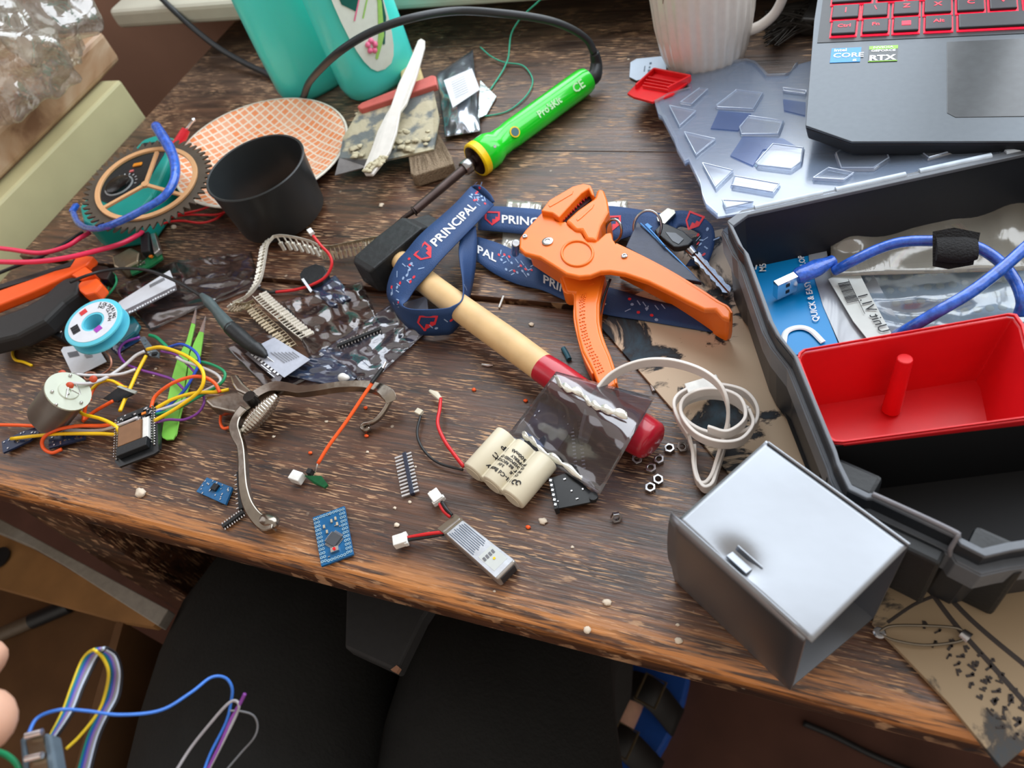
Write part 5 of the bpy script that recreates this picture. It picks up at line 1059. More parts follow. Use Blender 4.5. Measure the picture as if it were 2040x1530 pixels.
# wires of the tangle
G = 'coloured hookup wires of the tangle on the left'
WT = [
 (yel, 'thick yellow wire arching over the tweezers and back to the black board', '293,696,14 323,692,18 367,707,22 398,730,24 406,755,22 394,782,18 352,813,14 308,838,12', .00125),
 (yel, 'yellow wire running from the black board towards the nipper jaws', '311,813,12 345,795,12 388,783,12 430,781,11 456,776,9', .0012),
 (yel, 'long yellow wire crossing in front of the motor with a bend by the black board', '22,874,6 108,865,8 194,864,9 230,865,10 236,858,12 226,846,14 200,834,14 168,826,12 160,821,10', .0012),
 (yel, 'yellow wire dropping from the grey sensor board to the top of the black board', '291,709,8 274,741,8 259,774,9 247,800,9 239,819,10', .00125),
 (yel, 'yellow wire hooping behind the motor beside the dark panel', '178,780,10 196,764,12 220,758,14 242,769,12 252,772,8', .0010),
 (yel, 'yellow wire end resting across the display of the black board', '244,864,14 257,877,14 261,895,13', .0010),
 (orw, 'orange wire coming in at the left edge behind the motor', '-20,846,6 32,847,6 76,849,6', .0012),
 (orw, 'orange wire with a hooked end below the motor', '123,895,3 103,902,3 86,892,4 86,874,8 108,858,11 151,849,11 200,848,10 233,845,10', .0012),
 (orw, 'orange wire arching over the tweezers towards the nippers', '301,812,12 310,789,14 341,765,18 380,751,20 408,752,20 428,764,16 438,782,12', .0012),
 (orw, 'orange wire rising from the motor solder joint', '166,838,6 168,823,8 172,804,12 180,794,14', .0012),
 (orw, 'straight orange wire pointing from the motor to the dark panel', '164,840,5 184,823,6 205,810,8 225,799,9', .0012),
 (orw, 'orange wire end curling out below the nipper jaws', '450,812,3 442,822,3 439,841,3 445,853,3 458,851,3', .0010),
 (orw, 'orange wire hooping behind the motor next to the yellow hoop', '176,800,8 190,770,10 212,759,12 236,764,12 256,780,8', .0010),
 (wht, 'white wire leading from the motor plate, upper of the pair', '152,746,26 183,748,20 237,746,12 270,736,8', .0011),
 (wht, 'white wire leading from the motor plate to the sensor board, lower of the pair', '108,760,34 151,764,32 183,763,24 216,750,14 248,728,10 270,709,10 288,700,10', .0012),
 (wht, 'white wire running under the motor to the black board', '125,857,4 194,858,6 237,847,13 274,832,14', .0011),
 (wht, 'white wire looping right of the tweezers behind the green wire', '352,712,12 367,720,12 410,735,12 434,748,12 438,762,12 410,778,10 350,806,10 311,819,11', .0011),
 (grn, 'green wire looping furthest right of the tweezers', '386,718,14 421,726,14 446,740,14 446,756,13 432,770,12 399,789,10 350,815,10 311,825,11', .0010),
 (grn, 'short pale green wire with a tinned end above the tweezers tangle', '298,668,10 311,672,11 325,684,12 334,693,12', .0013),
 (blu, 'blue wire arching above the tweezers', '332,693,12 362,686,16 388,700,18 397,720,16 388,743,14 367,778,12 336,808,10 311,823,11', .0010),
 (pur, 'purple wire forming the open loop at the sensor board', '278,672,10 248,683,10 237,702,8 250,724,6 280,737,6 313,746,6 345,757,7 367,776,8', .0010),
 (pur, 'purple wire bowing low on the right of the black board', '308,843,11 335,836,8 367,836,5 395,822,5 407,800,6 403,778,8', .0009),
 (pur, 'purple wire crossing beneath the yellow arch', '321,700,10 350,707,10 372,725,10 388,742,10', .0008)]
for mt, lab, s, r_ in WT: wire('hookup_wire', lab, L(s), r_, mt, G)
# tweezers
tw = thing('tweezers', 'lime green tweezers with bare steel tips under the wire tangle', 'tweezers', W(355, 770, 0))
lime = M('lime_enamel', (132, 208, 84), 0.4, var=0.04)
MB().prism(L('381,643 371,679 354,711 343,748 334,791 321,866 323,872 331,876 344,875 352,862 360,800 367,769 375,705 388,645', 4), 0.0014).build('arm', lime, tw, bevel=0.0004)
MB().prism(L('397,660 386,683 378,705 371,761 362,800 350,868 356,840 366,800 384,744 399,705 405,662', 5.5), 0.0012).build('arm', lime, tw, bevel=0.0004)
MB().prism(L('392,606 381,643 388,645', 4.2), 0.0010).build('steel_tip', M('bright_plug_steel', (230, 232, 236)), tw)
MB().prism(L('409,629 397,660 405,662', 5.5), 0.0010).build('steel_tip', M('bright_plug_steel', (230, 232, 236)), tw)
# controller board with display
es = thing('controller_board', 'black controller board with pin rows and a shiny brown display', 'circuit board', W(272, 866, 0))
eo = L('229,921 233,832 312,801 316,898 307,904 238,930', 11); MB().prism(eo, 0.0016).build('board', M('black_circuit_board', (26, 28, 30), 0.3, var=0.2, scale=300), es)
X = (eo[2] - eo[1]).normalized(); Yd = (eo[0] - eo[1]).normalized(); Wd = (eo[2] - eo[1]).length; Hd = (eo[0] - eo[1]).length
def EB(u, v, h=0): return eo[1] + (eo[2] - eo[1]) * u + (eo[0] - eo[1]) * v + V((0, 0, h))
MB().prism([EB(.14, .36, .0042), EB(.72, .36, .0042), EB(.72, .80, .0042), EB(.14, .80, .0042)], 0.004).build('display', M('brown_mirror_display', (120, 86, 58), 0.08, 0.6), es, bevel=0.0004)
MB().prism([EB(.12, .80, .0042), EB(.86, .80, .0042), EB(.84, .99, .0042), EB(.12, .99, .0042)], 0.004).build('connector_block', black_p, es, bevel=0.0004)
MB().prism([EB(.72, .34, .0030), EB(.86, .34, .0030), EB(.86, .80, .0030), EB(.72, .80, .0030)], 0.003).build('white_connector', white_pl, es, bevel=0.0003)
for u in (0.045, 0.955):
    MB().box(EB(u, .56, -0.004), (0.0025, Hd * .84, 0.0035), X=X).build('pin_header', black_p, es)
    for k in range(15):
        mb = MB(); mb.blob(EB(u, .14 + k * .058, 0.0006), 0.0008, k, .1, 5); mb.box(EB(u, .14 + k * .058, 0.002), (0.0006, 0.0006, 0.003), X=X); mb.build('pin', silver_w, es)
mb = MB(); rd = random.Random(5)
for k in range(30): mb.box(EB(rd.uniform(.12, .88), rd.uniform(.04, .32), .0006), (rd.uniform(.0008, .002), rd.uniform(.0006, .0014), .001), X=X)
tag(mb.build('small_parts', silver_w, es), kind='stuff')
for (u, v, a_, b2) in ((.3, .12, .006, .003), (.62, .1, .004, .004), (.42, .24, .005, .0025), (.75, .22, .004, .003)): MB().box(EB(u, v, .0008), (a_, b2, .0014), X=X).build('chip', black_p, es)
MB().box(EB(.72, .2, .0015), (.0028, .0018, .0014), X=X).build('amber_part', M('amber', (230, 130, 40)), es)
# ================================================================ nippers
np_ = thing('nippers', 'steel cable nippers with a coil spring and hooked handle end', 'nippers', W(500, 860, 0))
chrome = M('worn_chrome', (150, 142, 132), 0.24, 1.0, 0.25, 70, 0.15)
MB().prism(L('405,788 424,787 460,780 484,777 520,786 508,802 490,817 466,822 445,818 421,812 408,800', 14), 0.009).build('lower_jaw', chrome, np_, bevel=0.0018, seg=3)
MB().prism(L('456,746 470,744 484,763 504,780 514,790 490,786 470,777 462,765', 17), 0.008).build('upper_jaw', chrome, np_, bevel=0.0014)
def hb_(s, w_, t_, nm):
    p = curve(L(s), 6); A, B = [], []
    for i in range(len(p)):
        t = (p[min(i + 1, len(p) - 1)] - p[max(i - 1, 0)]); n = V((-t.y, t.x, 0)).normalized(); ww = w_ if not isinstance(w_, list) else float(np.interp(i / (len(p) - 1), np.linspace(0, 1, len(w_)), w_)); A.append(p[i] + n * ww / 2); B.append(p[i] - n * ww / 2)
    return MB().band(A, B, t_, 2).build(nm, chrome, np_, smooth=True, bevel=0.0008)
hb_('505,796,13 522,784,14 545,774,15 572,775,16 600,780,16 640,776,16 686,770,15 731,770,14 760,778,13 776,790,12 781,800,10', [.008, .007, .0075, .006, .005, .0045, .0048, .006, .008, .006], 0.0055, 'handle')
MB().tube(curve(L('778,796,10 768,815,8 755,832,6 740,842,5 727,845,4 722,852,3 728,857,3 737,853,3'), 5), 0.0016, 10, flat=1.3).build('latch_hook', chrome, np_, smooth='all')
hb_('490,815,13 476,832,12 469,852,12 474,872,12 482,892,12 485,920,12 486,950,12 489,980,11 498,1010,10 514,1034,9 532,1046,8 548,1044,8', [.007, .006, .0065, .006, .0045, .0045, .005, .0055, .006, .007, .009, .008], 0.0055, 'handle')
MB().blob(W(535, 1040, 8), 0.0062, 2, .1, 10, (1.15, .8, .7)).build('handle_end', chrome, np_, smooth='all')
sa1, sb1 = W(484, 862, 9), W(553, 787, 15); sd = (sb1 - sa1); sl = sd.length; nco = 15; prof = []
for k in range(nco * 4 + 1):
    t = k / (nco * 4); env = 0.0022 + 0.0036 * math.sin(math.pi * min(1, max(0, t))) ** .8; prof.append((env * (1 - 0.11 * (math.cos(2 * math.pi * nco * t) > .4)), t * sl))
MB().lathe(prof, sa1, sd, 24).build('coil_spring', M('polished_spring', (190, 186, 176), 0.18, 1.0), np_, smooth='all')
MB().lathe([(0, -.006), (.004, -.006), (.004, .006), (0, .006)], W(505, 800, 14), n=20).build('pivot', M('dark_tool_steel', (58, 56, 54)), np_, smooth=True)
# black header strips
def header(label, a, b_, n, z=1.5, wh=None, pl=0.0030, mat=None):
    A, B = W(a[0], a[1], z), W(b_[0], b_[1], z); d_ = (B - A).normalized(); s_ = V((-d_.y, d_.x, 0)); r = thing('pin_header', label, 'pin header', A.lerp(B, .5) - V((0, 0, z / 1000)), 'loose pin headers')
    MB().box(A.lerp(B, .5), ((B - A).length, 0.0024, 0.0024), X=d_).build('spine', mat or black_p, r, bevel=0.0002)
    for k in range(n):
        c = A.lerp(B, (k + .5) / n); o0, o1 = (pl, pl) if wh is None else wh; mb = MB(); mb.box(c + s_ * (o1 - o0) / 2, (0.0007 if wh is None else 0.0011, o0 + o1, 0.0007), X=d_); mb.build('pin', silver_w if wh is None else M('bright_pin', (226, 228, 230), 0.25, 0.6), r)
    return r
header('black pin header sticking out below the lower nipper handle', (444, 1050), (486, 1020), 9)
header('black pin header running up beneath the lower nipper handle', (481, 1015), (476, 940), 8)
header('bright pin header with white pins lying between the battery pack and the orange wire', (806, 903), (822, 985), 12, wh=(0.0062, 0.0040), mat=M('navy_strip', (38, 44, 62), 0.4))
# blue boards
pb = M('blue_circuit_board', (20, 92, 142), 0.3, var=0.15, scale=350)
board('small blue circuit board with solder blobs left of the nipper handle', '391,979 412,951 463,971 449,1005', 3, pb, 46, 11, chips=((430, 972, .0042, .0042, .0018),))
pm = board('blue controller board with rows of plated holes near the front edge', '623,1031 686,1008 704,1104 640,1128', 2.6, pb, 14, 12)
co = [W(*p, 2.6) for p in ((623, 1031), (686, 1008), (704, 1104), (640, 1128))]
def PB(u, v, h=0): return (co[0].lerp(co[1], u)).lerp(co[3].lerp(co[2], u), v) + V((0, 0, h))
mb = MB(); gm = M('plated_hole', (150, 190, 214), 0.3, 0.5)
for u in (.055, .15, .85, .945):
    for k in range(12): mb.lathe([(.0004, .0003), (.0009, .0003), (.0009, 0), (.0004, 0)], PB(u, .06 + k * .079), n=10, closed=True)
for k in range(6):
    for v in (.05, .95): mb.lathe([(.0004, .0003), (.0009, .0003), (.0009, 0), (.0004, 0)], PB(.25 + k * .1, v), n=10, closed=True)
tag(mb.build('plated_holes', gm, pm), kind='stuff')
cx_ = (co[1] - co[0]).normalized(); d45 = Matrix.Rotation(math.radians(42), 3, 'Z') @ cx_; d90 = V((-d45.y, d45.x, 0))
MB().box(PB(.52, .60, .0008), (.0070, .0070, .0014), X=d45).build('chip', M('chip_grey', (70, 74, 80), 0.4), pm, bevel=0.0002)
mb = MB()
for k in range(8):
    for s_ in (-1, 1): mb.box(PB(.52, .60, .0004) + d45 * (s_ * .0041) + d90 * ((k - 3.5) * .0008), (.0014, .0004, .0003), X=d45); mb.box(PB(.52, .60, .0004) + d90 * (s_ * .0041) + d45 * ((k - 3.5) * .0008), (.0004, .0014, .0003), X=d45)
tag(mb.build('chip_pins', silver_w, pm), kind='stuff')
MB().box(PB(.50, .80, .0008), (.0045, .0028, .0016), X=cx_).build('reset_button', silver_w, pm); MB().lathe([(0, 0), (.0009, 0), (.0009, .0006), (0, .0006)], PB(.50, .80, .0016), n=12).build('button_cap', M('red_plastic', (214, 26, 34)), pm)
for (u, v) in ((.3, .28), (.36, .4), (.55, .22), (.68, .2), (.7, .32)): MB().box(PB(u, v, .0006), (.0010, .0020, .0009), X=cx_).build('component', M('pale_component', (180, 170, 150), 0.4), pm)
# green sensor board with orange antenna wire and white plug
gs = thing('sensor_board', 'tiny green board with a white plug and a long orange wire', 'circuit board', W(620, 955, 0))
MB().prism([W(606, 947, 5), W(640, 948, 6), W(653, 965, 4), W(646, 971, 3), W(624, 962, 3)], 0.0016).build('board', pcbg, gs)
MB().box(W(592, 951, 5), (.0078, .0062, .0055), X=W(607, 956, 5) - W(578, 946, 5)).build('white_plug', white_pl, gs, bevel=0.0006)
MB().box(W(618, 941, 6), (.003, .003, .004)).build('chip', black_p, gs)
MB().tube(curve(L('627,942,5 631,930,8 634,922,9'), 3), 0.0005, 6).build('bare_end', silver_w, gs); MB().tube(curve(L('633,924,9 655,888,12 690,840,15 722,792,18 743,761,20'), 5), 0.0011, 8).build('orange_wire', orw, gs, smooth='all')
hs = thing('sleeved_pin', 'black sleeved wire end with a bright tip resting on the nipper handle', 'wire end', W(755, 745, 18))
MB().tube(L('740,763,20.5 762,734,21'), 0.0013, 10).build('sleeve', blk, hs); MB().tube(L('761,736,21 768,722,21'), 0.0009, 8).build('tip', M('bright_plug_steel', (230, 232, 236)), hs)
# ni-cd pack
bp = thing('battery_pack', 'cream shrink-wrapped three-cell battery pack with red and black leads', 'battery', W(1005, 940, 0))
creamb = M('cream_shrink_wrap', (216, 208, 184), 0.35, var=0.03, scale=40)
q1, q3 = W(944, 943, 7), W(1022, 995, 7); dq = (q3 - q1); rr = dq.length / 4; dn_ = dq.normalized(); axq = V((-dn_.y, dn_.x, 0)); LQ = 0.0285
if (q1 + axq * .01 - q1).dot(W(985, 880, 7) - q1) < 0: axq = -axq
mb = MB(); n = 16; out = []
for i in range(3):
    c = q1 + dq * (i / 2); c.z = rr
    for k in range(n + 1):
        a_ = math.pi - math.pi * k / n
        if (i > 0 and k < 2) or (i < 2 and k > n - 2): continue
        out.append((c, math.cos(a_), math.sin(a_)))
top = out + [(c_, cx2, -s2) for (c_, cx2, s2) in reversed(out[1:-1])]
vs = []; rings = [(-.0004, .80), (0, .96), (.0006, 1.0), (LQ - .0006, 1.0), (LQ, .96), (LQ + .0004, .80)]
for (d_, q) in rings:
    for (c_, ca, sa2) in top: vs.append(c_ + axq * d_ + dn_ * (ca * rr * q) + V((0, 0, sa2 * rr * q)))
m = len(top); fs = [(i * m + k, (i + 1) * m + k, (i + 1) * m + (k + 1) % m, i * m + (k + 1) % m) for i in range(len(rings) - 1) for k in range(m)] + [list(range(m)), list(range(len(vs) - 1, len(vs) - m - 1, -1))]
mb.add(vs, fs).build('cells', creamb, bp, smooth=True, ang=50)
for i in range(3):
    c = q1 + dq * (i / 2); c.z = rr; MB().lathe([(0, 0), (rr * .70, 0), (rr * .74, .0004), (0, .0004)], c - axq * .0009, axq, 24).build('cell_end', creamb, bp, smooth=True)
tx_ = [('Ni-Cd Battery', 1.62, .0031, .0075), ('CYCLE', 1.78, .0020, .0110), ('3.6V', 1.10, .0022, .0110), ('MUST BE RECYCLED', 1.80, .0022, .0135), ('OR DISPOSED OF', 1.78, .0022, .0160), ('PROPERLY', 1.74, .0022, .0185), ('KC', .66, .0036, .0150), ('300mAh', 1.50, .0026, .0215), ('BP', .62, .0036, .0215)]
def ontop(s_, a_, h=0.0):  # s_ across cells (0..2), a_ along axis
    c = q1 + dq * (s_ / 2); i = round(s_); off = (s_ - i) * 2 * rr; z = rr + math.sqrt(max(0, rr * rr - off * off)); return V((c.x, c.y, z + h)) + axq * a_
for w_, s_, sz, a_l in tx_:
    mb = MB(); vs_, fs_ = glyphs(w_, sz, 0.00008)
    # lines run along the cells; letter tops point towards the first cell
    mb.add([ontop(min(2.4, max(-.4, s_ - v.x / (2 * rr))), a_l - v.y, .0003) for v in vs_], fs_); mb.build('lettering', ink, bp)
mb = MB(); mb.tube([ontop(1.86 + .10 * math.cos(t_), .0062 + .0013 * math.sin(t_), .0004) for t_ in [i * math.pi / 8 for i in range(14)]], .0003, 6); mb.tube([ontop(2.02 + .09 * math.cos(t_), .0068 + .0012 * math.sin(t_), .0004) for t_ in [i * math.pi / 8 for i in range(14)]], .0003, 6); mb.build('recycling_mark', ink, bp)
MB().tube(curve(L('924,930,5 903,903,7 885,877,9 872,845,9 876,815,8 878,794,6'), 6), 0.0011, 8).build('red_lead', rd if False else M('red_pvc', (206, 34, 40)), bp, smooth='all')
MB().tube(curve(L('922,936,4 880,925,3 854,908,3 836,883,4 831,858,4 838,828,4'), 6), 0.0008, 8).build('black_lead', blk, bp, smooth='all')
MB().box(W(835, 821, 4), (.0046, .0036, .0026), X=W(843, 826, 4) - W(827, 818, 4)).build('contact', M('pale_contact', (206, 200, 180), 0.4), bp, bevel=0.0004)
MB().tube(L('878,796,6 868,785,6 856,778,5'), [.0012, .0021, .0009], 8, flat=.6).build('contact', M('pale_contact', (206, 200, 180)), bp, smooth=True)
# lipo
lp = thing('lipo_battery', 'silver foil lithium battery with two white plugs near the front edge', 'battery', W(955, 1100, 0))
foil = M('silver_foil_label', (212, 220, 230), 0.25, 0.45, 0.18, 90, 0.2)
T4 = L('879,1058 915,1029 1028,1117 990,1155', 9.5)
MB().prism(T4, 0.0092).build('cell', M('foil_pouch', (176, 172, 168), 0.3, 0.6, 0.1), lp, bevel=0.0012, seg=3)
MB().prism([p + V((0, 0, .0003)) for p in (T4[0].lerp(T4[2], .06), T4[1].lerp(T4[3], .06), T4[2].lerp(T4[0], .03), T4[3].lerp(T4[1], .03))], 0.0004).build('foil_label', foil, lp)
def LB(u, v, h=.0004): return (T4[0].lerp(T4[1], u)).lerp(T4[3].lerp(T4[2], u), v) + V((0, 0, h))
lx = (T4[3] - T4[0]).normalized(); lyv = (T4[1] - T4[0]).normalized(); mb = MB()
for k in range(9): mb.box(LB(.14 + k * .09, .33), ((T4[3] - T4[0]).length * (.44 - .03 * (k % 3)), .00035, .0002), X=lx)
mb.build('print_lines', M('blue_grey_ink', (70, 88, 112), 0.5), lp)
MB().prism([LB(.18, .62), LB(.88, .62), LB(.88, .90), LB(.18, .90)], 0.0003).build('sticker', M('grey_white_label', (196, 202, 200)), lp)
mb = MB()
for k in range(4): mb.box(LB(.28 + k * .15, .70, .0006), (.0012, .0022, .0002), X=lyv)
mb.build('sticker_print', M('grey_ink', (110, 112, 118)), lp)
MB().lathe([(0, 0), (.0007, 0), (.0007, .0002), (0, .0002)], LB(.55, .78, .0005), n=10).build('yellow_dot', M('yellow_collar', (246, 206, 16)), lp)
e0, e1 = W(994, 1174, 1), W(1030, 1137, 1); em = (T4[2] + T4[3]) / 2; ed = (T4[2] - T4[3]).normalized(); en = V((ed.y, -ed.x, 0)); en = en if en.dot(lx) > 0 else -en
MB().box(em - V((0, 0, .0046)) + en * .0002, ((T4[2] - T4[3]).length * .72, .0006, .0058), X=ed).build('end_label', M('dark_end', (40, 40, 44), 0.5), lp, bevel=0.0002)
MB().prism([T4[0] - lx * .004 + V((0, 0, -.002)), T4[1] - lx * .004 + V((0, 0, -.002)), T4[1].lerp(T4[2], .08) + V((0, 0, .0006)), T4[0].lerp(T4[3], .08) + V((0, 0, .0006))], 0.0006).build('tape', film('amber_tape', (190, 180, 160), .5, (150, 140, 124), .2, 40, .4), lp)
for k, (s, m_) in enumerate((('897,1030,8 884,1018,9 876,1004,8', 'red'), ('901,1027,8 889,1014,10 880,1000,9', 'blk'), ('884,1060,7 850,1064,7 812,1071,5', 'red'), ('884,1064,6 850,1070,6 811,1076,5', 'blk'))):
    MB().tube(curve(L(s), 5), 0.0010, 8).build('red_lead' if m_ == 'red' else 'black_lead', M('red_pvc', (206, 34, 40)) if m_ == 'red' else blk, lp, smooth='all')
for (x, y, dx, dy) in ((869, 990, 10, 14), (798, 1077, 16, -5)):
    X = (W(x + dx, y + dy, 6) - W(x, y, 6)).normalized(); Y = V((-X.y, X.x, 0)); p_ = MB(); c = W(x, y, 5); p_.box(c, (.0075, .0060, .0050), X=X); p_.box(c + X * .0030, (.0022, .0074, .0034), X=X); o = p_.build('white_plug', white_pl, lp, bevel=0.0004)
# clear bag over the hammer with display board inside
cbag = film('grey_clear_bag', (196, 196, 202), 0.10, (150, 152, 158), 0.10, 16, 0.25, 0.7)
def bagf(u, v):
    x = (1108 * (1 - u) + 1304 * u) * (1 - v) + (1010 * (1 - u) + 1195 * u) * v; y = (740 * (1 - u) + 792 * u) * (1 - v) + (868 * (1 - u) + 985 * u) * v
    z = 27 * math.exp(-((v - 0.12 - 0.30 * u) / 0.42) ** 2) + 5; return W(x, y, z + 1.5 * noise.noise(V((u * 4, v * 4, 7))))
db = thing('clear_bag', 'clear plastic bag draped over the red hammer end with shiny wrinkled seams', 'bag', W(1160, 870, 4))
MB().sheet(bagf, 26, 26, 0.00025).build('film', cbag, db, smooth='all')
seam = M('shiny_seam', (226, 226, 216), 0.12, 0.5, 0.2, 120, 0.6)
for s in ('1104,752,31 1118,768,33 1132,776,33 1156,784,33 1170,800,33 1182,808,33 1200,815,33 1222,822,33 1250,830,32', '1040,866,9 1052,874,10 1066,884,10 1080,902,9 1104,914,9 1130,932,9 1161,956,8 1185,972,6'):
    p = curve(L(s), 6); A, B = [], []
    for i, q in enumerate(p):
        ww = 0.0010 + 0.0022 * abs(math.sin(i * .45)) + .0004 * random.random(); A.append(q + V((-.3, .9, .25)).normalized() * ww); B.append(q - V((-.3, .9, .25)).normalized() * ww * .6)
    MB().band(A, B, 0.0004, 2).build('wrinkled_seam', seam, db, smooth='all')
ds = board('blue display board seen through the clear bag next to the battery pack', '1033,874 1068,816 1074,800 1148,830 1141,856 1110,906', 4.5, M('deep_blue_board', (24, 48, 96), 0.3, var=0.1), 26, 21)
MB().prism(L('1042,872 1066,834 1134,862 1106,902', 6.5), 0.0018).build('screen', M('blue_screen_glass', (28, 52, 104), 0.1), ds)
header('long black header lying inside the clear bag beside the display board', (1146, 836), (1156, 938), 14, z=4)
sbp = board('small black circuit board with a socket strip poking out under the clear bag', '1092,954 1136,940 1180,982 1188,998 1105,1014', 5, M('black_circuit_board', (26, 28, 30)), 20, 22)
MB().prism(L('1092,952 1100,951 1112,1012 1104,1015', 9), 0.006).build('socket_strip', black_p, sbp, bevel=0.0003)
mb = MB()
for k in range(6): mb.box(W(1097 + k * 1.9, 957 + k * 9.6, 9.2), (.0013, .0013, .0004))
tag(mb.build('socket_holes', silver_w, sbp), kind='stuff')
MB().lathe([(0, 0), (.0024, 0), (.0024, .0022), (0, .0022)], W(1183, 992, 5), n=16).build('mounting_boss', black_p, sbp, smooth=True)
# ================================================================ crimp terminal strips
cz = thing('crimp_terminal_strip', 'long curled strip of shiny crimp terminals between cup and hammer', 'terminal strip', W(600, 540, 0))
cs = M('bright_tin', (240, 238, 226), 0.28, 0.5, 0.1, 400); cs2 = M('brassy_tin', (190, 178, 152), 0.26, 0.65, 0.25, 300)
def terminals(s, n, hang, mt, ln=0.0085, wd=0.0022):
    p = curve(L(s), 10); d_ = [0]
    for i in range(1, len(p)): d_.append(d_[-1] + (p[i] - p[i - 1]).length)
    A = [q + V((0, 0, .0016)) for q in p]; B = [q - V((0, 0, .0012)) for q in p]; MB().band(A, B, .0004, 1).build('carrier_strip', mt, cz)
    for k in range(n):
        s_ = d_[-1] * (k + .5) / n; i = min(range(len(d_)), key=lambda j: abs(d_[j] - s_)); q = p[i]; t = (p[min(i + 1, len(p) - 1)] - p[max(i - 1, 0)]).normalized(); h = V(hang(k / n)).normalized()
        mb = MB(); mb.box(q + h * ln * .30, (ln * .6, wd * .35, .0008), X=h, Z=t.cross(h)); mb.box(q + h * ln * .8, (ln * .45, wd, .0016), X=h, Z=t.cross(h)); mb.box(q + h * ln * .50, (ln * .12, wd * 1.2, .0022), X=h, Z=t.cross(h)); mb.build('terminal', mt, cz)
terminals('545,472,18 562,470,18 590,474,17 620,482,16 636,490,15', 8, lambda t: (0.10, -0.12, -1.0), cs, .0125, .0024)
terminals('636,490,13 660,492,12 690,486,12 720,480,12 750,474,13 776,470,13', 16, lambda t: (0.06, -0.35, -.8), cs2, .0095, .0016)
terminals('724,484,10 745,478,10 765,474,11 780,474,11', 8, lambda t: (0.2, -0.6, -.5), cs, .0085, .0016)
terminals('545,472,18 534,486,17 530,505,15 526,530,12 520,555,9 508,575,7 490,592,6 465,604,5', 24, lambda t: (-.7 + .2 * t, -.35, -.2), cs, .0066, .0020)
terminals('505,592,9 525,612,9 550,634,9 575,656,9 600,676,8', 20, lambda t: (0.75, .55, .05), cs, .0098, .0023)
terminals('505,598,6 520,618,6 545,642,6 570,664,6 592,688,6', 18, lambda t: (-.8, -.5, -.15), cs2, .0085, .0022)
terminals('470,606,5 490,606,6 505,600,7', 6, lambda t: (-.5, -.8, -.1), cs2, .008, .0018)
MB().box(W(585, 640, 3), (.028, .006, .003), X=W(615, 675, 3) - W(550, 600, 3)).build('under_strip', black_p, cz)
# JST lead and black component
jl = thing('plug_lead', 'white micro plug with a red lead curving over the terminal strip', 'lead', W(620, 500, 10))
MB().box(W(619, 462, 24), (.0058, .0036, .0030), X=W(628, 472, 23) - W(612, 452, 24)).build('white_plug', white_pl, jl, bevel=0.0004)
MB().tube(curve(L('624,470,23 640,490,20 655,506,16 661,526,12 650,550,8 625,566,6 590,577,4 550,582,3'), 7), 0.0011, 8).build('red_lead', M('red_pvc', (206, 34, 40)), jl, smooth='all')
MB().tube(curve(L('552,582,2.5 535,582,2 515,574,2'), 4), 0.0010, 8).build('black_lead', blk, jl, smooth='all')
cpn = thing('electronic_module', 'rounded black component lying under the curve of the red lead', 'component', W(622, 550, 0))
MB().prism(L('596,546 604,534 628,524 646,530 652,542 640,560 615,566 600,562', 7), 0.006).build('body', black_p, cpn, bevel=0.001)
MB().prism(L('600,556 605,554 622,578 618,582', 8), 0.0006).build('white_flap', label_w, cpn)
# film bags in the middle
blf = film('blue_sheen_film', (160, 172, 196), 0.22, (92, 116, 156), 0.16, 20, 0.5, 0.7)
fsheet('antistatic_bag', 'blue tinted antistatic film right below the black component', ((618, 574), (668, 548), (704, 592), (660, 612)), lambda u, v: 1.5, blf, 14, 12, 4, seed=11)
fsheet('antistatic_bag', 'smoky bag spread between the terminals and the nippers, carrying a grey label', ((448, 690), (530, 655), (640, 740), (545, 790)), lambda u, v: .8, smoky, 18, 18, 3, seed=12)
fsheet('antistatic_bag', 'wrinkled smoky bag lying between the terminals and the hammer head', ((560, 600), (720, 560), (760, 650), (620, 720)), lambda u, v: .8, smoky, 24, 20, 6, 4, seed=13)
fsheet('antistatic_bag', 'shiny crumpled bag beneath the lanyard loop with parts inside', ((640, 700), (800, 590), (850, 660), (730, 770)), lambda u, v: 1.0, film('bright_smoky_film', (208, 208, 216), 0.12, (124, 130, 150), 0.13, 18, 0.6, 0.8), 24, 20, 7, 4, seed=14)
fsheet('antistatic_bag', 'blue glinting film touching the top of the nipper handle', ((560, 745), (650, 690), (735, 722), (690, 775)), lambda u, v: .8, blf, 18, 14, 5, 4, seed=15)
lb3 = thing('bag_label', 'pale grey label with white print on the smoky bag above the nippers', 'label', W(560, 715, 5))
MB().prism(L('522,684 546,672 618,716 566,752 500,700', 8), .0003).build('sticker', M('grey_blue_label', (176, 182, 196), .4), lb3)
MB().prism(L('488,704 510,694 570,738 556,762', 7), .0003).build('dark_strip', M('grey_strip', (110, 108, 114)), lb3)
X = W(560, 752, 8) - W(500, 706, 8)
mb = MB(); Y = V((-X.y, X.x, 0)).normalized(); rq = random.Random(6)
for k in range(9): mb.box(W(497, 706, 7.8) + X * ((k + .6) / 9.5) + Y * .0012, (.0014 + .0012 * rq.random(), .0018, .0002), X=X)
mb.box(W(530, 734, 7.8), (.012, .0007, .0002), X=X); mb.box(W(540, 746, 7.8), (.008, .0005, .0002), X=X); mb.build('white_print', white_ink, lb3)
mb = MB()
for k in range(7): mb.box(W(556 + k * 6 - 3, 704 - k * 1 + 8, 8.5), (.017 - .0015 * k, .0004, .0001), X=X)
mb.build('print_lines', M('grey_ink', (110, 112, 118)), lb3)
tag(MB().prism([W(800, 604, 3), W(850, 590, 12), W(856, 640, 4), W(845, 664, 2), W(816, 692, 2), W(806, 650, 3)], .0004).build('white_film', film('white_film', (220, 224, 236), .5, (200, 208, 226), .2, 30, .6), None), 'folded whitish film showing inside the lanyard loop', 'plastic sleeve')
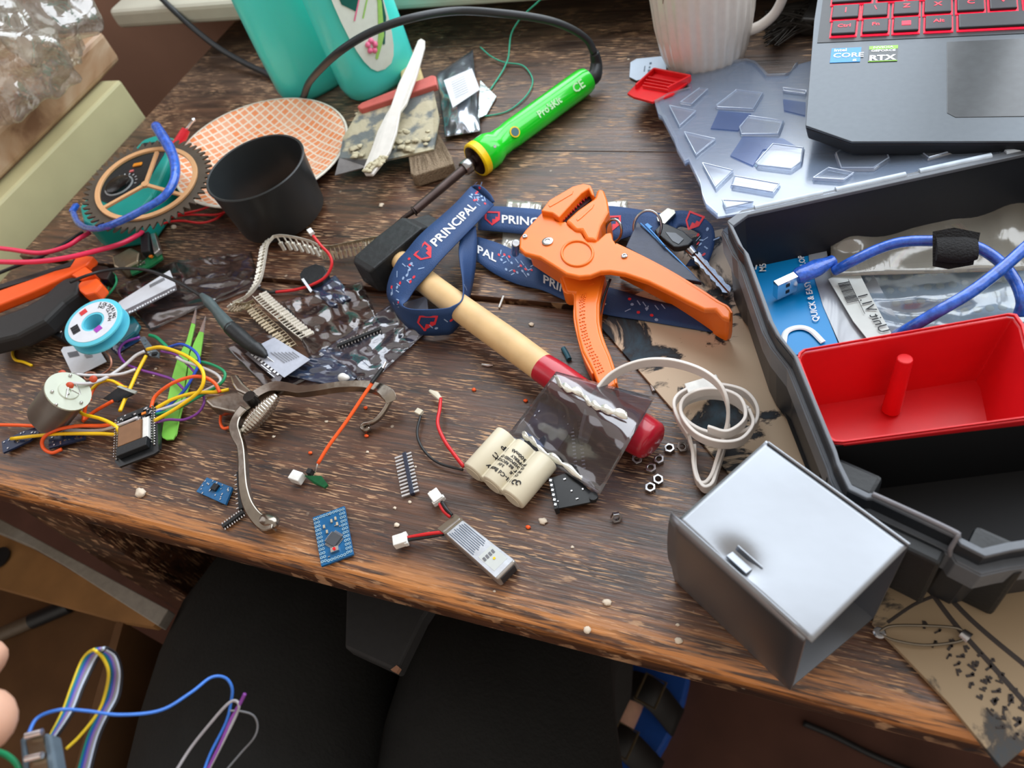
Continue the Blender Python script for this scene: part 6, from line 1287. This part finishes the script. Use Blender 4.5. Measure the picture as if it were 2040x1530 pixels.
header('row of header pins inside the shiny bag under the lanyard', (672, 690), (760, 655), 14, z=3)
wh_ = tag(MB().blob(W(684, 752, 4), .0042, 3, .2, 8, (1, .7, .6)).build('white_push_button', white_pl, None, smooth='all'), 'small white square-ish plastic bit on the blue film', 'plastic bit')
# ================================================================ back left tools
bs = thing('paint_brush', 'flat paint brush with stiff tan bristles and a pale handle under the scraper', 'brush', W(840, 250, 0))
MB().prism(L('793,118 797,98 808,90 820,96 832,118 842,150 840,165 800,168', 12), .008).build('handle', M('varnished_pine', (214, 190, 136), .4), bs, bevel=.002)
MB().lathe([(0, 0), (.004, 0), (.004, .0003), (0, .0003)], W(808, 108, 12.1), n=16).build('hanging_hole', M('hole_brown', (110, 76, 40), .7), bs)
brm = M('bristle_tan', (140, 122, 100), .8, var=.25, scale=900, bump=.8)
MB().prism(L('812,300 818,345 826,350 903,326 900,312 866,252 830,262', 12), .011).build('bristles', brm, bs, bevel=.001)
mb = MB(); rdm = random.Random(3)
for k in range(260):
    t = rdm.random(); a = W(822 + 50 * t, 300 - 40 * t, 12); b_ = W(822 + 82 * t + rdm.uniform(-3, 3), 350 - 26 * t + rdm.uniform(-2, 3), 4 + rdm.random() * 8); mb.tube([a, (a + b_) / 2 + V((0, 0, .001)), b_], .00022, 3, cap=False)
tag(mb.build('bristle_ends', brm, bs), kind='stuff')
sp_ = thing('scraper', 'wide plaster-crusted filling scraper with a red clamp bar', 'scraper', W(780, 250, 4))
def plaster():
    m, nt, b = nodes('plaster_crusted_steel'); N = nt.nodes; K = nt.links
    tc = N.new('ShaderNodeTexCoord'); n1 = N.new('ShaderNodeTexNoise'); n1.inputs['Scale'].default_value = 60; n1.inputs['Detail'].default_value = 6; K.new(tc.outputs['Object'], n1.inputs['Vector'])
    r = N.new('ShaderNodeValToRGB'); r.color_ramp.elements[0].position = .44; r.color_ramp.elements[1].position = .54; r.color_ramp.elements[0].color = lin((104, 110, 110)); r.color_ramp.elements[1].color = lin((178, 170, 144)); K.new(n1.outputs['Fac'], r.inputs[0]); K.new(r.outputs[0], b.inputs['Base Color']); b.inputs['Roughness'].default_value = .6
    bp_ = N.new('ShaderNodeBump'); bp_.inputs['Strength'].default_value = .8; bp_.inputs['Distance'].default_value = .003; K.new(n1.outputs['Fac'], bp_.inputs['Height']); K.new(bp_.outputs[0], b.inputs['Normal']); return m
pla = plaster()
MB().prism([W(717, 216, 20), W(862, 172, 20), W(875, 235, 18), W(864, 297, 14), W(761, 320, 14), W(676, 316, 14), W(683, 274, 16)], .0016).build('blade', pla, sp_)
MB().prism([W(676, 314, 14.5), W(761, 318, 14.5), W(730, 332, 10), W(667, 349, 8)], .0008).build('steel_edge', M('bare_blade', (150, 152, 156), .35, .8), sp_)
MB().prism(L('711,212 720,204 860,149 868,151 870,168 718,217', 24), .006).build('clamp_bar', M('faded_red_bar', (190, 92, 84), .5, var=.15, scale=60), sp_, bevel=.001)
crust = M('dried_plaster', (188, 180, 152), .85, var=.15, scale=200, bump=.8)
mb = MB(); rdm = random.Random(8)
for k in range(46):
    t = rdm.random(); x, y = (690 + 170 * t, 305 - 30 * t + rdm.uniform(-12, 10)) if k % 2 else (rdm.uniform(700, 860), rdm.uniform(225, 300)); mb.blob(W(x, y, 16), rdm.uniform(.0012, .0034), k, .6, 5, (1.3, 1, .35))
tag(mb.build('plaster_crust', crust, sp_, smooth='all'), kind='stuff')
kn = thing('plastic_knife', 'white plastic knife with a plaster-caked blade lying across the scraper', 'knife', W(790, 200, 24))
MB().prism([W(x, y, z) for x, y, z in ((832, 80, 34), (839, 76, 34), (846, 80, 34), (846, 92, 33), (830, 150, 31), (809, 206, 29), (797, 222, 28), (790, 262, 26), (777, 300, 24), (761, 324, 23), (742, 347, 22), (727, 347, 22), (722, 338, 22), (738, 300, 24), (751, 262, 26), (767, 230, 28), (777, 214, 29), (793, 167, 31), (818, 115, 33))], .0025).build('knife_body', M('ivory_plastic', (214, 210, 204), .35, var=.04), kn, bevel=.0008)
mb = MB()
for k in range(22):
    t = k / 21; mb.blob(W(764 - 36 * t + (k % 3) * 3, 318 + 24 * t - (k % 4) * 3, 23.5), rdm.uniform(.0012, .0026), k, .6, 5, (1.2, 1, .5))
tag(mb.build('plaster_crust', crust, kn, smooth='all'), kind='stuff')
sv = thing('foil_packet', 'silver antistatic packet with a white label beside the scraper', 'packet', W(920, 190, 0))
def sf(u, v):
    x = (869 * (1 - u) + 942 * u) * (1 - v) + (887 * (1 - u) + 957 * u) * v; y = (149 * (1 - u) + 99 * u) * (1 - v) + (272 * (1 - u) + 261 * u) * v; return W(x, y, 4 + 9 * math.sin(u * 3.1) * math.sin(v * 3.1) ** .6 + 3 * noise.noise(V((u * 5, v * 6, 3))))
MB().sheet(sf, 24, 28, .0004).build('foil', M('dark_mirror_foil', (178, 186, 198), .24, .85, .3, 60, .5), sv, smooth='all')
MB().prism([W(957, 160, 6), W(989, 192, 2), W(969, 228, 2), W(952, 236, 5)], .0005).build('corner_fold', M('pale_foil', (170, 180, 180), .2, .8, .3, 60, .6), sv)
MB().prism([W(884, 160, 16), W(940, 136, 14), W(956, 178, 15), W(902, 214, 17)], .0004).build('label', label_w, sv)
mb = MB(); X = W(925, 146, 16) - W(890, 163, 16); Y = W(900, 205, 17) - W(890, 165, 17)
for k in range(8): mb.box(W(912, 158, 17.2) + Y * (k * .11), (.013, .0004, .0001), X=X)
mb.build('print_lines', M('grey_ink', (110, 112, 118)), sv)
gth = M('green_thread', (60, 170, 140), .7)
wire('green_thread', 'thin green thread tangled behind the soldering iron, long looping piece', L('1084,-10,60 1076,0,56 1047,26,40 1033,42,30 1018,70,18 1013,112,6 1006,132,3 996,150,1.5 976,180,1'), 0.0007, gth, 'green threads by the iron', cat='thread')
wire('green_thread', 'thin green thread making the round loop by the iron cord', L('957,94,6 978,112,4 1004,124,3 1040,130,2 1058,150,2 1060,170,2 1044,196,1.5 1010,222,1 965,232,1'), 0.0006, gth, 'green threads by the iron', cat='thread')
# ================================================================ crumbs and offcuts on the wood
cr_o = M('orange_pvc', (250, 96, 36)); cr_w = M('chalk_crumb', (220, 206, 186), .8)
for (x, y) in ((1047, 798), (1052, 1050), (728, 812), (730, 868), (618, 902), (944, 776)):
    tag(MB().blob(W(x, y, .8), .0011, x, .3, 6, (1.3, 1, .8)).build('insulation_offcut', cr_o, None, smooth='all'), 'tiny orange insulation offcut lying on the bare wood', 'crumb', 'orange insulation offcuts')
rdm = random.Random(21)
for (x, y, s_) in ((790, 1046, 1.6), (1210, 1200, 1.9), (1170, 1255, 1.8), (1352, 1276, 1.6), (279, 982, 3.6), (1082, 1038, 2.0), (816, 1000, 1.0), (786, 1012, .9), (732, 900, .9), (1140, 1090, .8), (1058, 646, 1.6), (346, 452, 2.4), (760, 408, 2.0), (1350, 1245, .8), (310, 735, 1.0), (306, 748, .9), (275, 763, .9), (1252, 118, .9), (1275, 262, .8), (985, 1178, .7), (858, 980, .8), (828, 930, .7), (650, 840, 1.0), (545, 870, 1.0)):
    tag(MB().blob(W(x, y, s_ * .3), .0009 * s_, x, .6, 6, (1.3, 1, .5)).build('crumb', cr_w, None, smooth='all'), 'small pale crumb lying loose on the wood', 'crumb', 'pale crumbs scattered on the table')
wire('fibre_offcut', 'short white plastic sliver lying above the wooden handle', L('1003,590,1 999,600,1 994,613,1'), .0007, white_pl, cat='offcut')
tag(MB().tube(L('1122,694,1.5 1128,704,1.5 1134,716,1.5'), .0016, 10).build('heat_shrink_offcut', M('petrol_sleeve', (40, 92, 110), .5), None, smooth=True), 'short petrol blue sleeve lying just above the hammer handle', 'offcut')
tag(MB().tube(L('960,726,.8 972,728,.8 982,727,.8'), [.0006, .0009, .0005], 6).build('resistor_lead', silver_w, None, smooth=True), 'tiny shiny cut lead on the wood left of the hammer handle', 'offcut')
tag(MB().tube(L('1298,768,1 1302,780,1'), .001, 8).build('resistor_lead', silver_w, None, smooth=True), 'tiny silver pin next to the cardboard edge by the white cable', 'offcut')
# ================================================================ below the front edge: ribbon cable, module, person
rc = thing('ribbon_cable', 'multicoloured ribbon cable looped in the air in front of the table', 'cable', W(190, 1400, 90))
rcols = [('yellow', (240, 210, 50)), ('teal', (30, 140, 130)), ('blue', (46, 96, 190)), ('violet', (140, 110, 190)), ('grey', (150, 150, 158)), ('white', (206, 222, 244)), ('black', (26, 28, 34))]
def rib(sA, sB, n0=0, n1=7):
    A, B = curve(L(sA), 8), curve(L(sB), 8); B = resample(B, len(A))
    for k in range(n0, n1):
        t = (k + .5) / 7; MB().tube([a.lerp(b_, t) for a, b_ in zip(A, B)], 0.00056, 8).build('strand', M('ribbon_' + rcols[k][0], rcols[k][1], .4, var=.03), rc, smooth='all')
rib('96,1472,112 122,1420,112 140,1370,112 158,1322,112 172,1302,114 186,1294,118', '104,1482,112 148,1418,112 168,1370,112 190,1325,112 204,1300,114 214,1290,116')
rib('186,1294,118 204,1308,112 214,1330,106 214,1352,100 206,1386,96 190,1422,94 168,1470,92 148,1540,90', '214,1290,114 234,1304,108 244,1335,102 244,1362,98 238,1392,96 220,1425,96 200,1470,94 182,1540,92', 1, 7)
MB().tube(curve(L('190,1296,118 206,1312,112 216,1340,106 210,1380,98 195,1420,95 160,1465,94 132,1492,94'), 8), 0.0006, 8).build('strand', M('ribbon_yellow', (240, 210, 50)), rc, smooth='all')
wire('loose_wire', 'single bright blue wire curving across the lap in front of the table', L('56,1462,124 75,1430,122 120,1414,120 170,1416,114 240,1424,108 320,1415,100 380,1380,94 420,1350,90 448,1350,86 462,1370,82 460,1400,78 450,1440,76 420,1500,74 405,1540,74'), .00058, M('bright_blue_pvc', (58, 120, 214), .35), cat='wire')
wire('loose_wire', 'grey white wire bent over at the right end of the bundle', L('345,1545,76 380,1490,76 420,1440,78 450,1406,80 466,1396,80 476,1404,80 470,1425,78 448,1470,76 412,1540,74'), .0006, M('grey_pvc', (160, 158, 162), .4), cat='wire')
wire('loose_wire', 'purple wire ending upright at the right end of the bundle', L('488,1382,82 478,1402,80 462,1430,78 440,1480,76 408,1545,74'), .0007, pur, cat='wire')
wire('loose_wire', 'thin grey wire hooking down to the right over the dark trousers', L('458,1416,80 480,1417,78 504,1425,74 513,1445,70 506,1470,68 480,1500,66 450,1535,66'), .0004, M('fine_grey_wire', (110, 112, 116), .4), cat='wire')
md = thing('held_module', 'small steel and plastic connector module held in the fingers', 'module', W(75, 1500, 118))
mx_, my_ = (W(110, 1470, 120) - W(45, 1480, 120)), (W(75, 1530, 120) - W(70, 1475, 120))
MB().prism(L('38,1472 50,1466 60,1560 46,1560 40,1490', 122), .006).build('side_cheek', M('blue_grey_plastic', (84, 100, 112), .35), md, bevel=.0008)
MB().prism(L('86,1460 100,1462 116,1560 98,1560 88,1490', 122), .006).build('side_cheek', M('blue_grey_plastic', (84, 100, 112)), md, bevel=.0008)
for k, y in enumerate((1466, 1512)):
    MB().tube([W(52, y, 124), W(84, y - 8, 124)], .0011, 12).build('steel_roller', M('bright_plug_steel', (230, 232, 236)), md, smooth=True)
MB().prism(L('52,1474 84,1466 92,1500 58,1508', 122), .004).build('champagne_plate', M('champagne_metal', (160, 150, 128)), md); MB().prism(L('58,1516 92,1508 98,1560 62,1560', 122), .004).build('champagne_plate', M('champagne_metal', (160, 150, 128)), md)
wire('loose_wire', 'green, blue and purple wire ends leaving the module at the lower left corner', L('-10,1496,118 15,1506,118 35,1525,118 45,1550,118'), .0011, grn, cat='wire')
# person: one continuous skinned body (hand, arm, torso, legs, foot) in dark clothes
skin = M('skin', (214, 168, 144), .5, var=.05, scale=120, sss=.15)
pe = thing('person', 'seated person in black trousers and blue sandal, fingertips holding a small module', 'person', (-0.05, -0.2, -0.72))
def skinned(name, nodes_, edges, mt, root=0, sub=2):
    me = bpy.data.meshes.new(name); off = wloc(pe); me.from_pydata([V(p) - off for p, r in nodes_], edges, []); me.materials.append(mt)
    o = bpy.data.objects.new(name, me); COL.objects.link(o); o.parent = pe
    if not me.skin_vertices: me.attributes.new if False else None
    bm = bmesh.new(); bm.from_mesh(me); ly_ = bm.verts.layers.skin.verify()
    bm.verts.ensure_lookup_table()
    for i, (p, r) in enumerate(nodes_):
        s_ = bm.verts[i][ly_]; s_.radius = (r, r) if not isinstance(r, tuple) else r; s_.use_root = (i == root)
    bm.to_mesh(me); bm.free()
    o.modifiers.new('skin', 'SKIN').use_smooth_shade = True; d_ = o.modifiers.new('sub', 'SUBSURF'); d_.levels = sub; d_.render_levels = sub
    return o
pel = V((-0.12, -0.34, -0.20)); sh = V((-0.40, -0.30, 0.18)); el = V((-0.56, -0.12, 0.02)); wr = V((-0.40, -0.065, 0.115))
f1b, f1m, f1t = W(-120, 1330, 132), W(-45, 1310, 134), W(4, 1338, 128)
f2b, f2m, f2t = W(-120, 1470, 140), W(-30, 1430, 146), W(22, 1440, 134)
hand = (wr + W(-200, 1400, 136)) / 2
MF = W(1235, 1450, -690)
aR = W(1130, 1420, -640)
nd = [(pel, .13), (V((-0.14, -0.36, 0.02)), .13), (V((-0.16, -0.36, 0.20)), .13), (sh, .055), (el, .042), (wr, .024), (hand, (.030, .018)), (W(-160, 1400, 136), (.024, .014)),
      (f1b, .0100), (f1m, .0098), (f1t, .0088), (f2b, .0108), (f2m, .0106), (f2t, .0096),
      (W(-130, 1560, 128), .0085), (W(-40, 1600, 122), .0080), (W(20, 1590, 118), .0070), (W(-150, 1640, 126), .008), (W(-60, 1680, 120), .0075), (W(0, 1680, 116), .006), (W(-170, 1700, 122), .0072), (W(-90, 1750, 118), .0065), (W(-30, 1760, 115), .0055),
      (V((-0.08, -0.30, -0.27)), .085), (V((-0.22, 0.15, -0.27)), .060), (V((-0.20, 0.22, -0.45)), .050), (aR, .032), (MF + V((-.01, -.02, -.0)), .024), (MF + V((0.0, .03, -.0)), .024), (MF + V((.01, .07, -.005)), .020),
      (V((-0.22, -0.26, -0.27)), .085), (V((-0.42, 0.16, -0.27)), .060), (V((-0.43, 0.25, -0.45)), .050), (V((-0.44, 0.27, -0.66)), .032), (V((-0.45, 0.37, -0.70)), .024)]
ed_ = [(0, 1), (1, 2), (2, 3), (3, 4), (4, 5), (5, 6), (6, 7), (7, 8), (8, 9), (9, 10), (7, 11), (11, 12), (12, 13), (7, 14), (14, 15), (15, 16), (7, 17), (17, 18), (18, 19), (7, 20), (20, 21), (21, 22),
       (0, 23), (23, 24), (24, 25), (25, 26), (26, 27), (27, 28), (28, 29), (0, 30), (30, 31), (31, 32), (32, 33), (33, 34)]
skinned('body', nd, ed_, skin)
blkt = M('black_trouser_cloth', (30, 32, 32), .85, var=.12, scale=40, bump=.3, bscale=300)
td = [(pel, .15), (V((-0.08, -0.30, -0.27)), .115), (V((-0.165, 0.0, -0.27)), .112), (V((-0.22, 0.16, -0.27)), .095), (V((-0.205, 0.215, -0.42)), .080), (W(1160, 1400, -620), .062),
      (V((-0.22, -0.26, -0.27)), .115), (V((-0.355, 0.0, -0.27)), .128), (V((-0.45, 0.17, -0.27)), .105), (V((-0.43, 0.25, -0.42)), .085), (V((-0.44, 0.27, -0.62)), .075), (V((-0.12, -0.36, -0.02)), .14)]
skinned('trousers', td, [(0, 1), (1, 2), (2, 3), (3, 4), (4, 5), (0, 6), (6, 7), (7, 8), (8, 9), (9, 10), (0, 11)], blkt)
sbl = M('blue_sandal', (20, 74, 160), .55, var=.06)
def sandal(c, yaw_, nm):
    d_ = V((math.sin(yaw_), math.cos(yaw_), 0)); s_ = V((d_.y, -d_.x, 0)); pts = []
    for i in range(28):
        t = 2 * math.pi * i / 28; l = math.sin(t) * .135; w_ = math.cos(t) * (.048 + .012 * math.sin(t)); pts.append(V(c) + d_ * l + s_ * w_)
    o = MB().prism([p + V((0, 0, .028)) for p in pts], .028).build(nm, sbl, pe, bevel=.004)
    return o, d_, s_
sa_1, sa_2 = W(1315, 1320, -700), W(1195, 1580, -700)
sc_m = (sa_1 + sa_2) / 2; so1, sdir, sside = sandal(V((sc_m.x, sc_m.y, -0.72)), math.atan2((sa_1 - sa_2).x, (sa_1 - sa_2).y), 'sandal')
sbk = M('black_strap', (24, 24, 24), .6); bk = M('dull_buckle', (120, 108, 84), .35, .8)
for k, (x0_, y0_, x1_, y1_) in enumerate(((1225, 1350, 1350, 1440), (1150, 1440, 1310, 1545))):
    p = curve([W(x0_ - 40, y0_, -690), W((x0_ + x1_) / 2, (y0_ + y1_) / 2 - 20, -640), W(x1_, y1_, -690)], 8); MB().band([q + sdir * .018 for q in p], [q - sdir * .018 for q in p], .004, 2).build('sandal_strap', sbk, pe, smooth='all')
    c = p[len(p) // 2 + 1] + V((0, 0, .012)); mb = MB(); X = sside; e_ = [c + X * a_ + sdir * b2 for a_, b2 in ((-.013, -.017), (.013, -.017), (.013, .017), (-.013, .017), (-.013, -.017))]; mb.tube(e_, .0018, 6); mb.build('buckle', bk, pe)
# dark box under the table
ub = thing('dark_box', 'matt black flat case with a pale worn corner just under the table edge', 'box', W(760, 1290, -140))
MB().prism(L('690,1150 870,1190 842,1232 790,1338 686,1290', -112), .014).build('body', M('matt_black_board', (40, 42, 44), .7), ub, bevel=.002)
MB().prism(L('790,1325 796,1330 790,1340 778,1334', -111.5), .004).build('worn_corner', M('worn_corner', (160, 120, 96), .8), ub)

wire('floor_cable', 'black cable lying on the dark floor below the front edge of the table', L('1600,1440,-716 1660,1465,-716 1730,1500,-716 1800,1530,-716 1880,1560,-716'), .004, black_p, cat='cable')
dkb = thing('dark_brush', 'dark bristly brush lying between the mug and the laptop', 'brush', W(1570, 50, 0))
mb = MB(); rq = random.Random(9)
for k in range(150):
    a = W(1622 + rq.uniform(-6, 6), 30 + rq.uniform(-30, 26), rq.uniform(3, 14)); b_ = W(1530 + rq.uniform(-10, 20), 50 + rq.uniform(-28, 42), rq.uniform(1, 16)); mb.tube([a, (a + b_) / 2 + V((0, 0, .002)), b_], .0006, 3, cap=False)
tag(mb.build('bristles', M('dark_bristle', (62, 58, 54), .7), dkb), kind='stuff')
MB().box(W(1640, 25, 8), (.022, .045, .014), X=(.95, -.2, 0)).build('ferrule', M('dull_ferrule', (60, 58, 56), .5, .5), dkb, bevel=.002)
